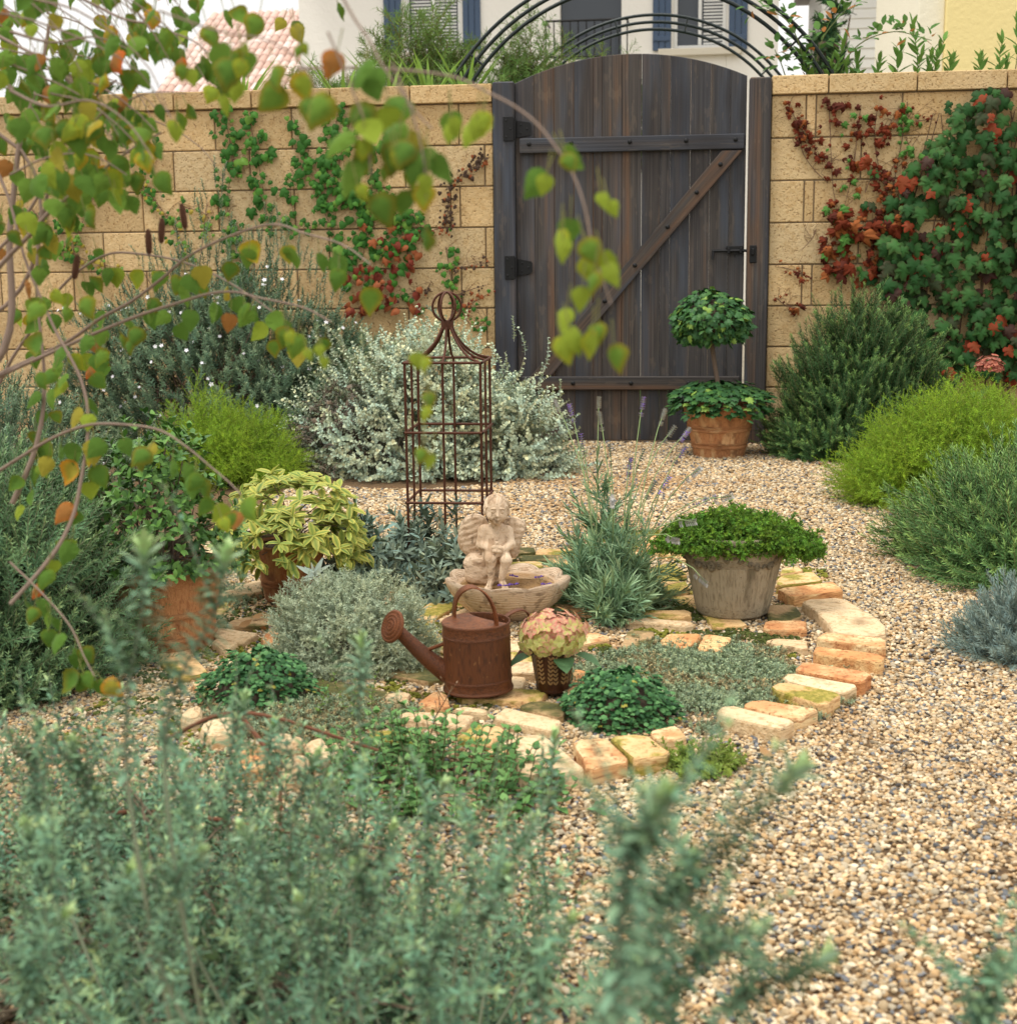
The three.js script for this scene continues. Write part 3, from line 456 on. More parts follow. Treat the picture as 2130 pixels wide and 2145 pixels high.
// ---------------------------------------------------------------- pots (their plants are things of their own)
{
  const a = thing('terracotta_pot', 'ribbed terracotta pot standing on gravel in front of the gate', 'pot', [0.448, 0, 0.5]);
  part('body', lathe([[0.0, 0], [0.118, 0], [0.121, 0.01], [0.127, 0.045], [0.133, 0.05], [0.134, 0.056], [0.13, 0.062], [0.132, 0.066], [0.137, 0.07], [0.133, 0.077], [0.145, 0.125], [0.151, 0.129], [0.152, 0.137], [0.147, 0.142], [0.15, 0.145], [0.155, 0.15], [0.151, 0.157], [0.164, 0.2], [0.171, 0.236], [0.175, 0.244], [0.172, 0.249], [0.16, 0.248], [0.155, 0.2]]), clayMat, a); soilDisc(a, 0.157, 0.225);
  const b = thing('stone_pot', 'grey cast stone pot with fruit garland standing on mossy bricks', 'pot', [0.43, 0.012, 3.55]);
  part('body', lathe([[0, 0], [0.088, 0], [0.094, 0.006], [0.1, 0.03], [0.124, 0.14], [0.127, 0.15], [0.131, 0.16], [0.135, 0.2], [0.138, 0.212], [0.134, 0.218], [0.124, 0.214], [0.12, 0.17]]), concMat, b); soilDisc(b, 0.122, 0.19);
  const gar = []; const R = rng(15);
  for (let k = 0; k < 40; k++) { // swags of leaves and fruit in relief
    const th = k / 40 * Math.PI * 2, sag = Math.abs(Math.sin(th * 2.5)), y = 0.178 - 0.03 * sag + (R() - 0.5) * 0.012, r = 0.126 + (y - 0.14) * 0.14, s = 0.006 + R() * 0.007, g = new THREE.SphereGeometry(1, 8, 6); g.scale(s * (1 + R()), s * (0.7 + R() * 0.5), s * 0.8); g.rotateZ(R() * 2); g.translate(0, y, r); g.rotateY(th); gar.push(g);
  }
  part('garland', mergeGeometries(gar), concMat, b);
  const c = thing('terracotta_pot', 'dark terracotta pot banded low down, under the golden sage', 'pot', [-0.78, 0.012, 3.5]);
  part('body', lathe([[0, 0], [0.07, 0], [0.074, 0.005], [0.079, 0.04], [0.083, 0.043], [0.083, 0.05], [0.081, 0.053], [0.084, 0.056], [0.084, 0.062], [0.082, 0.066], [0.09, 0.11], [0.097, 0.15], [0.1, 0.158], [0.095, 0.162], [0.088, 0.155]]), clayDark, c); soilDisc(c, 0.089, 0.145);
  const d = thing('terracotta_pot', 'large weathered terracotta pot holding the round leaved evergreen shrub', 'pot', [-0.965, 0, 3.96]);
  part('body', lathe([[0, 0], [0.108, 0], [0.113, 0.008], [0.118, 0.03], [0.124, 0.034], [0.123, 0.042], [0.119, 0.046], [0.124, 0.09], [0.13, 0.095], [0.129, 0.104], [0.127, 0.108], [0.138, 0.17], [0.143, 0.192], [0.15, 0.2], [0.149, 0.21], [0.14, 0.212], [0.134, 0.18]]), clayMat, d); soilDisc(d, 0.137, 0.185);
  const e = thing('embossed_pot', 'small dark brown pot embossed with wheat ears, beside the watering can', 'pot', [0.026, 0.012, 4.275], 0.1);
  const em = std({ map: rep(rustTex, 1, 1), color: C(0.42, 0.34, 0.3), roughness: 0.38, bumpMap: roughBump, bumpScale: 0.001 }), gold = std({ color: C(0.26, 0.15, 0.055), roughness: 0.42 });
  part('body', lathe([[0, 0], [0.035, 0], [0.037, 0.004], [0.036, 0.008], [0.049, 0.094], [0.052, 0.1], [0.05, 0.103], [0.045, 0.1]], 8), em, e);
  const rel = new Geo();
  for (let f = 0; f < 8; f++) { const th = f / 8 * Math.PI * 2 + Math.PI / 8; for (const off of [-0.012, 0.012]) for (let k = 0; k < 7; k++) for (const s of [-1, 1]) { const y = 0.022 + k * 0.0095, r = 0.0355 + y * 0.137, P = V(off * (0.6 + y * 6), y, r * 0.965), dr = V(s * 0.7, 1, 0.16); P.applyAxisAngle(V(0, 1, 0), th); dr.applyAxisAngle(V(0, 1, 0), th); rel.leaf(P, dr, V(Math.sin(th), 0, Math.cos(th)), 0.011, 0.0042, { prof: [0.3, 1, 0.9, 0], fold: -0.5, curl: 0.15 }); } }
  part('wheat_relief', rel.build(), gold, e);
}
// ---------------------------------------------------------------- rusty watering can
function band(pts, wd, width, th, ribs = 3) { // a strip bent along pts, with raised ribs
  const n = pts.length, cross = []; for (let k = 0; k <= ribs * 4; k++) { const t = k / (ribs * 4) - 0.5; cross.push([t * width, th / 2 + (Math.cos(k * Math.PI / 2) > 0.5 ? 0.0012 : 0)]); } for (let k = 2; k >= 0; k--) cross.push([(k / 2 - 0.5) * width, -th / 2]);
  const P = [], I = [], U = [], m = cross.length; pts.forEach((p, i) => { const t = pts[Math.min(n - 1, i + 1)].clone().sub(pts[Math.max(0, i - 1)]).normalize(), w = wd.clone().sub(t.clone().multiplyScalar(wd.dot(t))).normalize(), o = t.clone().cross(w).normalize(); cross.forEach(([a, b], k) => { P.push(p.x + w.x * a + o.x * b, p.y + w.y * a + o.y * b, p.z + w.z * a + o.z * b); U.push(a * 4, i / n); }); });
  for (let i = 0; i + 1 < n; i++) for (let k = 0; k < m; k++) { const q = (k + 1) % m, a = i * m + k, b = i * m + q, c = a + m, d = b + m; I.push(a, c, d, a, d, b); }
  const g = new THREE.BufferGeometry(); g.setAttribute('position', new THREE.Float32BufferAttribute(P, 3)); g.setAttribute('uv', new THREE.Float32BufferAttribute(U, 2)); g.setIndex(I); g.computeVertexNormals(); return g;
}
{
  const t = thing('watering_can', 'rusty brown metal watering can with long spout and round rose', 'watering can', [-0.132, 0.024, 4.315], 0); t.rotation.z = 0.02;
  const r = 0.073;
  part('body', lathe([[0, 0.003], [r, 0.002], [r * 1.035, 0], [r * 1.045, 0.003], [r * 1.03, 0.006], [r, 0.008], [r, 0.022], [r * 1.02, 0.0245], [r * 1.02, 0.0275], [r, 0.03], [r * 0.995, 0.118], [r * 1.015, 0.1205], [r * 1.015, 0.1235], [r * 0.995, 0.126], [r * 0.99, 0.143], [r * 1.012, 0.146], [r * 1.015, 0.149], [r * 0.99, 0.151], [r * 0.965, 0.149], [r * 0.965, 0.12], [r * 0.96, 0.03]], 72), rustMat, t);
  { const s = new THREE.Shape(), a0 = 0.62 * Math.PI, a1 = 1.9 * Math.PI; for (let k = 0; k <= 40; k++) { const a = lerp(a0, a1, k / 40); const x = Math.cos(a) * r * 0.99, y = Math.sin(a) * r * 0.99; k ? s.lineTo(x, y) : s.moveTo(x, y); } s.quadraticCurveTo(-0.002, 0.0, Math.cos(a0) * r * 0.99, Math.sin(a0) * r * 0.99);
    const g = new THREE.ExtrudeGeometry(s, { depth: 0.0016, bevelEnabled: false, curveSegments: 16 }); g.rotateX(-Math.PI / 2); const p = g.attributes.position; for (let i = 0; i < p.count; i++) { const q = Math.hypot(p.getX(i), p.getZ(i)) / r; p.setY(i, p.getY(i) + 0.149 + 0.003 * (1 - q * q)); } g.computeVertexNormals(); part('half_lid', g, rustPale, t); }
  { const pts = []; for (let k = 0; k <= 30; k++) { const a = Math.PI * (k / 30), c = Math.cos(a), s = Math.sin(a); pts.push(V(-0.052 * c - 0.002 + 0.0 * s, 0.138 + 0.085 * Math.pow(s, 0.8) + 0.006 * (1 - s), 0.036 * c * -1)); } part('top_handle', band(pts, V(0.5, 0, 0.86), 0.0185, 0.0022), rustPale, t); }
  { const pts = curve([[0.05, 0.14, -0.05], [0.068, 0.153, -0.06], [0.09, 0.157, -0.072], [0.106, 0.142, -0.08], [0.108, 0.115, -0.08], [0.098, 0.08, -0.072], [0.072, 0.045, -0.05], [0.055, 0.03, -0.042]], 30); part('rear_handle', band(pts, V(0.5, 0, 0.87), 0.016, 0.002), rustMat, t); }
  const spA = V(-0.062, 0.035, 0.012), spB = V(-0.17, 0.143, 0.03);
  { const g = new Geo(), pts = []; for (let k = 0; k <= 10; k++) { const q = k / 10; pts.push(V(lerp(spA.x, spB.x, q), lerp(spA.y, spB.y, q) - 0.006 * Math.sin(q * 3.14), lerp(spA.z, spB.z, q))); } g.tube(pts, 0.0225, 0.0125, 20); const gg = g.build(); gg.setAttribute('uv', new THREE.Float32BufferAttribute(Array.from({ length: gg.attributes.position.count }, (_, i) => [gg.attributes.position.getX(i) * 6, gg.attributes.position.getY(i) * 6]).flat(), 2)); part('spout', gg, rustMat, t); }
  const rose = new THREE.Group(); rose.name = 'rose'; t.add(rose); rose.position.copy(spB); rose.quaternion.setFromUnitVectors(V(0, 1, 0), V(-0.62, 0.4, 0.68).normalize());
  const prof = [[0.012, -0.012], [0.02, -0.004], [0.033, 0.004], [0.036, 0.006], [0.0365, 0.009], [0.034, 0.0105]]; for (let k = 0; k <= 16; k++) { const q = 0.033 * (1 - k / 16); prof.push([Math.max(q, 0.0001), 0.0105 + 0.006 * (1 - (q / 0.033) ** 2) + 0.0012 * Math.cos(k * Math.PI / 2)]); }
  part('rose_head', lathe(prof, 48), rustPale, rose);
  { const holes = [], hm = std({ color: C(0.01, 0.006, 0.004), roughness: 1 }); for (let ring = 1; ring < 5; ring++) for (let k = 0; k < ring * 8; k++) { const q = ring * 0.0072, a = k / (ring * 8) * 6.283, g = new THREE.CylinderGeometry(0.0007, 0.0007, 0.0008, 6); g.translate(Math.cos(a) * q, 0.0105 + 0.006 * (1 - (q / 0.033) ** 2) + 0.0008, Math.sin(a) * q); holes.push(g); } part('sprinkle_holes', mergeGeometries(holes), hm, rose); }
  part('spout_strut', barGeo([-0.066, 0.104, 0.016], [-0.106, 0.09, 0.021], 0.0042, 8), rustPale, t);
}
// ---------------------------------------------------------------- iron obelisk
{
  const t = thing('obelisk_trellis', 'square rusty iron obelisk trellis topped by a hooped ball', 'trellis', [-0.41, 0, 3.02], 0.02), s = 0.112, rr = 0.0042;
  for (const [x, z] of [[-1, -1], [1, -1], [1, 1], [-1, 1]]) part('corner_post', barGeo([x * s, -0.02, z * s], [x * s, 0.638, z * s], rr), trellisMat, t);
  for (const [x, z] of [[0, -1], [1, 0], [0, 1], [-1, 0]]) part('upright', barGeo([x * s, -0.02, z * s], [x * s, 0.636, z * s], rr * 0.92), trellisMat, t);
  for (const y of [0.222, 0.432, 0.638]) for (const [a, b] of [[[-1, -1], [1, -1]], [[1, -1], [1, 1]], [[1, 1], [-1, 1]], [[-1, 1], [-1, -1]]]) part('crossbar', barGeo([a[0] * (s + 0.004), y, a[1] * (s + 0.004)], [b[0] * (s + 0.004), y, b[1] * (s + 0.004)], rr), trellisMat, t);
  for (const [x, z] of [[-1, -1], [1, -1], [1, 1], [-1, 1], [0, -1], [1, 0], [0, 1], [-1, 0]]) { const q = Math.hypot(x, z); part('roof_rib', tubeGeo([[x * s, 0.638, z * s], [x * s * 0.66, 0.652, z * s * 0.66], [x * s * 0.32, 0.69, z * s * 0.32], [x / q * 0.015, 0.738, z / q * 0.015]], rr * 0.95, 16, 6), trellisMat, t); }
  part('collar', lathe([[0.0165, 0.73], [0.019, 0.731], [0.019, 0.756], [0.0165, 0.757], [0.016, 0.744]], 24), trellisMat, t);
  for (let k = 0; k < 3; k++) { const g = new THREE.TorusGeometry(0.043, 0.0036, 8, 40); const m = part('ball_hoop', g, trellisMat, t); m.position.y = 0.797; m.rotation.y = 0.25 + k * Math.PI / 3; }
}
// ---------------------------------------------------------------- cherub birdbath
{
  const t = thing('cherub_birdbath', 'cast stone scalloped birdbath with a seated winged cherub', 'birdbath', [-0.158, 0, 3.62], 0.0);
  const strTex = gray(512, 512, (u, v) => 0.5 + 0.5 * Math.sin((v * 34 + 3.2 * pf(u, v, 5, 4, 95, 3)) * 6.283) * (0.5 + 0.5 * pf(u, v, 20, 20, 96, 2)));
  const bowlMat = std({ map: rep(castTex, 3, 1), bumpMap: strTex, bumpScale: 0.0016, roughness: 0.9 }), inMat = std({ map: rep(castTex, 2, 2), color: C(0.92, 0.86, 0.78), bumpMap: roughBump, bumpScale: 0.003, roughness: 0.7 });
  const NT = 144, lobes = 9, surfBowl = (prof, closed) => {
    const P = [], U = [], I = [];
    prof.forEach(([r, y, am, wy], j) => { for (let i = 0; i <= NT; i++) { const th = i / NT * Math.PI * 2, l = Math.abs(Math.cos(th * lobes / 2)), rr = r * (1 + am * (l - 0.6)); P.push(Math.cos(th) * rr * 1.03, y + wy * (l - 0.5), Math.sin(th) * rr * 0.97); U.push(i / NT, j / (prof.length - 1)); } });
    for (let j = 0; j + 1 < prof.length; j++) for (let i = 0; i < NT; i++) { const a = j * (NT + 1) + i, b = a + 1, c = a + NT + 1, d = c + 1; I.push(a, c, d, a, d, b); }
    const g = new THREE.BufferGeometry(); g.setAttribute('position', new THREE.Float32BufferAttribute(P, 3)); g.setAttribute('uv', new THREE.Float32BufferAttribute(U, 2)); g.setIndex(I); g.computeVertexNormals(); return g;
  };
  part('bowl', surfBowl([[0.05, 0.006, 0, 0], [0.06, 0.0, 0, 0], [0.075, 0.01, 0.02, 0], [0.105, 0.03, 0.05, 0], [0.128, 0.052, 0.07, 0], [0.142, 0.074, 0.08, 0], [0.15, 0.09, 0.1, 0.003], [0.1545, 0.102, 0.11, 0.008], [0.1545, 0.109, 0.11, 0.01], [0.15, 0.1125, 0.11, 0.01], [0.142, 0.111, 0.11, 0.009], [0.135, 0.103, 0.1, 0.005], [0.128, 0.096, 0.07, 0]]), bowlMat, t);
  part('basin_floor', surfBowl([[0.13, 0.098, 0.07, 0], [0.12, 0.094, 0.05, 0], [0.08, 0.091, 0, 0], [0.03, 0.09, 0, 0], [0.001, 0.09, 0, 0]]), inMat, t);
  part('water', (() => { const g = new THREE.CircleGeometry(0.124, 64); g.rotateX(-Math.PI / 2); return g; })(), new THREE.MeshPhysicalMaterial({ transmission: 1, roughness: 0.02, ior: 1.33, color: C(0.75, 0.68, 0.55), thickness: 0 }), t).position.y = 0.0955;
  part('foot', lathe([[0, -0.02], [0.075, -0.02], [0.078, -0.004], [0.06, 0.004], [0.04, 0.02]], 40), bowlMat, t);
  // rough rock the figure sits on
  { const g = new THREE.IcosahedronGeometry(1, 4), p = g.attributes.position; for (let i = 0; i < p.count; i++) { const x = p.getX(i), y = p.getY(i), z = p.getZ(i), k = Math.pow(Math.abs(x) ** 4 + Math.abs(y) ** 4 + Math.abs(z) ** 4, -0.25), d = k * (0.9 + 0.22 * fbm(x * 2.2 + 3, y * 2.2, z * 2.2, 4)); p.setXYZ(i, x * d * 0.05, y * d * 0.042, z * d * 0.04); } g.computeVertexNormals(); part('rock_seat', g, castMat, t).position.set(-0.066, 0.13, -0.018); }
  // the figure: one continuous surface from tapered limbs
  const cap = (a, b, ra, rb) => { const A = V(...a), B = V(...b), d = B.clone().sub(A), L2 = d.lengthSq(); return (p) => { const k = clamp(p.clone().sub(A).dot(d) / L2); return p.distanceTo(A.clone().addScaledVector(d, k)) - lerp(ra, rb, k); }; };
  const ell = (c, r) => { const c0 = V(...c); return (p) => { const x = (p.x - c0.x) / r[0], y = (p.y - c0.y) / r[1], z = (p.z - c0.z) / r[2], k = Math.hypot(x, y, z); return (k - 1) * Math.min(...r); }; };
  const smin = (a, b, k) => { const h = clamp(0.5 + 0.5 * (b - a) / k); return lerp(b, a, h) - k * h * (1 - h); };
  const mesh = (f, c, half, n) => {
    const mc = new MarchingCubes(n, new THREE.MeshBasicMaterial(), false, false, 90000), p = V(); mc.isolation = 0;
    for (let z = 0; z < n; z++) for (let y = 0; y < n; y++) for (let x = 0; x < n; x++) { p.set(c[0] + (x - n / 2) / (n / 2) * half, c[1] + (y - n / 2) / (n / 2) * half, c[2] + (z - n / 2) / (n / 2) * half); mc.field[x + y * n + z * n * n] = -f(p); }
    mc.update(); const cnt = mc.count, g = new THREE.BufferGeometry(), P = new Float32Array(mc.positionArray.slice(0, cnt * 3)), N = new Float32Array(mc.normalArray.slice(0, cnt * 3)), U = new Float32Array(cnt * 2);
    for (let i = 0; i < cnt; i++) { for (let k = 0; k < 3; k++) P[i * 3 + k] = P[i * 3 + k] * half + c[k]; U[i * 2] = P[i * 3] * 5; U[i * 2 + 1] = P[i * 3 + 1] * 5 + P[i * 3 + 2] * 3; }
    g.setAttribute('position', new THREE.BufferAttribute(P, 3)); g.setAttribute('normal', new THREE.BufferAttribute(N, 3)); g.setAttribute('uv', new THREE.BufferAttribute(U, 2)); return g;
  };
  const body = [
    [ell([-0.03, 0.213, -0.012], [0.03, 0.036, 0.025]), 0.012], [ell([-0.031, 0.183, -0.006], [0.032, 0.026, 0.028]), 0.014], [cap([-0.06, 0.235, -0.014], [-0.004, 0.235, -0.012], 0.013, 0.013), 0.012], [cap([-0.03, 0.24, -0.012], [-0.027, 0.262, -0.008], 0.014, 0.013), 0.008],
    [cap([-0.065, 0.233, -0.012], [-0.07, 0.196, 0.002], 0.0135, 0.0115), 0.008], [cap([-0.07, 0.196, 0.002], [-0.034, 0.188, 0.03], 0.0115, 0.0085), 0.006], [cap([0.003, 0.233, -0.01], [0.012, 0.2, 0.006], 0.0125, 0.011), 0.008], [cap([0.012, 0.2, 0.006], [-0.008, 0.189, 0.033], 0.011, 0.0085), 0.006],
    [cap([-0.047, 0.172, -0.002], [-0.037, 0.167, 0.046], 0.021, 0.0155), 0.008], [cap([-0.037, 0.167, 0.046], [-0.036, 0.118, 0.046], 0.0145, 0.0085), 0.004], [cap([-0.012, 0.17, 0.0], [0.004, 0.166, 0.048], 0.02, 0.015), 0.008], [cap([0.004, 0.166, 0.048], [-0.008, 0.12, 0.054], 0.014, 0.0085), 0.004],
    [cap([-0.036, 0.109, 0.044], [-0.041, 0.1, 0.066], 0.0088, 0.0072), 0.004], [cap([-0.007, 0.11, 0.052], [0.004, 0.1, 0.073], 0.0088, 0.0072), 0.004],
  ];
  for (const [hx, dir] of [[-0.032, 1], [-0.009, -1]]) for (let k = 0; k < 4; k++) body.push([cap([hx + dir * 0.002, 0.191 - k * 0.0045, 0.037], [hx + dir * 0.013, 0.187 - k * 0.004, 0.045], 0.0037, 0.0029), 0.002]);
  for (const [fx, fz] of [[-0.041, 0.066], [0.004, 0.073]]) for (let k = 0; k < 5; k++) body.push([cap([fx + (k - 2) * 0.0034, 0.098, fz + 0.003], [fx + (k - 2) * 0.0038, 0.096, fz + 0.009 - Math.abs(k - 1.5) * 0.001], 0.0032, 0.0026), 0.002]);
  const fBody = (p) => { let d = 1; for (const [f, k] of body) d = smin(d, f(p), k); return d; };
  const hc = V(-0.026, 0.289, 0.0), hq = new THREE.Quaternion().setFromEuler(new THREE.Euler(-0.03, 0.22, -0.04)).invert();
  const head = [[ell([0, 0.005, -0.004], [0.031, 0.034, 0.033]), 0.001], [ell([0, -0.014, 0.008], [0.0235, 0.02, 0.021]), 0.01], [ell([-0.014, -0.014, 0.017], [0.0105, 0.01, 0.0095]), 0.006], [ell([0.014, -0.014, 0.017], [0.0105, 0.01, 0.0095]), 0.006], [ell([0, -0.03, 0.018], [0.009, 0.0065, 0.008]), 0.006], [cap([0, -0.0015, 0.028], [0, -0.0105, 0.0325], 0.003, 0.0042), 0.003], [ell([0, -0.0195, 0.0285], [0.0062, 0.0022, 0.0032]), 0.0015], [ell([0, -0.0235, 0.0275], [0.0052, 0.0022, 0.0032]), 0.0015], [ell([-0.0315, -0.005, -0.001], [0.0038, 0.0085, 0.006]), 0.002], [ell([0.0315, -0.005, -0.001], [0.0038, 0.0085, 0.006]), 0.002], [cap([0, -0.03, -0.006], [0, -0.05, -0.012], 0.014, 0.0145), 0.008], [cap([-0.017, 0.0076, 0.0262], [-0.007, 0.0085, 0.0292], 0.0016, 0.0016), 0.003], [cap([0.017, 0.0076, 0.0262], [0.007, 0.0085, 0.0292], 0.0016, 0.0016), 0.003]];
  const sock = [ell([-0.0118, 0.0, 0.0315], [0.0068, 0.0052, 0.0065]), ell([0.0118, 0.0, 0.0315], [0.0068, 0.0052, 0.0065])], eye = [ell([-0.0115, 0.0, 0.0245], [0.0056, 0.0047, 0.0052]), ell([0.0115, 0.0, 0.0245], [0.0056, 0.0047, 0.0052])], pup = [ell([-0.0114, 0.0, 0.0302], [0.002, 0.002, 0.002]), ell([0.0114, 0.0, 0.0302], [0.002, 0.002, 0.002])];
  const fHead = (q) => {
    const p = q.clone().sub(hc).applyQuaternion(hq); let d = 1; for (const [f, k] of head) d = smin(d, f(p), k);
    for (const s of sock) d = -smin(-d, s(p), 0.002); for (const e of eye) d = Math.min(d, e(p)); for (const s of pup) d = Math.max(d, -s(p));
    const hair = ell([0, 0.008, -0.007], [0.0335, 0.0345, 0.0345])(p), hl = p.z - 0.017 - 0.55 * (p.y - 0.014) * (p.y > 0.014 ? -0.6 : 1), curl = 0.0022 * Math.sin(Math.atan2(p.x, p.z + 0.02) * 9 + p.y * 260) + 0.0016 * (vnoise(p.x * 160, p.y * 160, p.z * 160) - 0.5) * 2;
    return Math.min(d, Math.max(hair - curl, hl, -0.03 - p.y));
  };
  const gb = mesh(fBody, [-0.027, 0.175, 0.02], 0.1, 92), gh = mesh(fHead, [-0.026, 0.285, -0.002], 0.056, 84);
  part('cherub', mergeGeometries([gb, gh]), castMat, t, 'seated child figure with curly hair, hands together in its lap');
  { const f = [ell([-0.02, 0.2, 0.043], [0.009, 0.008, 0.007]), ell([-0.02, 0.21, 0.043], [0.0045, 0.0045, 0.0045]), ell([-0.028, 0.199, 0.044], [0.007, 0.005, 0.006]), ell([-0.012, 0.198, 0.045], [0.007, 0.005, 0.006]), ell([-0.021, 0.19, 0.048], [0.012, 0.006, 0.006])]; part('bird_in_hands', mesh((p) => { let d = 1; for (const e of f) d = smin(d, e(p), 0.003); return d - 0.0014 * vnoise(p.x * 300, p.y * 300, p.z * 300); }, [-0.02, 0.2, 0.045], 0.028, 40), castMat, t); }
  const wing = (outline, zAt) => {
    const s = new THREE.Shape(); outline.forEach(([x, y], i) => i ? s.lineTo((x - 1070) / 3063, (1139 - y) / 3063 - 0.004) : s.moveTo((x - 1070) / 3063, (1139 - y) / 3063 - 0.004)); s.closePath();
    const pts = s.getSpacedPoints(60), sh = new THREE.Shape(pts), g0 = new THREE.ExtrudeGeometry(sh, { depth: 0.006, bevelEnabled: true, bevelSize: 0.003, bevelThickness: 0.003, bevelSegments: 2 });
    // back and rim from the extrusion; the feathered front is a fine grid pressed against the outline
    const p = g0.attributes.position, uv = g0.attributes.uv; for (let i = 0; i < p.count; i++) { p.setZ(i, p.getZ(i) + zAt(p.getX(i))); uv.setXY(i, p.getX(i) * 5, p.getY(i) * 5); } g0.computeVertexNormals();
    const cx = outline.reduce((a, q) => a + q[0], 0) / outline.length, cy = outline.reduce((a, q) => a + q[1], 0) / outline.length, X = (cx - 1070) / 3063, Y = (1139 - cy) / 3063 - 0.004, P = [], I = [], U = [], n = 18, m = 60;
    for (let j = 0; j <= n; j++) for (let i = 0; i <= m; i++) { const q = pts[i % 60], k = j / n, x = lerp(X, q.x, k), y = lerp(Y, q.y, k), dome = 0.006 * Math.sqrt(Math.max(0, 1 - k ** 3)), f = 0.0026 * (Math.abs(Math.sin((y * 190 + 20 * Math.abs(x) ** 0.5 * Math.sign(cx - 1000) * x * 6 + 2 * fbm(x * 60, y * 60, 2, 3)))) - 0.5) * (k < 0.97 ? 1 : 0); P.push(x, y, zAt(x) + 0.0085 + dome + f); U.push(x * 5, y * 5); }
    for (let j = 0; j < n; j++) for (let i = 0; i < m; i++) { const a = j * (m + 1) + i, b = a + 1, c = a + m + 1, d = c + 1; I.push(a, c, d, a, d, b); }
    const g1 = new THREE.BufferGeometry(); g1.setAttribute('position', new THREE.Float32BufferAttribute(P, 3)); g1.setAttribute('uv', new THREE.Float32BufferAttribute(U, 2)); g1.setIndex(I); g1.computeVertexNormals();
    part('wing', mergeGeometries([g0, g1.toNonIndexed()]), castMat, t);
  };
  wing([[895, 360], [870, 320], [840, 300], [795, 292], [740, 308], [698, 355], [680, 420], [668, 500], [688, 570], [740, 622], [800, 640], [862, 618], [900, 570], [905, 450]], (x) => -0.034 + 0.18 * Math.max(0, -0.06 - x));
  wing([[1020, 350], [1050, 325], [1090, 318], [1145, 325], [1195, 358], [1210, 410], [1182, 450], [1160, 520], [1148, 600], [1130, 635], [1095, 640], [1060, 560], [1030, 470]], (x) => -0.034 - 0.12 * Math.max(0, x));
}
// ---------------------------------------------------------------- beyond the wall: arbor, houses
{
  const m = std({ color: C(0.012, 0.02, 0.02), roughness: 0.45, metalness: 0.3 });
  const a = thing('garden_arbor', 'dark green steel tunnel arbor of triple hoops behind the gate', 'arbor', [0.02, 0, 0]);
  for (const [z, R0, cy] of [[-0.5, 1.13, 1.27], [-2.8, 1.07, 1.45]]) for (let k = 0; k < 3; k++) { const r = R0 + 0.028 - k * 0.047, pts = []; for (let i = 0; i <= 48; i++) { const q = Math.PI * i / 48; pts.push([Math.cos(q) * r, cy + Math.sin(q) * r, z]); } pts.unshift([r, -0.03, z], [r, 0.6, z]); pts.push([-r, 0.6, z], [-r, -0.03, z]); part('hoop', tubeGeo(pts, 0.0105, 110, 8), m, a); }
  for (const [z, R0, cy] of [[-0.5, 1.13, 1.27], [-2.8, 1.07, 1.45]]) for (const q of [0.2, 0.75, 1.35, 1.8, 2.45, 2.95]) { const c = Math.cos(q), s = Math.sin(q); part('tie', barGeo([c * (R0 + 0.028), cy + s * (R0 + 0.028), z + 0.006], [c * (R0 - 0.066), cy + s * (R0 - 0.066), z + 0.006], 0.006), m, a); }
}
const stucco = (r, g, b) => std({ color: C(r, g, b), bumpMap: rep(roughBump, 0.8, 0.8), bumpScale: 0.006, roughness: 0.95 });
const glassMat = std({ color: C(0.05, 0.06, 0.075), roughness: 0.12, metalness: 0.0 }), whiteMat = std({ color: C(0.75, 0.75, 0.73), roughness: 0.6 }), blueMat = std({ color: C(0.05, 0.085, 0.15), roughness: 0.6 });
const bx = (w, h, d) => boxUV(chamferBox(w, h, d, 0.01));
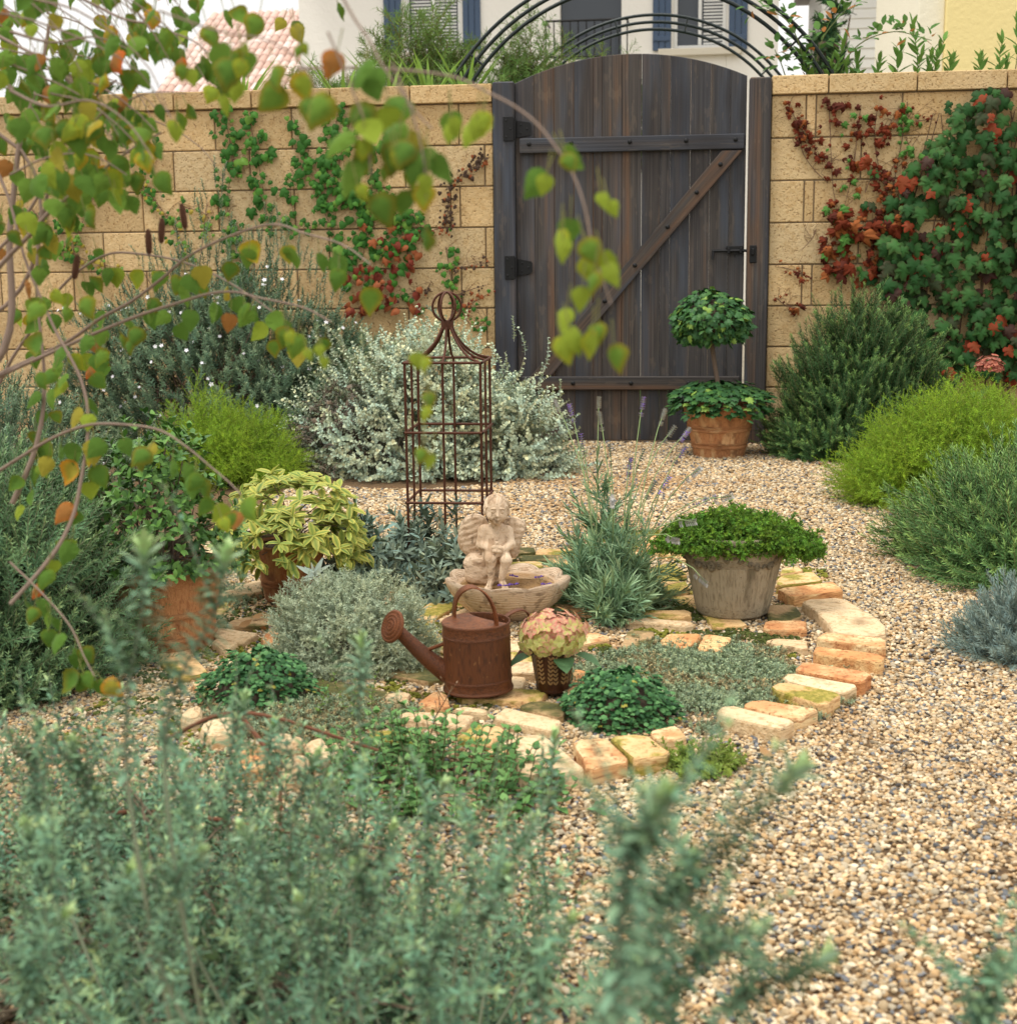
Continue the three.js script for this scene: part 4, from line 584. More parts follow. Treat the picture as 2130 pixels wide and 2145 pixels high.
{
  const h = thing('cream_house', 'cream stucco house with blue shutters and black balcony', 'house', [0, 0, -18]), mt = stucco(0.84, 0.81, 0.75);
  // front wall in pieces round its openings, so that windows sit in real reveals
  const wallPiece = (x0, x1, y0, y1) => part('wall', bx(x1 - x0 - 0.001, y1 - y0, 0.3), mt, h).position.set((x0 + x1) / 2, (y0 + y1) / 2, -0.15);
  wallPiece(-6.6, -4.72, 0, 7); wallPiece(-4.72, -3.72, 0, 4.5); wallPiece(-4.72, -3.72, 5.9, 7); wallPiece(-3.72, -2.0, 0, 7); wallPiece(-2.0, -0.95, 0, 4.2); wallPiece(-2.0, -0.95, 6.0, 7); wallPiece(-0.95, -0.07, 0, 7); wallPiece(-0.07, 0.83, 0, 4.42); wallPiece(-0.07, 0.83, 5.8, 7); wallPiece(0.83, 1.69, 0, 7);
  part('side_wall', bx(0.3, 7, 5), mt, h).position.set(1.54, 3.5, -2.81); part('side_wall', bx(0.3, 7, 5), mt, h).position.set(-6.45, 3.5, -2.81);
  const win = (x0, x1, y0, y1, blind) => {
    const w = new THREE.Group(); w.name = 'window'; h.add(w); w.position.set((x0 + x1) / 2, (y0 + y1) / 2, -0.12); const W = x1 - x0, H = y1 - y0;
    part('pane', bx(W, H, 0.02), glassMat, w).position.z = -0.06; for (const s of [-1, 1]) { part('frame', bx(0.07, H, 0.07), whiteMat, w).position.set(s * (W / 2 - 0.035), 0, 0); part('frame', bx(W - 0.14, 0.07, 0.07), whiteMat, w).position.set(0, s * (H / 2 - 0.035), 0); } part('mullion', bx(0.06, H - 0.14, 0.06), whiteMat, w);
    const sl = []; for (let k = 0; k < 22; k++) { const g = new THREE.BoxGeometry(blind ? W / 2 - 0.12 : W - 0.2, 0.028, 0.008); g.translate(blind ? W / 4 : 0, -H / 2 + 0.1 + k * (H - 0.2) / 22, 0); sl.push(g); } part('blind', mergeGeometries(sl), whiteMat, w).position.z = -0.03;
    part('sill', bx(W + 0.5, 0.12, 0.22), stucco(0.6, 0.55, 0.45), w).position.set(0, -H / 2 - 0.06, 0.13);
  };
  win(-0.07, 0.83, 4.42, 5.8, true); win(-4.72, -3.72, 4.5, 5.9, false);
  const shutter = (x, y0, y1) => { const s = new THREE.Group(); s.name = 'shutter'; h.add(s); s.position.set(x, (y0 + y1) / 2, 0.03); for (let k = -1; k <= 1; k++) part('board', bx(0.1, y1 - y0, 0.035), blueMat, s).position.set(k * 0.105, 0, 0); for (const q of [-0.36, 0.36]) part('batten', bx(0.3, 0.09, 0.02), blueMat, s).position.set(0, q * (y1 - y0), 0.028); };
  shutter(-0.26, 4.4, 5.8); shutter(1.02, 4.38, 5.8); shutter(-4.92, 4.5, 5.9); shutter(-3.53, 4.5, 5.9);
  part('balcony_door', bx(1.05, 1.8, 0.05), glassMat, h).position.set(-1.475, 5.1, -0.2);
  const bal = new THREE.Group(); bal.name = 'balcony'; h.add(bal); bal.position.set(-1.5, 4.2, 0); part('slab', bx(1.5, 0.12, 0.7), stucco(0.55, 0.5, 0.42), bal).position.set(0, -0.06, 0.36);
  for (const [a, b] of [[[-0.68, 0.64, 0.66], [0.68, 0.64, 0.66]], [[-0.68, 0.06, 0.66], [0.68, 0.06, 0.66]], [[-0.68, 0.64, 0.66], [-0.68, 0.64, 0.02]], [[0.68, 0.64, 0.66], [0.68, 0.64, 0.02]]]) part('handrail', barGeo(a, b, 0.02), ironMat, bal);
  for (let k = 0; k <= 10; k++) part('baluster', barGeo([-0.68 + k * 0.136, 0, 0.66], [-0.68 + k * 0.136, 0.64, 0.66], 0.011), ironMat, bal);
  part('roof', bx(9, 0.3, 6.6), std({ color: C(0.32, 0.17, 0.11), roughness: 0.9 }), h).position.set(-2.4, 7.16, -2.6);
}
{ // neighbouring roof of barrel tiles
  const h = thing('tiled_house', 'house with a pale terracotta barrel tile roof beyond the wall', 'house', [-8.6, 0, -20]), roof = new THREE.Group(); roof.name = 'roof'; h.add(roof);
  part('wall', bx(3.9, 3.9, 5), stucco(0.66, 0.6, 0.5), h).position.set(0, 1.95, -3.2);
  const pitch = 0.52; roof.position.set(0, 3.7, -0.5); roof.rotation.x = 0; const sl = new THREE.Group(); sl.name = 'slope';
  const tg = [0, 1].map((k) => { const g = new THREE.CylinderGeometry(0.094, 0.082, 0.44, 10, 1, true, -Math.PI / 2, Math.PI); g.rotateX(-Math.PI / 2 + Math.PI); g.rotateZ(Math.PI); g.computeVertexNormals(); return g; });
  const tm = [[0.62, 0.44, 0.37], [0.7, 0.53, 0.46], [0.56, 0.38, 0.31], [0.74, 0.6, 0.54]].map((c) => std({ color: C(...c), roughness: 0.9, side: THREE.DoubleSide })), R = rng(44), rest = [], rot = new THREE.Euler(pitch, 0, 0);
  const put = (x, k, i) => { const d = k * 0.36, y = d * Math.sin(pitch), z = -d * Math.cos(pitch); if (i < 300) { const m = part('tile', tg[0], tm[Math.floor(R() * 4)], roof); m.position.set(x, y, z); m.rotation.copy(rot); } else { const g = tg[0].clone(); g.rotateX(pitch); g.translate(x, y, z); rest.push(g); } };
  let i = 0; for (let k = 0; k < 13; k++) for (let c = 0; c < 23; c++) put(-1.98 + c * 0.18, k, i++);
  for (let k = 13; k < 16; k++) for (let c = 0; c < 23; c++) put(-1.98 + c * 0.18, k, i++);
  const rm = part('tiles', mergeGeometries(rest), tm[0], roof); rm.userData.kind = 'stuff';
  const deck = part('roof_deck', new THREE.BoxGeometry(4.1, 0.06, 6), std({ color: C(0.4, 0.24, 0.19), roughness: 1 }), roof); deck.rotation.x = pitch; deck.position.set(0, 3 * Math.sin(pitch) - 0.05 - 0.1, -3 * Math.cos(pitch) + 0.15);
}
{
  const y = thing('yellow_house', 'yellow stucco house corner above the latch side wall', 'house', [0, 0, -10]); part('wall', bx(0.29, 6, 4), stucco(0.82, 0.77, 0.62), y).position.set(2.965, 3, -2.0); part('wall', bx(4, 6, 4.2), stucco(0.82, 0.68, 0.32), y).position.set(5.11, 3, -2.0); part('roof', bx(4.9, 0.3, 4.9), std({ color: C(0.32, 0.17, 0.11), roughness: 0.9 }), y).position.set(4.9, 6.15, -2.0);
  const s = thing('white_house', 'white clapboard house wall between the cream and yellow houses', 'house', [0, 0, -18]); for (let k = 0; k < 34; k++) { const m = part('clapboard', bx(1.9, 0.17, 0.03), whiteMat, s); m.position.set(3.35 + 0.0, 0.1 + k * 0.16, 0.02); m.rotation.x = -0.09; } part('wall', bx(1.88, 5.6, 3), whiteMat, s).position.set(3.35, 2.8, -1.52); part('roof', bx(2.4, 0.3, 3.6), std({ color: C(0.3, 0.28, 0.27), roughness: 0.9 }), s).position.set(3.35, 5.75, -1.5);
}
// ---------------------------------------------------------------- plant kit
const matte = (o, k = 0.4) => new THREE.MeshPhysicalMaterial({ specularIntensity: k, ...o });
const leafMat = matte({ vertexColors: true, roughness: 0.6 }, 0.5);                                   // leathery leaves
const dullMat = matte({ vertexColors: true, roughness: 0.85 }, 0.3);                                     // felted leaves, stems
const thinMat = new THREE.MeshPhysicalMaterial({ vertexColors: true, roughness: 1, transmission: 0.32, thickness: 0, specularIntensity: 0.25 });   // thin leaves that light shines through
const barkMat = std({ color: C(0.16, 0.11, 0.08), roughness: 0.95 });
const UP = V(0, 1, 0);
const jit = (c, R, k = 0.22) => { const b = 1 + (R() - 0.5) * 2 * k, w = (R() - 0.5) * k * 0.6; return [c[0] * b * (1 + w), c[1] * b, c[2] * b * (1 - w)]; };
function sprig(o, seed) { // a shoot along +y with leaves all round
  const { len, n, L, W, a0 = 1.15, a1 = 0.4, col, tip = null, stem = [0.2, 0.2, 0.1], stemR = 0.0012, bend = 0.2, prof, fold, curl = 0.2, jitter = 0.5, start = 0.1, edge = null, pairs = false, whorl = 0, shrink = 0.4, vary = 0.22, wave = 0 } = o;
  const R = rng(seed), g = new Geo(), bx = (R() - 0.5) * 2 * bend * len, bz = (R() - 0.5) * 2 * bend * len, at = (t) => V(bx * t * t, len * t, bz * t * t);
  g.tube([at(0), at(0.35), at(0.7), at(1)], stemR, stemR * 0.5, 4, stem);
  for (let k = 0; k < n; k++) {
    const t = whorl ? start + (1 - start) * Math.floor(k / whorl) * whorl / n : pairs ? start + (1 - start) * Math.floor(k / 2) * 2 / n : start + (1 - start) * (k + R() * 0.6) / n, th = whorl ? (k % whorl) * 6.283 / whorl + Math.floor(k / whorl) * 0.8 + (R() - 0.5) * 0.3 : pairs ? (k % 2) * Math.PI + Math.floor(k / 2) * 1.57 + (R() - 0.5) * 0.5 : k * 2.39996 + R() * 0.4, ang = lerp(a0, a1, t) + (R() - 0.5) * jitter;
    const d = V(Math.cos(th) * Math.sin(ang), Math.cos(ang), Math.sin(th) * Math.sin(ang)), s = lerp(1, 1 - shrink, t) * (0.75 + 0.5 * R()), c = jit(tip && t > 0.8 ? mix3(col, tip, (t - 0.8) / 0.2) : col, R, vary);
    g.leaf(at(Math.min(1, t)), d, UP.clone().addScaledVector(d, -d.y).add(V((R() - 0.5) * 0.3, 0, (R() - 0.5) * 0.3)), L * s, W * s, { prof, fold, curl, col: c, edge: edge && jit(edge, R, vary), wave });
  }
  return g.build();
}
function plume(o, seed) { // a shoot that branches into needle-clad twigs
  const { len, twigs, tl, n, L, W, col, stem = [0.2, 0.2, 0.08], spread = 0.7, vary = 0.2, bend = 0.25, stemR = 0.001, curl = 0.1, prof = [1, 0.8, 0] } = o, R = rng(seed), g = new Geo(), bx = (R() - 0.5) * 2 * bend * len, bz = (R() - 0.5) * 2 * bend * len, at = (t) => V(bx * t * t, len * t, bz * t * t);
  g.tube([at(0), at(0.5), at(1)], stemR, stemR * 0.5, 3, stem);
  const needles = (f, l, c0) => { for (let k = 0; k < n; k++) { const t = (k + R()) / n, th = k * 2.4 + R(), p = f(t), ax = f(Math.min(1, t + 0.05)).sub(f(Math.max(0, t - 0.05))).normalize(), s = V(Math.cos(th), R() - 0.5, Math.sin(th)).cross(ax).normalize(), d = ax.clone().multiplyScalar(0.75).add(s.multiplyScalar(0.8)); g.leaf(p, d, ax.clone().cross(d).cross(d).negate().add(V(0, 1e-4, 0)), L * (0.7 + 0.6 * R()), W, { prof, fold: 0, curl, col: jit(c0, R, vary) }); } };
  for (let m = 0; m < twigs; m++) { const t = 0.15 + 0.8 * (m + R() * 0.5) / twigs, th = m * 2.4 + R(), b = at(t), d = V(Math.cos(th) * spread, 0.8, Math.sin(th) * spread).normalize(), l = tl * (1.2 - 0.6 * t) * (0.7 + 0.6 * R()), f = (q) => b.clone().addScaledVector(d, l * q).add(V(0, -0.12 * l * q * q, 0)); g.tube([f(0), f(0.5), f(1)], stemR * 0.7, stemR * 0.3, 3, stem); needles(f, l, col); }
  needles((q) => at(0.5 + 0.5 * q), len * 0.5, col);
  return g.build();
}
const qOf = (d, spin) => new THREE.Quaternion().setFromUnitVectors(UP, d.clone().normalize()).multiply(new THREE.Quaternion().setFromAxisAngle(UP, spin));
function foliage(parent, name, geos, mat, items) { // uncountable shoots of one plant
  const M = new THREE.Matrix4(), col = C(1, 1, 1);
  geos.forEach((g, k) => {
    const L = items.filter((it) => it.g % geos.length === k); if (!L.length) return; const im = new THREE.InstancedMesh(g, mat, L.length); im.name = name; im.userData.kind = 'stuff'; im.castShadow = im.receiveShadow = true;
    L.forEach((it, i) => { M.compose(it.p, it.q, V(it.s, it.s, it.s)); im.setMatrixAt(i, M); col.setRGB(...(it.c || [1, 1, 1])); im.setColorAt(i, col); }); parent.add(im);
  });
}
function mound(o, seed) { // shoots through the volume of a lumpy dome; c is the centre of its base, local
  const { c = [0, 0, 0], r, n, len, up = 0.35, lump = 0.3, lf = 3, fill = 0.45, low = -0.1, s0 = 0.75, s1 = 1.2, tint = 0.15, droop = 0, wild = 0.5, keep } = o, R = rng(seed), out = [];
  for (let i = 0; i < n; i++) {
    const y = lerp(low, 1, R()), th = R() * 6.2832, q = Math.sqrt(Math.max(0, 1 - y * y)), d = V(q * Math.cos(th), y, q * Math.sin(th)), nz = 1 + lump * 2 * (fbm(d.x * lf + seed, d.y * lf + 7, d.z * lf + 3, 3) - 0.5), rho = lerp(fill, 1, Math.sqrt(R())) * nz, tip = V(c[0] + d.x * r[0] * rho, c[1] + Math.max(0.01, d.y * r[1] * rho), c[2] + d.z * r[2] * rho);
    if (keep && !keep(tip)) continue;
    const dir = V(d.x / r[0] * Math.min(...r), d.y / r[1] * Math.min(...r), d.z / r[2] * Math.min(...r)).normalize().multiplyScalar(1 - up).add(V(0, up - droop * (1 - y), 0)).add(V((R() - 0.5) * wild, (R() - 0.5) * wild, (R() - 0.5) * wild)).normalize(), s = lerp(s0, s1, R()), b = 1 + (R() - 0.5) * 2 * tint, w = (R() - 0.5) * tint;
    const p = tip.clone().addScaledVector(dir, -len * s); if (p.y < 0.002) p.y = 0.002;
    out.push({ g: Math.floor(R() * 97), p, q: qOf(dir, R() * 6.28), s, c: [b * (1 + w), b, b * (1 - w)], dir, tip });
  }
  return out;
}
function stems(parent, items, n, seed, base, rBase, r0, r1, mat = barkMat) { // woody branches that carry the shoots
  const R = rng(seed), g = new Geo(); for (let i = 0; i < n; i++) { const it = items[Math.floor(R() * items.length)], a = R() * 6.28, q = rBase * Math.sqrt(R()), b = V(base[0] + Math.cos(a) * q, base[1] - 0.01, base[2] + Math.sin(a) * q), m = b.clone().lerp(it.p, 0.5).add(V((R() - 0.5) * 0.05, 0.04, (R() - 0.5) * 0.05)); g.tube([b, b.clone().lerp(m, 0.6).add(V(0, 0.02, 0)), m, it.p], r0, r1, 5); } part('branches', g.build(), mat, parent);
}
const toEye = (p) => V(0.318, 0.936, 7.208).sub(p).normalize();
function leaves(t, geos, mats, list, name = 'leaf', max = 300) { // the leaves that can be picked apart are parts, the rest one mass
  const o = t.position; list.forEach((it) => { it.rank = it.score ?? it.p.clone().sub(it.mid || V(0, 0, 0)).dot(toEye(it.p.clone().add(o))); }); list.sort((a, b) => b.rank - a.rank);
  list.slice(0, max).forEach((it) => { const m = part(name, geos[it.g % geos.length], mats[(it.m ?? it.g) % mats.length], t); m.position.copy(it.p); m.quaternion.copy(it.q); m.scale.setScalar(it.s); });
  mats.forEach((mt, k) => { const rest = list.slice(max).filter((it) => (it.m ?? it.g) % mats.length === k); if (rest.length) foliage(t, 'foliage', geos, mt, rest.map((it) => ({ ...it, c: null }))); });
}
function faceQ(dir, nrm) { const y = dir.clone().normalize(), x = y.clone().cross(nrm).normalize(), z = x.clone().cross(y).normalize(); return new THREE.Quaternion().setFromRotationMatrix(new THREE.Matrix4().makeBasis(x, y, z)); }
const oneLeaf = (L, W, o) => { const g = new Geo(); if (o.stalk) g.tube([V(0, -o.stalk, 0), V(0, 0.002, 0)], L * 0.018, L * 0.012, 3, o.stalkCol || o.col || [1, 1, 1]); g.leaf(V(0, 0, 0), UP, V(0, 0, 1), L, W, o); return g.build(); };
function fanLeaf(outline, o = {}) { // lobed leaf: outline [[x, y], ...] round a centre vein point, stalk at the origin, grows along +y, faces +z
  const { col = [1, 1, 1], edge = col, cup = 0.15, seed = 1, crinkle = 0.04, heart = [0, 0.42] } = o, g = new Geo(), R = rng(seed), c = g.v(heart[0], heart[1], 0.02, col), mid = outline.map(([x, y]) => { const mx = lerp(heart[0], x, 0.55), my = lerp(heart[1], y, 0.55); return g.v(mx, my, cup * 0.3 * (mx * mx) + (R() - 0.5) * crinkle + 0.015, col); }), out = outline.map(([x, y]) => g.v(x, y, cup * (x * x + 0.4 * (y - 0.4) ** 2) * -1 + (R() - 0.5) * crinkle, edge)), n = outline.length;
  for (let i = 0; i < n; i++) { const j = (i + 1) % n; g.i.push(c, mid[i], mid[j], mid[i], out[i], out[j], mid[i], out[j], mid[j]); } return g.build();
}
const tinted = (r, g, b, o = {}) => std({ color: C(r, g, b), roughness: 0.6, ...o });
const thinTinted = (r, g, b) => new THREE.MeshPhysicalMaterial({ color: C(r, g, b), roughness: 1, transmission: 0.32, thickness: 0, specularIntensity: 0.4 });
const thinVar = (list) => list.map((c) => { const m = thinMat.clone(); m.color = C(...c); return m; });
const leafVar = (list, rough = 0.55, spec = 0.4) => list.map((c) => matte({ vertexColors: true, color: C(...c), roughness: rough }, spec));
// ---------------------------------------------------------------- shrubs of the borders
const needle = [0.6, 1, 0.85, 0], G3 = (f) => [1, 2, 3].map(f);
const westGeo = G3((s) => sprig({ len: 0.12, n: 40, L: 0.024, W: 0.0058, a0: 1.2, a1: 0.5, col: [0.14, 0.22, 0.125], tip: [0.38, 0.48, 0.3], stem: [0.28, 0.3, 0.24], prof: needle, curl: 0.15, fold: 0.3 }, 10 + s));
const roseGeo = G3((s) => sprig({ len: 0.17, n: 64, L: 0.026, W: 0.0042, a0: 1.15, a1: 0.5, col: [0.05, 0.12, 0.035], tip: [0.22, 0.37, 0.1], stem: [0.25, 0.24, 0.12], prof: needle, curl: 0.1, fold: -0.3, start: 0.04 }, 20 + s));
const rose2Geo = G3((s) => sprig({ len: 0.16, n: 60, L: 0.025, W: 0.0038, a0: 1.15, a1: 0.5, col: [0.085, 0.18, 0.05], tip: [0.26, 0.42, 0.12], stem: [0.3, 0.3, 0.14], prof: needle, curl: 0.1, fold: -0.3, start: 0.04, bend: 0.3 }, 25 + s));
const goldGeo = G3((s) => plume({ len: 0.17, twigs: 11, tl: 0.085, n: 17, L: 0.0095, W: 0.0017, col: [0.28, 0.45, 0.035], stem: [0.32, 0.38, 0.06], spread: 0.55, vary: 0.28 }, 30 + s));
{ // grey green bush against the wall, small white flowers
  const t = thing('coast_rosemary', 'tall grey green bush with tiny white flowers against the creeper wall', 'shrub', [-2.0, 0, 0.6]);
  const a = mound({ r: [0.95, 0.95, 0.48], n: 3600, len: 0.12, up: 0.4, lump: 0.25, fill: 0.5 }, 101), b = mound({ c: [0.05, 0.45, -0.1], r: [0.6, 0.85, 0.3], n: 420, len: 0.12, up: 0.8, lump: 0.5, fill: 0.35, low: 0.15, wild: 0.35 }, 102), c = mound({ c: [0.62, 0, -0.15], r: [0.45, 0.72, 0.35], n: 1000, len: 0.12, up: 0.4 }, 103);
  foliage(t, 'foliage', westGeo, dullMat, [...a, ...b, ...c]); stems(t, b, 46, 3, [0, 0, 0], 0.25, 0.006, 0.0014); stems(t, a, 60, 4, [0, 0, 0], 0.3, 0.006, 0.0016);
  const fg = new Geo(); for (let k = 0; k < 5; k++) { const q = k * 1.257; fg.leaf(V(0, 0, 0), V(Math.cos(q), 0.3, Math.sin(q)), UP, 0.0095, 0.006, { prof: [0.4, 1, 0.9, 0], curl: 0.1, fold: 0.1, col: [0.8, 0.78, 0.82] }); } const R = rng(8);
  foliage(t, 'flowers', [fg.build()], dullMat, a.filter(() => R() < 0.075).map((it) => ({ g: 0, p: it.tip.clone(), q: qOf(it.dir.clone().add(V(0, 0, 0.6)), R() * 6), s: 0.9 + R() * 0.5 })));
}
{ // silver licorice plant
  const t = thing('licorice_plant', 'sprawling silver leaved licorice plant behind the iron obelisk', 'shrub', [-0.9, 0, 0.95]);
  const g = G3((s) => sprig({ len: 0.13, n: 20, L: 0.0165, W: 0.0145, a0: 1.25, a1: 0.7, col: [0.46, 0.52, 0.36], stem: [0.42, 0.42, 0.34], prof: [0.5, 1, 0.95, 0.35], curl: 0.2, fold: 0.15, shrink: 0.3, bend: 0.5, vary: 0.28, stemR: 0.0013 }, 40 + s));
  const a = mound({ r: [0.62, 0.7, 0.48], n: 1900, len: 0.13, up: 0.25, lump: 0.38, lf: 3.2, fill: 0.62, wild: 0.9, tint: 0.22 }, 111), b = mound({ c: [0.42, 0, 0.1], r: [0.34, 0.47, 0.34], n: 520, len: 0.13, up: 0.2, lump: 0.4, fill: 0.6, wild: 0.9, tint: 0.2 }, 112), c = mound({ c: [0.2, 0.1, 0], r: [0.5, 0.62, 0.35], n: 120, len: 0.13, up: 0.6, lump: 0.5, fill: 0.8, wild: 0.5 }, 113);
  foliage(t, 'foliage', g, dullMat, [...a, ...b, ...c]); stems(t, [...a, ...c], 150, 5, [0, 0, 0], 0.2, 0.004, 0.0012, std({ color: C(0.3, 0.26, 0.2), roughness: 1 })); stems(t, b, 40, 6, [0.3, 0, 0.05], 0.15, 0.003, 0.0012, std({ color: C(0.3, 0.26, 0.2), roughness: 1 }));
  const dead = G3((s) => sprig({ len: 0.1, n: 16, L: 0.014, W: 0.01, a0: 1.5, a1: 1.0, col: [0.16, 0.13, 0.1], stem: [0.2, 0.16, 0.12], prof: [0.5, 1, 0.9, 0.3], curl: 0.8, bend: 0.6 }, 45 + s)); foliage(t, 'dry_foliage', dead, dullMat, mound({ c: [-0.36, 0.02, 0.15], r: [0.26, 0.42, 0.26], n: 240, len: 0.1, wild: 1.2, up: 0.1 }, 114));
}
{ const t = thing('golden_breath_of_heaven', 'feathery yellow green shrub in front of the flowering grey bush', 'shrub', [-1.66, 0, 1.4]); const a = mound({ r: [0.4, 0.4, 0.32], n: 650, len: 0.2, up: 0.3, lump: 0.25, fill: 0.5, s0: 0.8, s1: 1.25, wild: 0.45 }, 121); const b = mound({ c: [-0.12, 0.1, 0], r: [0.2, 0.46, 0.15], n: 22, len: 0.2, up: 0.6, fill: 0.8 }, 122); foliage(t, 'foliage', goldGeo, thinMat, [...a, ...b]); stems(t, a, 50, 7, [0, 0, 0], 0.12, 0.004, 0.001); }
{ const t = thing('golden_breath_of_heaven', 'large feathery yellow green shrub spilling over the gravel path edge', 'shrub', [1.36, 0, 1.72]); const a = mound({ r: [0.56, 0.5, 0.46], n: 1250, len: 0.2, up: 0.22, lump: 0.25, fill: 0.5, s0: 0.85, s1: 1.35, wild: 0.45 }, 123); foliage(t, 'foliage', goldGeo, thinMat, a); stems(t, a, 60, 8, [0, 0, 0], 0.15, 0.004, 0.001); }
{ const t = thing('rosemary', 'dark upright rosemary bush under the red wall vine', 'shrub', [1.12, 0, 0.42]); const a = mound({ r: [0.48, 0.84, 0.36], n: 2000, len: 0.17, up: 0.5, lump: 0.22, fill: 0.5, s0: 0.8, s1: 1.3, wild: 0.5 }, 131), b = mound({ c: [-0.1, 0.02, 0.1], r: [0.46, 0.4, 0.32], n: 500, len: 0.17, up: 0.2, wild: 0.6 }, 132); foliage(t, 'foliage', roseGeo, leafMat, [...a, ...b]); stems(t, a, 90, 9, [0, 0, 0], 0.12, 0.006, 0.0015); }
{ const t = thing('rosemary', 'low spreading rosemary with arching stems beside the yellow green shrub', 'shrub', [1.32, 0, 2.85]); const a = mound({ r: [0.46, 0.4, 0.52], n: 1800, len: 0.16, up: 0.2, lump: 0.28, fill: 0.5, wild: 0.6, s0: 0.8, s1: 1.3 }, 133); foliage(t, 'foliage', rose2Geo, leafMat, a); stems(t, a, 80, 10, [0, 0, 0], 0.14, 0.004, 0.0012); }
{ const t = thing('grey_lavender', 'compact blue grey lavender at the edge of the gravel path', 'shrub', [1.13, 0, 3.83]); const g = G3((s) => sprig({ len: 0.075, n: 40, L: 0.021, W: 0.0026, a0: 1.0, a1: 0.4, col: [0.24, 0.32, 0.28], stem: [0.28, 0.32, 0.28], prof: needle, curl: 0.05 }, 50 + s)); const a = mound({ r: [0.21, 0.2, 0.24], n: 800, len: 0.075, up: 0.3, lump: 0.2, fill: 0.55 }, 135); foliage(t, 'foliage', g, dullMat, a); stems(t, a, 40, 11, [0, 0, 0], 0.08, 0.003, 0.001); }
{ const t = thing('rosemary', 'loose grey green rosemary bush beside the large terracotta pot', 'shrub', [-1.3, 0, 4.2]); const a = mound({ r: [0.42, 0.62, 0.44], n: 2600, len: 0.12, up: 0.35, lump: 0.3, fill: 0.45 }, 141), b = mound({ c: [0.1, 0, 0.22], r: [0.2, 0.26, 0.2], n: 420, len: 0.12, up: 0.3 }, 142); const g = G3((s) => sprig({ len: 0.12, n: 42, L: 0.021, W: 0.004, a0: 1.2, a1: 0.5, col: [0.11, 0.2, 0.09], tip: [0.3, 0.44, 0.2], stem: [0.28, 0.3, 0.2], prof: needle, curl: 0.1 }, 53 + s)); foliage(t, 'foliage', g, dullMat, [...a, ...b]); stems(t, a, 80, 12, [0, 0, 0], 0.15, 0.005, 0.0013); }
{ // hydrangea bloom glimpsed between the shrubs at the wall's foot
  const t = thing('hydrangea_bush', 'hydrangea with pink faded bloom below the large green ivy', 'shrub', [1.56, 0, 1.05]); const g = G3((s) => { const q = new Geo(), R = rng(60 + s); for (let k = 0; k < 4; k++) { const a = k * 1.57; q.leaf(V(0, 0, 0), V(Math.cos(a), 0.25, Math.sin(a)), UP, 0.015, 0.015, { prof: [0.3, 1, 1, 0.4], curl: 0.1, col: jit([0.5, 0.24, 0.15], R, 0.3), edge: jit([0.42, 0.1, 0.08], R, 0.3) }); } return q.build(); });
  foliage(t, 'florets', g, thinMat, mound({ c: [0, 0.45, 0], r: [0.055, 0.06, 0.055], n: 80, len: 0.0, low: -0.6, fill: 0.85 }, 143)); const lf = G3((s) => sprig({ len: 0.12, n: 6, L: 0.09, W: 0.06, a0: 1.3, a1: 0.9, col: [0.07, 0.15, 0.05], prof: [0.3, 1, 0.9, 0], pairs: true }, 63 + s)); const a = mound({ r: [0.25, 0.42, 0.22], n: 40, len: 0.12 }, 144); foliage(t, 'foliage', lf, leafMat, a); stems(t, a, 12, 13, [0, 0, 0], 0.08, 0.005, 0.003);
}
{ const t = thing('coast_rosemary', 'grey green bush filling the border between birch and yellow green shrub', 'shrub', [-2.35, 0, 2.3]); const a = mound({ r: [0.6, 0.62, 0.6], n: 1200, len: 0.12, up: 0.4, lump: 0.3, fill: 0.5 }, 151); foliage(t, 'foliage', westGeo, dullMat, a); stems(t, a, 50, 19, [0, 0, 0], 0.25, 0.006, 0.0016); }
// ---------------------------------------------------------------- plants of the round bed
{ // round leaved evergreen in the large pot
  const t = thing('evergreen_shrub', 'glossy round leaved evergreen shrub growing in the large terracotta pot', 'shrub', [-0.98, 0.185, 3.95]), R = rng(201), list = [], tips = mound({ c: [0, 0.02, 0], r: [0.22, 0.37, 0.2], n: 620, len: 0.05, up: 0.4, lump: 0.2, fill: 0.5, low: -0.1 }, 202);
  for (const it of tips) { const k = 5; for (let i = 0; i < k; i++) { const th = i / k * 6.28 + R(), e = 0.55 + R() * 0.5, u = it.dir, s1 = u.clone().cross(V(0.3, 0.2, 1)).normalize(), s2 = u.clone().cross(s1), d = u.clone().multiplyScalar(Math.cos(e)).addScaledVector(s1, Math.sin(e) * Math.cos(th)).addScaledVector(s2, Math.sin(e) * Math.sin(th)); list.push({ g: Math.floor(R() * 9), m: Math.floor(R() * 97), p: it.tip.clone().addScaledVector(u, -0.016 * R()), q: faceQ(d, u.clone().addScaledVector(d, -u.dot(d)).add(V(0, 0.3, 0))), s: 0.8 + 0.4 * R(), mid: V(0, 0.2, 0) }); } }
  const gs = [1, 2, 3].map((k) => oneLeaf(0.019 + k * 0.0012, 0.0125, { prof: [0.2, 0.75, 1, 0.7, 0.15], curl: 0.12 * k, fold: 0.22 })); leaves(t, gs, leafVar([[0.07, 0.16, 0.035], [0.1, 0.22, 0.045], [0.14, 0.28, 0.06], [0.05, 0.12, 0.03]], 0.38), list); stems(t, tips, 60, 14, [0, 0, 0], 0.04, 0.004, 0.0012);
}
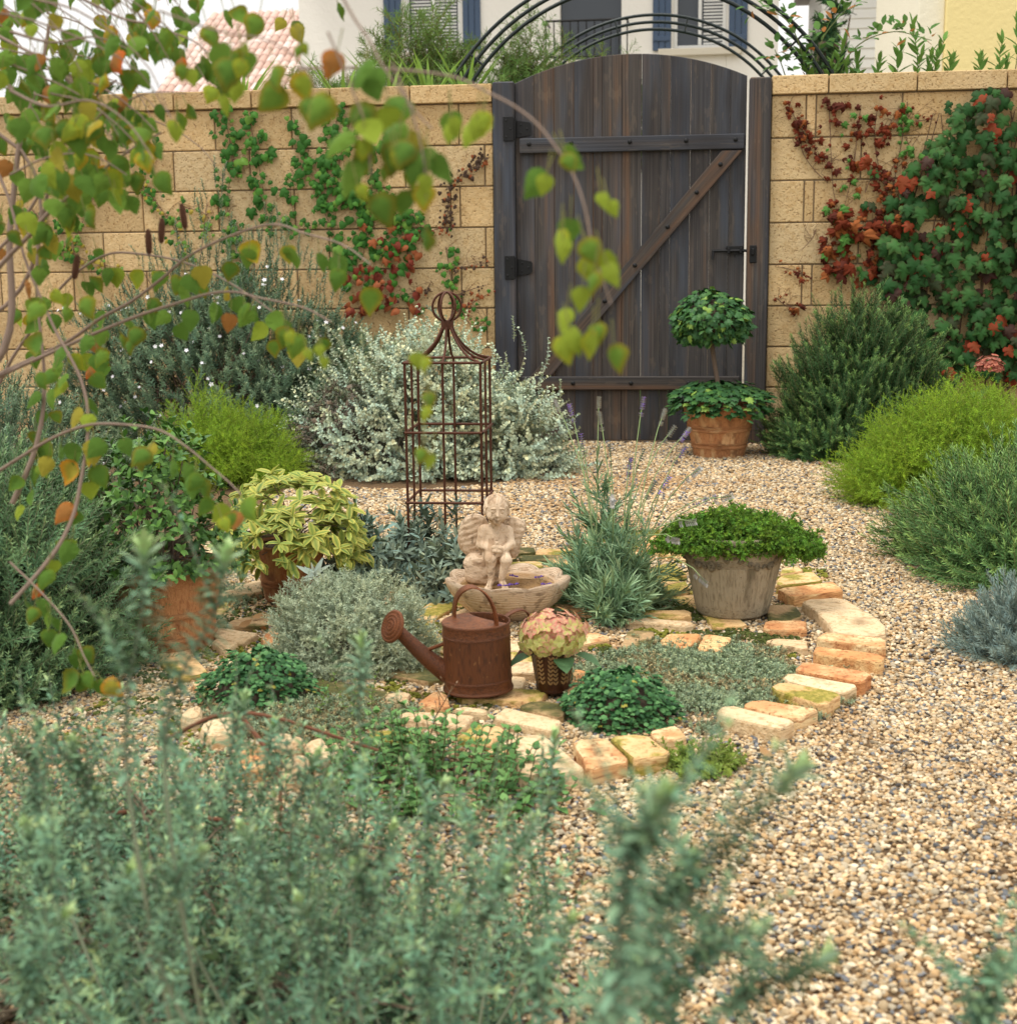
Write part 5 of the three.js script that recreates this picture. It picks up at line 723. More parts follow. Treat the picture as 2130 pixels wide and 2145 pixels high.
{ // golden variegated sage
  const t = thing('golden_sage', 'golden variegated sage heaped over its dark terracotta pot', 'plant', [-0.775, 0.15, 3.5]), R = rng(211), list = [], tips = mound({ c: [0, 0.0, 0], r: [0.2, 0.21, 0.18], n: 190, len: 0.03, up: 0.3, lump: 0.25, fill: 0.72, low: -0.22 }, 212).map((it) => it);
  for (const it of tips) for (let i = 0; i < 6; i++) { const th = i * 1.05 + R(), e = 0.75 + R() * 0.55, u = it.dir, s1 = u.clone().cross(V(0.3, 0.2, 1)).normalize(), s2 = u.clone().cross(s1), d = u.clone().multiplyScalar(Math.cos(e)).addScaledVector(s1, Math.sin(e) * Math.cos(th)).addScaledVector(s2, Math.sin(e) * Math.sin(th)).add(V(0, -0.25, 0)); list.push({ g: Math.floor(R() * 9), m: Math.floor(R() * 97), p: it.tip.clone().add(V(0, it.tip.y < 0.02 ? -0.03 * R() : 0, 0)), q: faceQ(d, V(0, 1, 0.35)), s: 0.75 + 0.45 * R(), mid: V(0, 0.02, 0) }); }
  const gs = [[0.17, 0.27, 0.07], [0.26, 0.34, 0.09], [0.12, 0.22, 0.07]].map((c, k) => oneLeaf(0.04, 0.0185, { prof: [0.35, 0.85, 1, 0.85, 0.2], curl: 0.18 + 0.1 * k, fold: 0.1, col: c, edge: [0.64, 0.6, 0.16], wave: 0.01 })); leaves(t, gs, thinVar([[1, 1, 1], [0.9, 1, 0.9], [1.1, 1.05, 0.9], [0.8, 0.85, 0.7]]), list); stems(t, tips, 30, 15, [0, 0, 0], 0.04, 0.003, 0.0015);
}
{ // grey sage round the obelisk
  const sageGeo = G3((s) => sprig({ len: 0.07, n: 12, L: 0.055, W: 0.015, a0: 1.35, a1: 0.5, col: [0.19, 0.25, 0.19], stem: [0.2, 0.22, 0.16], prof: [0.35, 0.85, 1, 0.7, 0], curl: 0.25, fold: 0.2, vary: 0.25 }, 70 + s));
  const mk = (label, x, z, r, n, seed, grp) => { const t = thing('common_sage', label, 'plant', [x, 0, z], 0, grp); const a = mound({ r, n, len: 0.06, up: 0.3, fill: 0.55, lump: 0.3, wild: 0.6, tint: 0.25 }, seed); foliage(t, 'foliage', sageGeo, dullMat, a); stems(t, a, 20, seed + 1, [0, 0, 0], 0.05, 0.003, 0.0012); };
  mk('dark grey sage growing through the foot of the iron obelisk', -0.46, 3.06, [0.2, 0.2, 0.18], 130, 220); mk('grey sage filling the gap between golden sage and obelisk', -0.63, 3.36, [0.15, 0.23, 0.14], 105, 224); mk('grey sage with long leaves behind the birdbath bowl', -0.34, 3.42, [0.13, 0.17, 0.12], 70, 226);
  const t = thing('common_sage', 'silvery sage shoot hanging beside the dark banded pot', 'plant', [-0.66, 0, 3.68]); const g = G3((s) => sprig({ len: 0.06, n: 15, L: 0.06, W: 0.0135, a0: 1.5, a1: 0.45, col: [0.3, 0.36, 0.3], prof: [0.35, 0.85, 1, 0.7, 0], curl: 0.18, fold: 0.2 }, 75 + s)); foliage(t, 'foliage', g, dullMat, [{ g: 0, p: V(0.0, 0.1, 0.0), q: qOf(V(0.1, 0.8, 0.7), 1), s: 1 }, { g: 1, p: V(0.05, 0.06, 0.02), q: qOf(V(0.5, 0.3, 0.8), 2), s: 0.9 }, { g: 2, p: V(0.02, 0.03, 0.04), q: qOf(V(0.3, -0.2, 0.8), 3), s: 0.9 }]); part('stem', tubeGeo([[0, 0, -0.03], [0.01, 0.06, -0.02], [0, 0.1, 0]], 0.003, 12, 5), barkMat, t);
}
{ // lavender with long flower stems
  const t = thing('lavender', 'lavender clump with long bare flower stems beside the cherub birdbath', 'plant', [0.1, 0, 3.47]), R = rng(230);
  const g = G3((s) => sprig({ len: 0.12, n: 26, L: 0.052, W: 0.0046, a0: 0.95, a1: 0.25, col: [0.19, 0.3, 0.16], tip: [0.3, 0.42, 0.24], stem: [0.25, 0.3, 0.2], prof: [0.6, 1, 0.9, 0], curl: 0.16, fold: 0.3, shrink: 0.25 }, 80 + s));
  const a = mound({ r: [0.21, 0.25, 0.18], n: 190, len: 0.12, up: 0.2, fill: 0.3, lump: 0.5, wild: 1.1, tint: 0.2 }, 231), b = mound({ c: [-0.03, 0.1, -0.16], r: [0.12, 0.3, 0.1], n: 40, len: 0.12, up: 0.5, fill: 0.4, wild: 0.7 }, 232), c = mound({ c: [0.02, 0, 0.16], r: [0.12, 0.15, 0.13], n: 75, len: 0.12, up: 0.15, wild: 0.7 }, 233); foliage(t, 'foliage', g, dullMat, [...a, ...b, ...c]);
  const fl = (tipx, tipy, tipz, purple, seed) => { // one flower stem: a part of the clump
    const q = rng(seed), tip = V(tipx - 0.1, tipy, tipz - 3.47), base = V(tip.x * 0.25 + (q() - 0.5) * 0.08, 0.12, tip.z * 0.2 + (q() - 0.5) * 0.08), m = base.clone().lerp(tip, 0.5).add(V(0, 0.05, 0)), G = new Geo(); G.tube([base, base.clone().lerp(m, 0.5).add(V(0, 0.01, 0)), m, tip.clone().lerp(m, 0.4).add(V(0, 0.012, 0)), tip], 0.0017, 0.0012, 4, [0.24, 0.32, 0.14]);
    const d = tip.clone().sub(m).normalize(); for (let w = 0; w < 8; w++) for (let k = 0; k < 6; k++) { const th = k * 1.05 + w, s = d.clone().cross(V(Math.cos(th), 0.3, Math.sin(th))).normalize(), cc = purple && q() < 0.6 ? jit([0.36, 0.26, 0.62], q) : jit([0.36, 0.35, 0.32], q); G.leaf(tip.clone().addScaledVector(d, -0.045 + w * 0.0065 - (w < 2 ? 0.008 : 0)), d.clone().multiplyScalar(0.6).add(s), d, 0.0105, 0.0055, { prof: [0.5, 1, 0.8, 0.2], col: cc, curl: 0.1 }); } part('flower_stem', G.build(), dullMat, t);
  };
  [[-0.02, 0.53, 3.3, 1], [0.055, 0.54, 3.2, 0], [0.185, 0.55, 3.3, 1], [0.02, 0.46, 3.4, 1], [0.06, 0.5, 3.25, 0], [0.3, 0.42, 3.35, 1], [0.34, 0.4, 3.6, 0], [0.27, 0.47, 3.3, 0], [0.26, 0.36, 3.5, 1], [0.19, 0.42, 3.4, 0], [0.15, 0.38, 3.3, 1], [0.33, 0.28, 3.7, 0], [0.1, 0.44, 3.45, 0], [0.42, 0.34, 3.66, 0], [0.22, 0.33, 3.4, 0], [0.38, 0.31, 3.5, 1], [-0.1, 0.5, 2.9, 0], [0.29, 0.24, 3.75, 0], [0.36, 0.14, 3.78, 0], [0.12, 0.33, 3.65, 0], [0.24, 0.5, 3.15, 0], [0.31, 0.44, 3.1, 1]].forEach((q, i) => fl(...q, 240 + i));
}
{ // two dark green cushions
  const mk = (label, x, z, r, seed) => { const t = thing('mint_mound', label, 'plant', [x, 0, z], 0, 'dark green cushions in the round bed'), R = rng(seed), list = []; for (let i = 0; i < 1500; i++) { const y = Math.pow(R(), 0.8), th = R() * 6.283, q = Math.sqrt(1 - y * y), d = V(q * Math.cos(th), y, q * Math.sin(th)), nz = 0.62 + 0.75 * fbm(d.x * 2.6 + seed, d.y * 2.6, d.z * 2.6, 3), rr = nz * (0.86 + 0.14 * R()), p = V(d.x * r[0] * rr, d.y * r[1] * rr, d.z * r[2] * rr), o = d.clone().add(V(0, 0.6, 0)).normalize(), dn = V(d.x, -0.25, d.z).add(V((R() - 0.5) * 0.9, (R() - 0.5) * 0.5, (R() - 0.5) * 0.9)); list.push({ g: Math.floor(R() * 9), m: R() < 0.015 ? 4 : Math.floor(R() * 4), p, q: faceQ(dn, o.add(V((R() - 0.5) * 0.6, 0, (R() - 0.5) * 0.6))), s: 0.0105 + 0.005 * R(), mid: V(0, 0, 0) }); }
    const ol = []; for (let k = 0; k < 12; k++) { const a = k / 12 * 6.283; const w = k % 2 ? 0.42 : 0.5; ol.push([Math.sin(a) * w, 0.45 - Math.cos(a) * w]); } const gs = [1, 2, 3].map((k) => fanLeaf(ol, { cup: 0.35 + k * 0.15, seed: seed + k, crinkle: 0.12 })); leaves(t, gs, leafVar([[0.035, 0.11, 0.035], [0.05, 0.15, 0.045], [0.025, 0.085, 0.028], [0.1, 0.24, 0.08], [0.3, 0.28, 0.05]], 0.6), list); const gg = new THREE.IcosahedronGeometry(1, 2); gg.scale(r[0] * 0.8, r[1] * 0.78, r[2] * 0.8); part('inner_core', gg, soilMat, t); };  // solid brown core fills the inside of the cushion
  mk('dark green leafy cushion next to the large pot and silver mound', -0.6, 4.37, [0.125, 0.115, 0.12], 251); mk('dark green leafy cushion at the edge of the creeping thyme', 0.178, 4.42, [0.115, 0.105, 0.11], 252);
}
{ // silver cushion
  const t = thing('lavender_cotton', 'silvery lavender cotton mound behind the watering can spout', 'plant', [-0.475, 0, 4.06]); const g = G3((s) => plume({ len: 0.06, twigs: 7, tl: 0.036, n: 13, L: 0.0062, W: 0.0019, col: [0.42, 0.48, 0.32], stem: [0.4, 0.44, 0.32], spread: 0.5, vary: 0.2, prof: [1, 0.9, 0.3] }, 90 + s)); const a = mound({ r: [0.215, 0.225, 0.2], n: 800, len: 0.06, up: 0.3, fill: 0.6, lump: 0.22, wild: 0.5, tint: 0.12 }, 261); foliage(t, 'foliage', g, dullMat, a); stems(t, a, 50, 16, [0, 0, 0], 0.06, 0.0025, 0.001);
}
{ // creeping thyme
  const g = G3((s) => sprig({ len: 0.013, n: 13, L: 0.0058, W: 0.0036, a0: 1.4, a1: 0.8, col: [0.28, 0.36, 0.22], stem: [0.3, 0.22, 0.16], prof: [0.5, 1, 0.4], curl: 0.1, vary: 0.35, stemR: 0.0006 }, 95 + s));
  const mk = (label, inside, x0, x1, z0, z1, n, seed) => { const t = thing('creeping_thyme', label, 'ground cover'); t.userData.kind = 'stuff'; const R = rng(seed), list = []; for (let i = 0; i < n; i++) { const x = lerp(x0, x1, R()), z = lerp(z0, z1, R()), e = inside(x, z) + (fbm(x * 14, z * 14, 4, 3) - 0.5) * 0.9; if (e > R() * 0.35 && e > 0.03) { const b = 0.75 + R() * 0.5, br = fbm(x * 9, z * 9, 9, 3) > 0.58 ? 1 : 0; list.push({ g: Math.floor(R() * 97), p: V(x, 0.003 + R() * 0.009 + 0.007 * clamp(e), z), q: qOf(V((R() - 0.5) * 1.6, 0.8, (R() - 0.5) * 1.6), R() * 6), s: 0.8 + R() * 0.5, c: br && R() < 0.5 ? [b * 1.25, b * 0.85, b * 0.75] : [b, b, b] }); } } foliage(t, 'foliage', g, dullMat, list); };
  mk('grey green creeping thyme carpet inside the brick edge', (x, z) => 1 - Math.hypot((x - 0.35) / 0.31, (z - 4.15) / 0.33) - (x < 0.02 ? 1 : 0), 0.02, 0.68, 3.8, 4.56, 17000, 271);
  mk('thin creeping thyme between pale stones and dark green cushion', (x, z) => 1 - Math.hypot((x + 0.46) / 0.24, (z - 4.5) / 0.16), -0.75, -0.2, 4.28, 4.68, 6500, 272);
  mk('creeping thyme patch at the back of the large terracotta pot', (x, z) => 1 - Math.hypot((x + 0.99) / 0.16, (z - 3.5) / 0.2), -1.2, -0.8, 3.25, 3.75, 1600, 273);
}
{ // oregano spilling over the brick edge
  const t = thing('oregano', 'leafy oregano patch spreading over bricks onto the gravel', 'plant', [-0.14, 0, 4.84]), R = rng(281), list = [], G = new Geo();
  for (let i = 0; i < 150; i++) { const a = R() * 6.283, q = Math.sqrt(R()), x = Math.cos(a) * q * 0.23 + (R() < 0.2 ? 0.08 : 0), z = Math.sin(a) * q * 0.16 + x * 0.18, h = 0.035 + 0.085 * (1 - q * q) * (0.5 + R()), lean = V(Math.cos(a) * q * 0.6 + (R() - 0.5) * 0.5, 1, Math.sin(a) * q * 0.6 + (R() - 0.5) * 0.5).normalize(), b = V(x, 0, z), tip = b.clone().addScaledVector(lean, h); G.tube([b, tip], 0.0013, 0.0008, 4, [0.18, 0.16, 0.08]); const n = Math.max(2, Math.round(h / 0.017)); for (let k = 0; k < n; k++) for (const sd of [0, Math.PI]) { const th = sd + k * 1.57 + i, e = lerp(1.35, 0.7, k / n) + (R() - 0.5) * 0.4, d = V(Math.cos(th) * Math.sin(e), Math.cos(e), Math.sin(th) * Math.sin(e)); list.push({ g: Math.floor(R() * 9), m: Math.floor(R() * 97), p: b.clone().lerp(tip, (k + 0.6) / n), q: faceQ(d, UP.clone().addScaledVector(d, -d.y)), s: lerp(1.05, 0.7, k / n) * (0.75 + 0.5 * R()), mid: V(0, -0.05, 0) }); } }
  const gs = [1, 2, 3].map((k) => oneLeaf(0.021, 0.0155, { prof: [0.5, 1, 0.85, 0.5, 0], curl: 0.1 + 0.1 * k, fold: 0.16 })); leaves(t, gs, leafVar([[0.09, 0.21, 0.055], [0.12, 0.26, 0.07], [0.06, 0.16, 0.045], [0.17, 0.32, 0.1]], 0.65), list); part('stems', G.build(), dullMat, t);
}
{ // pale weed on the brick edge and a few seedlings
  const t = thing('chickweed', 'small yellow green leafy weed between brick edge and gravel', 'plant', [0.35, 0, 4.71]), g = G3((s) => sprig({ len: 0.05, n: 16, L: 0.0115, W: 0.0085, a0: 1.3, a1: 0.6, col: [0.26, 0.36, 0.07], stem: [0.35, 0.38, 0.14], prof: [0.4, 1, 0.8, 0.1], curl: 0.2, pairs: true }, 300 + s)), a = mound({ r: [0.095, 0.065, 0.075], n: 110, len: 0.05, up: 0.2, fill: 0.4, wild: 0.8, lump: 0.5 }, 291); foliage(t, 'foliage', g, thinMat, a);
  const w = thing('flowering_weed', 'thin weed with tiny white flowers in front of the silver mound', 'plant', [-0.36, 0, 4.45]), wg = G3((s) => sprig({ len: 0.12, n: 18, L: 0.013, W: 0.008, a0: 1.3, a1: 0.6, col: [0.17, 0.28, 0.06], tip: [0.6, 0.62, 0.45], stem: [0.25, 0.28, 0.1], prof: [0.4, 1, 0.8, 0.1], pairs: true, shrink: 0.7 }, 310 + s)); foliage(w, 'foliage', wg, thinMat, [[-0.06, 0, 0], [-0.02, 0.01, 0.04], [0.02, 0, -0.01], [0.0, 0.005, 0.07], [-0.08, 0, 0.06]].map((p, i) => ({ g: i, p: V(...p), q: qOf(V((i - 2) * 0.12, 1, 0.1), i), s: 0.8 + 0.1 * i })));
  const d = thing('dry_weed', 'thin weed stalk with dry seed head before the watering can', 'plant', [-0.19, 0, 4.58]); { const G = new Geo(), R = rng(320); G.tube([V(0, 0, 0), V(0.015, 0.05, 0.01), V(0.05, 0.11, 0.02)], 0.0014, 0.0008, 4, [0.16, 0.1, 0.06]); for (let k = 0; k < 9; k++) { const b = V(0.015 + 0.035 * k / 9, 0.05 + 0.06 * k / 9, 0.01 + 0.01 * k / 9), e = b.clone().add(V((R() - 0.4) * 0.05, 0.02 + R() * 0.02, (R() - 0.5) * 0.03)); G.tube([b, e], 0.0007, 0.0005, 3, [0.2, 0.13, 0.08]); G.leaf(e, V(R() - 0.5, 1, R() - 0.5), V(0, 0, 1), 0.006, 0.003, { col: [0.3, 0.2, 0.13] }); } for (let k = 0; k < 9; k++) G.leaf(V(0.01, 0.035 + k * 0.003, 0.008), V(R() - 0.5, 0.5, R() - 0.5), UP, 0.013, 0.008, { col: k % 3 ? [0.2, 0.3, 0.06] : [0.7, 0.7, 0.55] }); part('stalk', G.build(), dullMat, d); }
}
{ // thyme cushion in the stone pot
  const t = thing('thyme', 'dense bright green thyme cushion overflowing the grey stone pot', 'plant', [0.43, 0.19, 3.55]), g = G3((s) => plume({ len: 0.045, twigs: 5, tl: 0.024, n: 10, L: 0.0072, W: 0.0045, col: [0.13, 0.26, 0.03], stem: [0.16, 0.13, 0.06], spread: 0.7, vary: 0.35, prof: [0.5, 1, 0.3] }, 330 + s)), a = mound({ c: [0.0, 0.0, 0], r: [0.205, 0.1, 0.185], n: 950, len: 0.045, up: 0.3, fill: 0.5, lump: 0.3, low: -0.12, tint: 0.3 }, 331), b = mound({ c: [0.15, 0.0, 0.02], r: [0.1, 0.075, 0.1], n: 170, len: 0.045, up: 0.1, low: -0.5, lump: 0.4, tint: 0.25 }, 332);
  for (const L of [a, b]) for (const it of L) { const q = Math.hypot(it.p.x, it.p.z); if (q > 0.13 && R0() < 0.8) it.p.y -= (q - 0.12) * 0.3; } foliage(t, 'foliage', g, thinMat, [...a, ...b]); stems(t, a, 40, 17, [0, 0, 0], 0.1, 0.0016, 0.0008);
}
function R0() { R0.s = (R0.s || 1) * 16807 % 2147483647; return R0.s / 2147483647; }
const ivyOutline = [[0, 0.0], [0.2, -0.12], [0.42, 0.02], [0.5, 0.28], [0.3, 0.42], [0.36, 0.68], [0.14, 0.72], [0, 1.02], [-0.14, 0.72], [-0.36, 0.68], [-0.3, 0.42], [-0.5, 0.28], [-0.42, 0.02], [-0.2, -0.12]];
const maple = [[0, 0.04], [0.2, -0.12], [0.42, -0.02], [0.5, 0.18], [0.4, 0.3], [0.58, 0.56], [0.42, 0.62], [0.25, 0.62], [0.2, 0.82], [0, 1.05], [-0.2, 0.82], [-0.25, 0.62], [-0.42, 0.62], [-0.58, 0.56], [-0.4, 0.3], [-0.5, 0.18], [-0.42, -0.02], [-0.2, -0.12]];
{ // ivy standard in front of the gate
  const t = thing('ivy_topiary', 'ivy trained as a ball on a bare stem above trailing ivy', 'topiary', [0.448, 0.222, 0.5]), R = rng(341), list = []; part('trunk', tubeGeo([[0.008, 0, 0], [-0.01, 0.12, 0.005], [-0.03, 0.24, 0], [-0.048, 0.36, 0]], 0.0105, 20, 8), barkMat, t);
  for (let i = 0; i < 780; i++) { const y = lerp(-0.75, 1, R()), th = R() * 6.283, q = Math.sqrt(1 - y * y), d = V(q * Math.cos(th), y, q * Math.sin(th)), nz = 0.88 + 0.28 * fbm(d.x * 3, d.y * 3, d.z * 3 + 5, 3), rr = nz * (0.82 + 0.2 * R()), p = V(-0.045 + d.x * 0.178 * rr, 0.42 + d.y * 0.14 * rr, d.z * 0.17 * rr), dn = V(d.x * 0.5, -0.5, d.z * 0.5).add(V((R() - 0.5) * 1.4, (R() - 0.5) * 0.9, (R() - 0.5) * 1.4)); list.push({ g: Math.floor(R() * 9), m: R() < 0.06 ? 3 : Math.floor(R() * 3), p, q: faceQ(dn, d.clone().add(V((R() - 0.5) * 0.7, 0.3, (R() - 0.5) * 0.7))), s: 0.026 + 0.016 * R(), mid: V(-0.045, 0.42, 0) }); }
  for (let i = 0; i < 800; i++) { const th = R() * 6.283, q = 0.03 + 0.185 * Math.sqrt(R()), y = 0.05 + 0.08 * (1 - (q / 0.22) ** 2) * (0.4 + 0.6 * R()) + 0.025 * R() - (q > 0.165 && R() < 0.6 ? 0.02 + 0.075 * R() : 0), d = V(Math.cos(th), 0.7, Math.sin(th)), p = V(Math.cos(th) * q * 1.1, y, Math.sin(th) * q); list.push({ g: Math.floor(R() * 9), m: R() < 0.08 ? 3 : Math.floor(R() * 3), p, q: faceQ(V(d.x + (R() - 0.5) * 1.2, -0.4, d.z + (R() - 0.5) * 1.2), d.clone().add(V((R() - 0.5) * 0.6, 0.2, (R() - 0.5) * 0.6))), s: 0.03 + 0.016 * R(), mid: V(0, 0.05, 0) }); }
  const gs = [1, 2, 3].map((k) => fanLeaf(ivyOutline, { cup: 0.2 + 0.15 * k, seed: 340 + k, crinkle: 0.07 })); leaves(t, gs, leafVar([[0.03, 0.09, 0.03], [0.045, 0.125, 0.04], [0.055, 0.14, 0.035], [0.2, 0.32, 0.06]], 0.45, 0.35), list); const core = new THREE.IcosahedronGeometry(0.115, 2); core.scale(1.1, 0.85, 1); part('ball_core', core, soilMat, t).position.set(-0.045, 0.42, 0);  // solid soil-brown body inside the ivy ball, closes the view through it
}
{ // hydrangea in the embossed pot
  const t = thing('hydrangea', 'potted hydrangea bloom, lime green petals flushed pink', 'flower', [0.026, 0.1, 4.275]), R = rng(351), list = [];
  const gs = [0, 1, 2, 3].map((k) => { const q = new Geo(), RR = rng(352 + k); for (let i = 0; i < 4; i++) { const a = i * 1.571 + 0.2 * RR(), dr = V(Math.cos(a), 0.0, Math.sin(a)); q.leaf(V(Math.cos(a) * 0.001, 0, Math.sin(a) * 0.001), V(dr.x, 0.35, dr.z), UP, 0.0115, 0.012, { prof: [0.3, 0.95, 1, 0.35], curl: 0.25, fold: 0.15, col: jit(k < 2 ? [0.68, 0.5, 0.28] : [0.56, 0.6, 0.18], RR, 0.15), edge: jit(k < 2 ? [0.72, 0.24, 0.22] : k === 2 ? [0.66, 0.58, 0.24] : [0.72, 0.34, 0.26], RR, 0.18) }); } return q.build(); });
  for (let i = 0; i < 170; i++) { const y = lerp(-0.55, 1, (i + R() * 0.6) / 170), th = i * 2.39996, q = Math.sqrt(Math.max(0, 1 - y * y)), d = V(q * Math.cos(th), y, q * Math.sin(th)), p = V(d.x * 0.073, 0.035 + d.y * 0.048, d.z * 0.07).multiplyScalar(0.8 + 0.3 * R()); list.push({ g: y > 0.2 ? (R() < 0.65 ? Math.floor(R() * 2) : 3) : R() < 0.6 ? 2 : 3, m: 0, p, q: qOf(d.clone().add(V((R() - 0.5) * 0.5, 0, (R() - 0.5) * 0.5)), R() * 6), s: 0.85 + 0.35 * R(), mid: V(0, 0.03, 0) }); } leaves(t, gs, [thinMat], list, 'floret');
  const lf = oneLeaf(0.06, 0.045, { prof: [0.3, 0.9, 1, 0.7, 0], col: [0.07, 0.15, 0.06], fold: 0.15, curl: 0.3 }); for (const [x, z, a] of [[0.02, 0.02, 0.3], [-0.04, 0.02, -1.2], [0.05, 0.01, 1.4], [0, -0.05, 3.1]]) { const m = part('leaf', lf, leafMat, t); m.position.set(x, -0.002, z); m.quaternion.copy(faceQ(V(Math.sin(a), -0.15, Math.cos(a)), UP)); } part('stem', barGeo([0, -0.06, 0], [0, 0.03, 0], 0.004), barkMat, t);
}
{ // lavender heads fallen into the birdbath
  const g = new Geo(), R = rng(361); for (let k = 0; k < 34; k++) { const x = (k / 34 - 0.5) * 0.03; g.leaf(V(x, 0.001, (R() - 0.5) * 0.008), V(R() - 0.5, 0.5, R() - 0.5), UP, 0.006, 0.0035, { col: jit([0.14, 0.08, 0.34], R), prof: [0.5, 1, 0.6, 0] }); } const geo = g.build();
  for (const [x, y, z, a] of [[-0.153, 0.113, 3.735, 0.1], [-0.128, 0.113, 3.72, 0.6], [-0.048, 0.106, 3.68, 0.4], [-0.145, 0.104, 3.585, -0.6], [-0.075, 0.106, 3.6, 0.9]]) { const m = part(numbered('lavender_sprig'), geo, dullMat, scene); m.position.set(x, y, z); m.rotation.y = a; tag(m, 'fallen purple lavender flower head lying in the birdbath', 'flower', 'lavender heads fallen in the birdbath'); }
}
{ // leaf litter and twigs lying about
  const lg = [oneLeaf(0.024, 0.014, { prof: [0.4, 1, 0.8, 0], curl: 0.6, fold: 0.4, col: [0.28, 0.13, 0.06] }), oneLeaf(0.028, 0.018, { prof: [0.4, 1, 0.9, 0.1], curl: 0.8, fold: -0.3, col: [0.34, 0.2, 0.09] })], R = rng(371);
  for (let i = 0; i < 46; i++) { const near = i < 24, x = near ? -0.95 + R() * 0.4 : lerp(-0.1, 1.0, R()), z = near ? 3.55 + R() * 0.4 : lerp(0.3, 5.2, R()); if (Math.hypot(x + 0.78, z - 3.5) < 0.1) continue; const m = part(numbered('fallen_leaf'), lg[i % 2], dullMat, scene); m.position.set(x, near ? 0.028 : 0.012, z); m.rotation.set(-1.57 + (R() - 0.5) * 0.8, R() * 6, R() * 6); tag(m, near ? 'dry brown leaf lying on paving by the dark banded pot' : 'single dry brown leaf lying on the path gravel', 'leaf', near ? 'dry leaves by the dark pot' : 'dry leaves on the gravel'); }
  for (let i = 0; i < 14; i++) { const x = lerp(0.3, 1.05, R()), z = lerp(4.4, 5.6, R()), a = R() * 6.28, l = 0.03 + R() * 0.05, m = part(numbered('twig'), tubeGeo([[-l / 2, 0, 0], [0, 0.004, 0.004], [l / 2, 0, -0.003]], 0.0009 + R() * 0.0009, 8, 5), barkMat, scene); m.position.set(x, groundY(x, z) + 0.007, z); m.rotation.y = a; tag(m, 'short brown twig lying loose on the path gravel', 'twig', 'twigs on the gravel'); }
}
{ // moss in the joints of the paving
  const R = rng(381), g = [1, 2].map((k) => { const q = new THREE.IcosahedronGeometry(1, 1), p = q.attributes.position; for (let i = 0; i < p.count; i++) { const x = p.getX(i), y = p.getY(i), z = p.getZ(i), d = 0.6 + 0.8 * vnoise(x * 2.4 + k * 5, y * 2.4, z * 2.4); p.setXYZ(i, x * d, y * d * 0.6, z * d); } q.computeVertexNormals(); return q; }), list = [];
  const t = thing('moss', 'yellow green moss growing in the joints of the brick paving', 'moss'); t.userData.kind = 'stuff';
  for (let i = 0; i < 26000; i++) { const right = R() < 0.75, x = right ? lerp(0.02, 0.72, R()) : lerp(-0.95, -0.1, R()), z = right ? lerp(2.4, 3.95, R()) : lerp(3.5, 4.75, R()), e = fbm(x * 9, z * 9, 12, 4); if (e < 0.52 + 0.1 * R()) continue; const s = 0.0025 + 0.004 * R(), b = 0.7 + 0.6 * R(), c = fbm(x * 5, z * 5, 31, 2) > 0.5 ? [0.17, 0.17, 0.03] : [0.07, 0.085, 0.025]; list.push({ g: i, p: V(x, groundY(x, z) + 0.004 + 0.006 * R(), z), q: qOf(UP, R() * 6), s, c: [c[0] * b, c[1] * b, c[2] * b] }); }
  foliage(t, 'moss_tufts', g, matte({ roughness: 1 }, 0.1), list);
}
// ---------------------------------------------------------------- vines on the wall (paths are [x, y] on the wall's face)
function vine(t, strands, mats, geos, seed, list) { // strands: [points, leaf size, leaves per metre, material chooser]
  const R = rng(seed), G = new Geo();
  for (const [pts, size, dens, pick, fold = 0.4] of strands) {
    const c = curve(pts.map(([x, y]) => [x, y, 0.008 + 0.006 * R()]), pts.length * 5); G.tube(c, 0.0024, 0.0012, 4, [0.2, 0.12, 0.08]); let L = 0; for (let i = 1; i < c.length; i++) L += c[i].distanceTo(c[i - 1]);
    const n = Math.round(L * dens * 2.8); for (let k = 0; k < n; k++) { const p = c[Math.min(c.length - 1, Math.floor(R() * c.length))].clone().add(V((R() + R() - 1) * size * 1.9, (R() + R() - 1) * size * 1.9, 0.006 + R() * 0.022)), a = (R() - 0.5) * 2.0; list.push({ g: Math.floor(R() * 97), m: pick(R), p, q: faceQ(V(Math.sin(a), -Math.cos(a), 0.25 * R()), V((R() - 0.5) * fold * 2, 0.35 + (R() - 0.5) * fold, 1)), s: size * (0.4 + 0.95 * R() * R() + 0.1), score: size + p.z }); }
  }
  for (const [pts] of strands) for (let k = 0; k < 5; k++) { const a = pts[Math.floor(R() * (pts.length - 1))], b = pts[Math.min(pts.length - 1, 1 + Math.floor(R() * (pts.length - 1)))]; const u = R(), x = lerp(a[0], b[0], u), y = lerp(a[1], b[1], u); G.tube(curve([[x, y, 0.006], [x + (R() - 0.5) * 0.08, y + R() * 0.06, 0.006], [x + (R() - 0.5) * 0.2, y + (R() - 0.3) * 0.16, 0.006]], 8), 0.0014, 0.0007, 3, [0.18, 0.1, 0.06]); }
  part('vine_stems', G.build(), dullMat, t);
}
function patch(list, n, x0, x1, y0, y1, size, pick, inside, seed, depth = 0.05, fold = 0.5) { const R = rng(seed); for (let i = 0; i < n; i++) { const x = lerp(x0, x1, R()), y = lerp(y0, y1, R()); if (!inside(x, y)) continue; const a = (R() - 0.5) * 1.6; list.push({ g: Math.floor(R() * 97), m: pick(R), p: V(x, y, 0.012 + R() * depth), q: faceQ(V(Math.sin(a), -Math.cos(a), 0.3 * R()), V((R() - 0.5) * fold * 2, 0.35 + (R() - 0.5) * fold, 1)), s: size * (0.55 + 0.75 * R()), score: size + R() * 0.02 }); } }
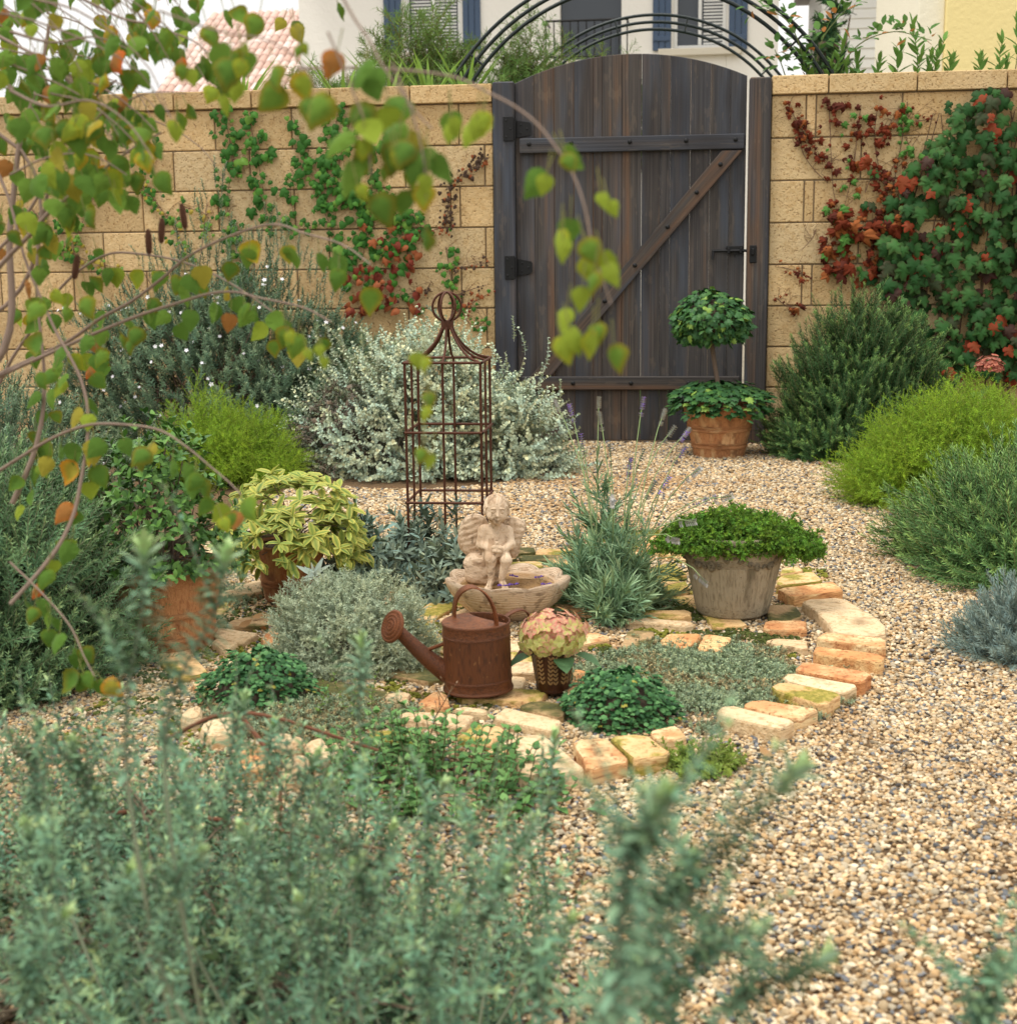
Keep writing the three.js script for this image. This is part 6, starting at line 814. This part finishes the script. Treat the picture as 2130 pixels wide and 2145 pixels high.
const heartOutline = [[0, 0.06], [0.18, -0.06], [0.4, 0.04], [0.5, 0.3], [0.4, 0.56], [0.2, 0.82], [0, 1.0], [-0.2, 0.82], [-0.4, 0.56], [-0.5, 0.3], [-0.4, 0.04], [-0.18, -0.06]];
{ // green creeper turning red low down, hinge side
  const t = thing('creeper', 'green creeper strands turning red low down on the long wall', 'vine', [0, 0, 0]), list = [], X = (d) => -0.673 - (933 - d) / 366, Y = (d) => 1.69 - (d - 205) / 377, S = (...p) => p.map(([x, y]) => [X(x), Y(y)]);
  const gr = (R) => (R() < 0.6 ? 0 : R() < 0.7 ? 1 : 2), mixed = (R) => (R() < 0.4 ? 3 : R() < 0.5 ? 4 : R() < 0.6 ? 0 : 1), brown = (R) => (R() < 0.8 ? 5 : 4), yg = (R) => (R() < 0.5 ? 2 : R() < 0.6 ? 0 : 6);
  const gs = [1, 2, 3].map((k) => fanLeaf(k === 2 ? maple : heartOutline, { cup: 0.25 + 0.2 * k, seed: 400 + k, crinkle: 0.06 })), mats = [...leafVar([[0.03, 0.11, 0.015], [0.055, 0.17, 0.022], [0.12, 0.24, 0.035], [0.16, 0.028, 0.014], [0.26, 0.075, 0.025], [0.06, 0.035, 0.022], [0.34, 0.26, 0.04]], 0.6, 0.3)];
  vine(t, [
    [S([425, 212], [435, 300], [420, 380], [440, 470], [450, 560]), 0.044, 46, gr], [S([470, 212], [480, 270], [490, 340], [500, 420]), 0.044, 46, gr], [S([560, 225], [572, 300], [545, 350], [555, 430]), 0.044, 44, gr], [S([640, 212], [625, 290], [600, 360], [622, 430], [650, 520]), 0.046, 60, gr], [S([662, 230], [640, 330], [690, 400], [680, 480]), 0.044, 50, gr], [S([720, 262], [700, 340], [745, 400], [722, 450], [690, 520]), 0.044, 46, gr], [S([640, 380], [700, 385], [762, 400], [792, 430], [742, 470]), 0.044, 50, gr],
    [S([912, 293], [880, 325], [850, 350], [843, 400], [840, 430]), 0.024, 95, brown, 1], [S([838, 428], [790, 440], [745, 462]), 0.028, 40, mixed], [S([838, 465], [846, 520], [850, 560]), 0.034, 40, gr], [S([848, 560], [880, 548], [915, 538]), 0.018, 36, brown], [S([852, 505], [880, 502], [922, 495]), 0.02, 44, brown], [S([855, 590], [890, 570], [922, 552]), 0.022, 36, mixed], [S([852, 560], [890, 620], [915, 600]), 0.026, 34, gr], [S([742, 560], [800, 548], [812, 550]), 0.018, 30, brown],
    [S([250, 330], [300, 400], [340, 470]), 0.034, 36, yg], [S([150, 270], [155, 350], [120, 430], [90, 480]), 0.034, 46, yg], [S([60, 250], [100, 330], [90, 420]), 0.036, 40, gr], [S([270, 240], [262, 300], [268, 370]), 0.034, 40, gr], [S([330, 380], [380, 400], [390, 450]), 0.034, 30, yg], [S([30, 380], [110, 470], [200, 500]), 0.034, 36, yg],
  ], mats, gs, 411, list);
  patch(list, 190, X(640), X(800), Y(590), Y(410), 0.04, mixed, (x, y) => fbm(x * 7, y * 7, 2, 2) > 0.4 && x < X(790) - Math.max(0, y - Y(470)) * 0.4, 412, 0.05, 0.9); patch(list, 70, X(640), X(790), Y(470), Y(330), 0.038, gr, (x, y) => fbm(x * 7, y * 7, 6, 2) > 0.52, 413);
  leaves(t, gs, mats, list);
}
{ // withered red vine next to the latch post
  const t = thing('dried_vine', 'withered rust red vine with curled leaves beside the latch post', 'vine', [0, 0, 0]), list = [], X = (z) => 0.684 + ((1560 + z / 1.985) / 1.1105 - 1455) / 385, Y = (z) => 1.68 - ((180 + z / 1.985) / 1.1105 - 180) / 397, S = (...p) => p.map(([x, y]) => [X(x), Y(y)]), red = (R) => (R() < 0.45 ? 0 : R() < 0.5 ? 1 : 2), grn = () => 3, few = (R) => (R() < 0.2 ? 3 : red(R));
  const gs = [1, 2, 3].map((k) => fanLeaf(maple, { cup: 0.9 + 0.6 * k, seed: 420 + k, crinkle: 0.3 })), mats = leafVar([[0.14, 0.026, 0.01], [0.27, 0.085, 0.025], [0.085, 0.02, 0.012], [0.08, 0.2, 0.04]], 0.75, 0.25);
  vine(t, [
    [S([180, 60], [205, 110], [240, 170], [270, 215], [330, 290]), 0.032, 70, red, 1.6], [S([235, 180], [240, 250], [290, 330], [350, 390]), 0.02, 4, red], [S([345, 85], [352, 180], [360, 300], [375, 440], [400, 510]), 0.034, 24, few, 1.6], [S([470, 90], [460, 200], [450, 330], [420, 480]), 0.036, 30, few, 1.6], [S([540, 70], [530, 180], [545, 300], [575, 400], [590, 480], [545, 620]), 0.036, 34, red, 1.6], [S([640, 60], [600, 130], [560, 200]), 0.03, 40, red, 1.6], [S([655, 60], [662, 130], [662, 220], [690, 270]), 0.036, 36, grn], [S([640, 270], [590, 370], [585, 470], [530, 560]), 0.028, 24, red, 1.6], [S([690, 140], [770, 132]), 0.018, 30, red], [S([170, 740], [230, 760], [265, 780]), 0.024, 46, red, 1.6], [S([145, 870], [190, 905], [230, 915]), 0.024, 46, red, 1.6], [S([305, 580], [290, 620], [245, 670]), 0.01, 1, red], [S([420, 480], [400, 590], [430, 740]), 0.04, 26, few, 1.4], [S([520, 560], [540, 660], [480, 760]), 0.04, 26, few, 1.4], [S([500, 430], [520, 380], [560, 360]), 0.02, 14, red], [S([610, 640], [560, 720], [520, 790]), 0.036, 20, red, 1.6],
  ], mats, gs, 421, list);
  patch(list, 60, X(335), X(500), Y(770), Y(490), 0.06, few, (x, y) => fbm(x * 9, y * 9, 1, 2) > 0.36, 422, 0.06, 1.3); patch(list, 60, X(510), X(660), Y(790), Y(520), 0.05, red, (x, y) => fbm(x * 9, y * 9, 4, 2) > 0.4, 423, 0.06, 1.4); patch(list, 30, X(330), X(560), Y(160), Y(50), 0.045, red, (x, y) => fbm(x * 9, y * 9, 8, 2) > 0.5, 424, 0.04, 1.4);
  leaves(t, gs, mats, list);
}
{ // thick ivy
  const t = thing('boston_ivy', 'thick curtain of large dark green ivy leaves with purple edges', 'vine', [0, 0, 0]), list = [], pick = (R) => { const q = R(); return q < 0.36 ? 0 : q < 0.62 ? 1 : q < 0.82 ? 2 : q < 0.9 ? 3 : q < 0.95 ? 4 : 5; };
  const edge = (x, y) => x > 1.36 + 0.2 * smooth(1.45, 1.1, y) * -0.6 + 0.12 * smooth(1.3, 1.68, y) + 0.08 * (fbm(y * 6, 3, 1, 3) - 0.5) * 2 + (y < 0.75 ? (0.75 - y) * 0.4 : 0);
  patch(list, 1000, 1.14, 2.15, 0.35, 1.7, 0.064, pick, edge, 431, 0.1, 0.6); patch(list, 120, 1.12, 1.5, 0.8, 1.4, 0.045, (R) => (R() < 0.35 ? 5 : pick(R)), (x, y) => fbm(x * 8, y * 8, 2, 2) > 0.5, 432, 0.05, 0.8);
  const gs = [1, 2, 3].map((k) => fanLeaf(maple, { cup: 0.25 + 0.18 * k, seed: 430 + k, crinkle: 0.07, col: [1, 1, 1], edge: [1.3, 0.8, 0.9] })), mats = leafVar([[0.02, 0.075, 0.018], [0.03, 0.1, 0.022], [0.05, 0.14, 0.035], [0.035, 0.05, 0.02], [0.055, 0.03, 0.022], [0.2, 0.045, 0.015]], 0.6, 0.3); leaves(t, gs, mats, list);
  const G = new Geo(), R = rng(433); for (let k = 0; k < 18; k++) { const x = lerp(1.3, 2.1, R()); G.tube(curve([[x, -0.01, 0.02], [x + (R() - 0.5) * 0.2, 0.5, 0.012], [x + (R() - 0.5) * 0.3, 1.0, 0.012], [x + (R() - 0.5) * 0.4, 1.6, 0.012]], 14), 0.005, 0.002, 5, [0.14, 0.09, 0.06]); } part('vine_stems', G.build(), dullMat, t);
}
// ---------------------------------------------------------------- plants beyond the wall
{
  const fern = G3((s) => plume({ len: 0.3, twigs: 9, tl: 0.13, n: 16, L: 0.034, W: 0.0042, col: [0.15, 0.25, 0.06], stem: [0.28, 0.18, 0.08], spread: 0.75, vary: 0.3, curl: 0.3, stemR: 0.002 }, 440 + s)), mk = (label, x, z, r, n, seed, c = [0, 0.9, 0]) => { const t = thing('feathery_shrub', label, 'shrub', [x, 0, z]); const a = mound({ c, r, n, len: 0.28, up: 0.5, fill: 0.3, lump: 0.35, wild: 0.5, low: -0.4 }, seed); foliage(t, 'foliage', fern, thinMat, a); stems(t, a, 26, seed + 1, [0, 0, 0], 0.2, 0.012, 0.003); };
  mk('tall feathery light green shrub behind the hinge side wall', -1.25, -1.2, [0.5, 0.85, 0.35], 420, 441, [0, 1.6, 0]); mk('feathery green shrub inside the steel arbor', -0.68, -1.6, [0.36, 0.75, 0.35], 260, 443, [0, 1.62, 0]); mk('feathery pale green shrub in front of the tiled roof', -1.95, -1.5, [0.4, 0.55, 0.35], 200, 445, [0, 1.6, 0]); mk('feathery green sapling below the black balcony', -0.35, -3.6, [0.5, 0.7, 0.4], 160, 447, [0, 1.75, 0]);
  const strap = G3((s) => { const g = new Geo(), R = rng(450 + s); for (let k = 0; k < 14; k++) { const a = R() * 6.28; g.leaf(V(0, 0, 0), V(Math.cos(a) * 0.4, 1, Math.sin(a) * 0.4), V(-Math.cos(a), 0.4, -Math.sin(a)), 0.28 + R() * 0.12, 0.022, { prof: [0.8, 1, 0.9, 0.6, 0], curl: 0.25, fold: 0.25, col: jit([0.2, 0.33, 0.06], R) }); } return g.build(); });
  [[-1.3, -0.4], [-1.08, -0.42], [-0.88, -0.38], [-1.55, -0.42], [-2.1, -0.4]].forEach(([x, z], i) => { const t = thing('strap_leaf_plant', 'green strap leaved plant peeping over the hinge side wall', 'plant', [x, 1.68, z], 0, 'strap leaved plants behind the wall'); const m = part('foliage', strap[i % 3], thinMat, t); m.scale.setScalar(1.1); part('planter', bx(0.2, 1.68, 0.2), stucco(0.5, 0.45, 0.36), t).position.y = -0.84; });
  const laurel = G3((s) => sprig({ len: 0.26, n: 16, L: 0.12, W: 0.04, a0: 1.0, a1: 0.3, col: [0.14, 0.27, 0.06], stem: [0.2, 0.24, 0.08], prof: [0.3, 0.9, 1, 0.7, 0], curl: 0.12, fold: 0.25, stemR: 0.003 }, 455 + s));
  const bush = (label, x, z, tips, seed) => { const t = thing('laurel_shrub', label, 'shrub', [x, 0, z]), R = rng(seed), items = tips.map(([dx, y, s], i) => { const dir = V(dx * 0.9, 1, (R() - 0.5) * 0.3).normalize(); return { g: i, p: V(dx, y - 0.26 * s, (R() - 0.5) * 0.1), q: qOf(dir, R() * 6), s, dir, tip: V(dx, y, 0) }; }); foliage(t, 'foliage', laurel, thinMat, items); stems(t, items, items.length * 2, seed, [0, 0, 0], 0.08, 0.008, 0.003); };
  bush('laurel shoots above the wall next to the latch post', 1.03, -0.5, [[-0.12, 1.98, 0.8], [0, 2.02, 0.9], [0.1, 1.95, 0.8], [0.2, 1.93, 0.7], [-0.04, 1.92, 0.7], [0.06, 1.9, 0.7]], 461); bush('laurel shoots above the wall in front of the clapboard house', 1.45, -0.5, [[-0.1, 2.0, 0.8], [0.0, 2.1, 0.9], [0.08, 2.02, 0.8], [0.14, 1.95, 0.7], [-0.03, 1.93, 0.8], [0.04, 1.95, 0.7]], 463); bush('laurel shoots above the wall in front of the yellow house', 1.82, -0.5, [[-0.06, 1.95, 0.7], [0.02, 2.0, 0.8], [0.1, 2.08, 0.8], [0.05, 1.92, 0.7]], 465);
  { const t = thing('climbing_rose', 'climbing rose canes on the arbor above the latch post', 'plant', [1.0, 0, -0.55]), R = rng(471), G = new Geo(), canes = [[[0, 0, 0], [-0.02, 1.2, 0], [-0.1, 1.8, 0.05], [-0.22, 2.12, 0.08], [-0.4, 2.2, 0.1]], [[0, 0, 0], [0.02, 1.3, 0], [0.1, 1.95, 0.05], [0.3, 2.05, 0.08], [0.5, 2.0, 0.1]], [[0, 0, 0], [-0.05, 1.5, 0], [-0.05, 2.0, 0.05], [0.1, 2.2, 0.05]], [[0, 0, 0], [-0.1, 1.4, 0.02], [-0.24, 1.9, 0.06], [-0.28, 1.98, 0.08]]], items = [];
    for (const c of canes) { const p = curve(c, 30); G.tube(p, 0.005, 0.002, 5, [0.16, 0.2, 0.08]); for (let k = 14; k < 31; k++) for (let j = 0; j < 3; j++) { const d = V(R() - 0.5, (R() - 0.3) * 0.7, R() - 0.3).normalize(); items.push({ g: Math.floor(R() * 9), m: R() < 0.12 ? 2 : Math.floor(R() * 2), p: p[k].clone().addScaledVector(d, 0.02 + R() * 0.05), q: faceQ(d, V(R() - 0.5, 1, 0.5)), s: 0.8 + R() * 0.5, mid: V(0, 2, 0) }); } } part('canes', G.build(), dullMat, t); leaves(t, [oneLeaf(0.05, 0.03, { prof: [0.3, 1, 0.9, 0], curl: 0.15, fold: 0.2, col: [1, 1, 1] })], thinVar([[0.09, 0.2, 0.05], [0.13, 0.26, 0.07], [0.4, 0.17, 0.05]]), items); }
  const treeLeaf = G3((s) => sprig({ len: 0.5, n: 40, L: 0.16, W: 0.06, a0: 1.2, a1: 0.6, col: [0.07, 0.13, 0.045], stem: [0.14, 0.1, 0.07], prof: [0.3, 1, 0.8, 0], curl: 0.2, vary: 0.35, stemR: 0.006 }, 475 + s));
  const tree = (label, x, z, h, r, n, seed, col) => { const t = thing('garden_tree', label, 'tree', [x, 0, z]); part('trunk', tubeGeo([[0, -0.05, 0], [0.1, h * 0.3, 0], [-0.05, h * 0.6, 0.1], [0, h * 0.85, 0]], 0.16, 14, 8), barkMat, t); const a = mound({ c: [0, h * 0.42, 0], r, n, len: 0.5, up: 0.3, lump: 0.5, fill: 0.4, low: -0.5, tint: 0.3, wild: 0.9 }, seed); stems(t, a, 30, seed + 1, [0, h * 0.3, 0], 0.1, 0.05, 0.012); foliage(t, 'crown', treeLeaf, dullMat, a.map((it) => ({ ...it, c: it.c.map((v, k) => v * col[k]) }))); };
  tree('dark green conifer like tree between the cream and white houses', 2.35, -16, 4.9, [0.45, 2.6, 0.6], 420, 481, [0.8, 0.9, 1.1]); tree('grey green tree far behind the hinge side wall', -13.5, -24, 6.0, [1.7, 3.0, 1.6], 420, 483, [1.2, 1.2, 1]); tree('dark tree far behind the wall beside the tiled roof', -17, -25, 6.6, [1.8, 3.2, 1.6], 420, 485, [0.9, 1, 0.9]); tree('broad tree behind the wall end, half hidden by birch leaves', -10.9, -17, 4.2, [1.0, 2.0, 1.2], 260, 487, [1.3, 1.3, 1]);
}
// ---------------------------------------------------------------- shrub in front of the lens
{
  const t = thing('coast_rosemary', 'big grey green bush with pale tipped shoots at the path corner', 'shrub', [0, 0, 0]), R = rng(501);
  const g = [1, 2, 3, 4].map((s) => sprig({ len: 0.15, n: 48, whorl: 4, L: 0.02, W: 0.0056, a0: 1.45, a1: 0.6, col: [0.16, 0.275, 0.155], tip: [0.4, 0.54, 0.28], stem: [0.25, 0.28, 0.2], prof: needle, curl: 0.2, fold: 0.25, vary: 0.5, bend: 0.35, jitter: 0.7 }, 500 + s));
  const a = mound({ c: [-0.5, 0, 5.5], r: [0.5, 0.34, 0.5], n: 540, len: 0.15, up: 0.4, lump: 0.4, fill: 0.4, s0: 0.75, s1: 1.15, wild: 0.8 }, 502), b = mound({ c: [-0.2, 0, 5.82], r: [0.34, 0.36, 0.36], n: 230, len: 0.15, up: 0.4, lump: 0.45, fill: 0.4, wild: 0.8, keep: (p) => p.distanceTo(camera.position) > 1.05 }, 503), c = mound({ c: [0.02, 0, 5.6], r: [0.22, 0.2, 0.3], n: 110, len: 0.15, up: 0.4, lump: 0.5, fill: 0.4, wild: 0.8 }, 504);
  foliage(t, 'foliage', g, dullMat, [...a, ...b, ...c]); stems(t, [...a, ...b, ...c], 140, 18, [-0.3, 0, 5.7], 0.3, 0.004, 0.0014, std({ color: C(0.2, 0.15, 0.1), roughness: 1 }));
  const side = [];
  frontShoots.forEach((pts, i) => { // the long shoots that stand clear of the bush, each a part
    const G = new Geo(), q = rng(520 + i), e = pts[pts.length - 1], foot = [lerp(e[0], -0.1 + i * 0.012, 0.4), 0, lerp(e[2], 5.9, 0.4)], c = curve([...pts.map((p, k) => [p[0] + (q() - 0.5) * 0.012, p[1], p[2] + (q() - 0.5) * 0.02]), foot], 60), L = c.reduce((s, p, k) => k ? s + p.distanceTo(c[k - 1]) : 0, 0); G.tube([...c].reverse(), 0.0022, 0.0008, 5, [0.26, 0.3, 0.2]);
    const big = i === 5 || i === 6 || i < 2, n = Math.round(L * 0.75 / (big ? 0.0165 : 0.0125)) * 4; for (let k = 0; k < n; k++) { const f = Math.pow(Math.floor(k / 4) * 4 / n, 1.12) * 0.78, x = f * (c.length - 1), i0 = Math.floor(x), p = c[i0].clone().lerp(c[Math.min(c.length - 1, i0 + 1)], x - i0), ax = c[Math.max(0, i0 - 1)].clone().sub(c[Math.min(c.length - 1, i0 + 2)]).normalize(), th = Math.floor(k / 4) * 0.8 + (k % 4) * 1.571 + q() * 0.35, s1 = ax.clone().cross(V(0.2, 0.1, 1)).normalize(), s2 = ax.clone().cross(s1), an = lerp(0.4, 1.42, clamp(f * 7)) + (q() - 0.5) * 0.4, d = ax.clone().multiplyScalar(Math.cos(an)).addScaledVector(s1, Math.sin(an) * Math.cos(th)).addScaledVector(s2, Math.sin(an) * Math.sin(th)), col = f < 0.035 ? [0.42, 0.56, 0.26] : f < 0.08 ? [0.32, 0.44, 0.27] : [0.19, 0.31, 0.19]; G.leaf(p, d, ax.clone().addScaledVector(d, -ax.dot(d)).add(V(1e-4, 0, 0)), (big ? 0.026 : 0.0205) * (0.7 + 0.5 * q()) * (f < 0.03 ? 0.7 : 1), big ? 0.0074 : 0.0058, { prof: needle, curl: 0.15, fold: 0.3, col: jit(col, q, 0.2) }); }
    part('shoot', G.build(), dullMat, t);
    for (let k = 0; k < (i < 2 ? 3 : i < 9 && i > 4 ? 4 : 7); k++) { const x = c[Math.floor(lerp(i < 2 ? 16 : 10, 46, q()))], d = V((q() - 0.5) * 1.6, 0.9, (q() - 0.5) * 1.2).normalize(); if (x.distanceTo(camera.position) > 0.8) side.push({ g: Math.floor(q() * 9), p: x.clone(), q: qOf(d, q() * 6), s: 0.45 + 0.4 * q(), c: [1, 1, 1] }); }
  });
  foliage(t, 'side_shoots', g, dullMat, side);
  const stick = thing('bare_branch', 'bare reddish brown branch lying among the front bush', 'branch'); { const G = new Geo(); for (const p of [[[-0.62, 0.12, 5.35], [-0.45, 0.17, 5.4], [-0.25, 0.16, 5.42], [-0.05, 0.1, 5.36]], [[-0.5, 0.2, 5.2], [-0.35, 0.27, 5.25], [-0.15, 0.2, 5.2]], [[-0.35, 0.27, 5.25], [-0.28, 0.2, 5.3], [-0.27, 0.1, 5.33]]]) G.tube(curve(p, 20), 0.004, 0.0022, 6, [0.2, 0.085, 0.05]); part('wood', G.build(), dullMat, stick); }
}
// ---------------------------------------------------------------- birch hanging in from the side
{
  const t = thing('birch_tree', 'birch boughs with yellowing leaves and catkins hanging in over the border', 'tree', [0, 0, 0]), R = rng(601), list = [];
  const twigMat = std({ color: C(0.24, 0.17, 0.13), roughness: 0.8, bumpMap: roughBump, bumpScale: 0.001 });
  const trunk = new Geo(); trunk.tube(curve([[-1.75, -0.03, 5.35], [-1.7, 0.6, 5.33], [-1.62, 1.3, 5.3], [-1.5, 2.2, 5.25], [-1.4, 3.2, 5.2]], 30), 0.07, 0.035, 14, [0.55, 0.5, 0.45]); part('trunk', trunk.build(), dullMat, t);
  birchBranches.forEach(([pts, r0, r1], bi) => {
    const c = curve(pts, pts.length * 6), G = new Geo(); const slim = bi === 13 || bi === 14 || bi === 15 || bi >= 19 ? 0.36 : 0.5; G.tube(c, r0 * slim, Math.max(0.0007, r1 * slim), 7, [1, 1, 1]); part('branch', G.build(), twigMat, t);
    if (bi < 13 && bi !== 7) { const q = V(...pts[0]), w = q.clone().sub(V(...pts[1])).normalize(), m = q.clone().addScaledVector(w, 0.22), e = V(-1.62, m.y + w.y * 0.3, 5.3), L = new Geo(); L.tube(new THREE.CatmullRomCurve3([e, m, q]).getPoints(14), r0 * 0.9, r0 * 0.5, 6); part('branch', L.build(), twigMat, t); }
    const near = bi === 13 || bi === 14 || bi === 15 || bi >= 19, n = near ? 7 : Math.round(6 + pts.length * 1.3 * (bi >= 8 && bi <= 18 ? 1.25 : 1));
    for (let k = 0; k < n; k++) { const f = lerp(0.12, 1, (k + R()) / n), p = c[Math.floor(f * (c.length - 1))].clone(), dx = V(R() - 0.5, -0.45 - R() * 0.6, R() - 0.5).normalize(), st = 0.014 + R() * 0.02; p.addScaledVector(dx, st); const q = R(); list.push({ g: Math.floor(R() * 97), m: q < 0.5 ? 0 : q < 0.76 ? 1 : q < 0.9 ? 2 : q < 0.96 ? 3 : 4, p, q: faceQ(dx.clone().add(V((R() - 0.5) * 0.8, 0, (R() - 0.5) * 0.8)), V((R() - 0.5) * 1.6, 0.35, 0.9 * (R() < 0.8 ? 1 : -1))), s: 0.8 + R() * 0.4, score: 5 }); }
  });
  // leafy twigs of the crown's edge: a slanting slab of leaves from 1.6 m to 2.6 m off
  const slab = (n, u0, u1, v0, v1, keep = () => true) => { for (let i = 0; i < n; i++) { const d = R(), u = lerp(u0, u1, R()), v = lerp(v0, v1, R()), p = V(lerp(-0.47, -0.96, d) + u * lerp(0.2, 0.33, d), lerp(1.03, 1.1, d) + v * lerp(0.21, 0.34, d), lerp(5.62, 4.62, d)); if (!keep(u, v)) continue; const q = R(); list.push({ g: Math.floor(R() * 97), m: q < 0.5 ? 0 : q < 0.78 ? 1 : q < 0.9 ? 2 : q < 0.96 ? 3 : 4, p, q: faceQ(V((R() - 0.5) * 1.2, -0.8, (R() - 0.5) * 1.2), V((R() - 0.5) * 2.2, 0.35, 0.9 * (R() < 0.8 ? 1 : -1))), s: 0.7 + R() * 0.5, score: 4 + R() }); } };
  slab(190, -0.1, 1.25, 0.45, 1.4, (u, v) => v > 0.25 + 0.45 * u); slab(80, -0.1, 0.75, -0.1, 0.6); slab(50, -0.1, 0.5, -1.1, -0.1); slab(30, 1.0, 2.0, 0.75, 1.3);
  { const G = new Geo(); for (let i = 0; i < 46; i++) { const d = R(), x = lerp(-0.5, -1.0, d) + R() * lerp(0.15, 0.3, d), y = lerp(1.1, 1.2, d) + R() * 0.3, z = lerp(5.62, 4.62, d), l = 0.1 + R() * 0.14; G.tube(curve([[x - l * 0.5, y + 0.03, z], [x, y + 0.02 * R(), z + 0.02], [x + l * 0.5, y - 0.05, z + 0.02], [x + l * 0.7, y - 0.11, z + 0.03]], 10), 0.0014, 0.0006, 4); } part('twigs', G.build(), twigMat, t).userData.kind = 'stuff'; }
  nearLeaves.forEach(([x, y, z, s], i) => { for (let k = 0; k < 2; k++) list.push({ g: i + k, m: (i + k) % 4 === 3 ? 1 : 2, p: V(x + (R() - 0.5) * 0.02, y + (R() - 0.5) * 0.02, z + (R() - 0.5) * 0.03), q: faceQ(V((R() - 0.4) * 0.9, -1, (R() - 0.5) * 0.5), V((R() - 0.5) * 2.4, 0.2, 1)), s: s * 0.32 / 0.031, score: 6 }); });
  const outl = []; { const base = [[0, 0], [0.24, 0.04], [0.4, 0.2], [0.43, 0.36], [0.36, 0.54], [0.24, 0.72], [0.1, 0.9], [0, 1.03]]; const right = []; base.forEach(([x, y], i) => { right.push([x, y]); if (i > 0 && i < base.length - 1) right.push([lerp(x, base[i + 1][0], 0.55) * 0.93, lerp(y, base[i + 1][1], 0.5)]); }); right.forEach((p) => outl.push(p)); for (let i = right.length - 2; i > 0; i--) outl.push([-right[i][0], right[i][1]]); }
  const gs = [1, 2, 3, 4].map((k) => { const g = fanLeaf(outl, { cup: 0.2 + 0.22 * k, seed: 610 + k, crinkle: 0.05, col: [1, 1, 1], edge: k === 4 ? [1.7, 0.8, 0.5] : k === 3 ? [1.25, 1.0, 0.7] : [1, 1, 1] }); g.scale(0.031, 0.031, 0.031); return g; });
  leaves(t, gs, thinVar([[0.1, 0.2, 0.03], [0.14, 0.25, 0.035], [0.26, 0.34, 0.035], [0.34, 0.3, 0.04], [0.34, 0.15, 0.04]]), list);
  { const G = new Geo(); list.forEach((it) => { const d = V(0, 1, 0).applyQuaternion(it.q), e = it.p.clone().addScaledVector(d, 0.004), b = it.p.clone().addScaledVector(d, -0.012).add(V(0, 0.008, 0)); G.tube([b, it.p, e], 0.0007, 0.0005, 3, [0.24, 0.24, 0.08]); }); part('leaf_stalks', G.build(), dullMat, t).userData.kind = 'stuff'; }
  const cat = lathe([[0.0002, 0], [0.003, 0.002], [0.0048, 0.01], [0.005, 0.024], [0.004, 0.034], [0.0002, 0.038]], 12), cm = std({ color: C(0.13, 0.05, 0.025), roughness: 1, bumpMap: rep(roughBump, 4, 4), bumpScale: 0.002 });
  for (const [x, y, z, a] of [[-0.44, 1.0, 5.22, 0.1], [-0.41, 1.02, 5.22, -0.1], [-0.47, 0.985, 5.2, 0], [-0.62, 0.66, 5.42, 0.7], [-0.58, 0.95, 5.2, 0.2]]) { const m = part('catkin', cat, cm, t); m.position.set(x, y, z); m.rotation.set(3.14, 0, a); }
}
renderer.render(scene, camera);
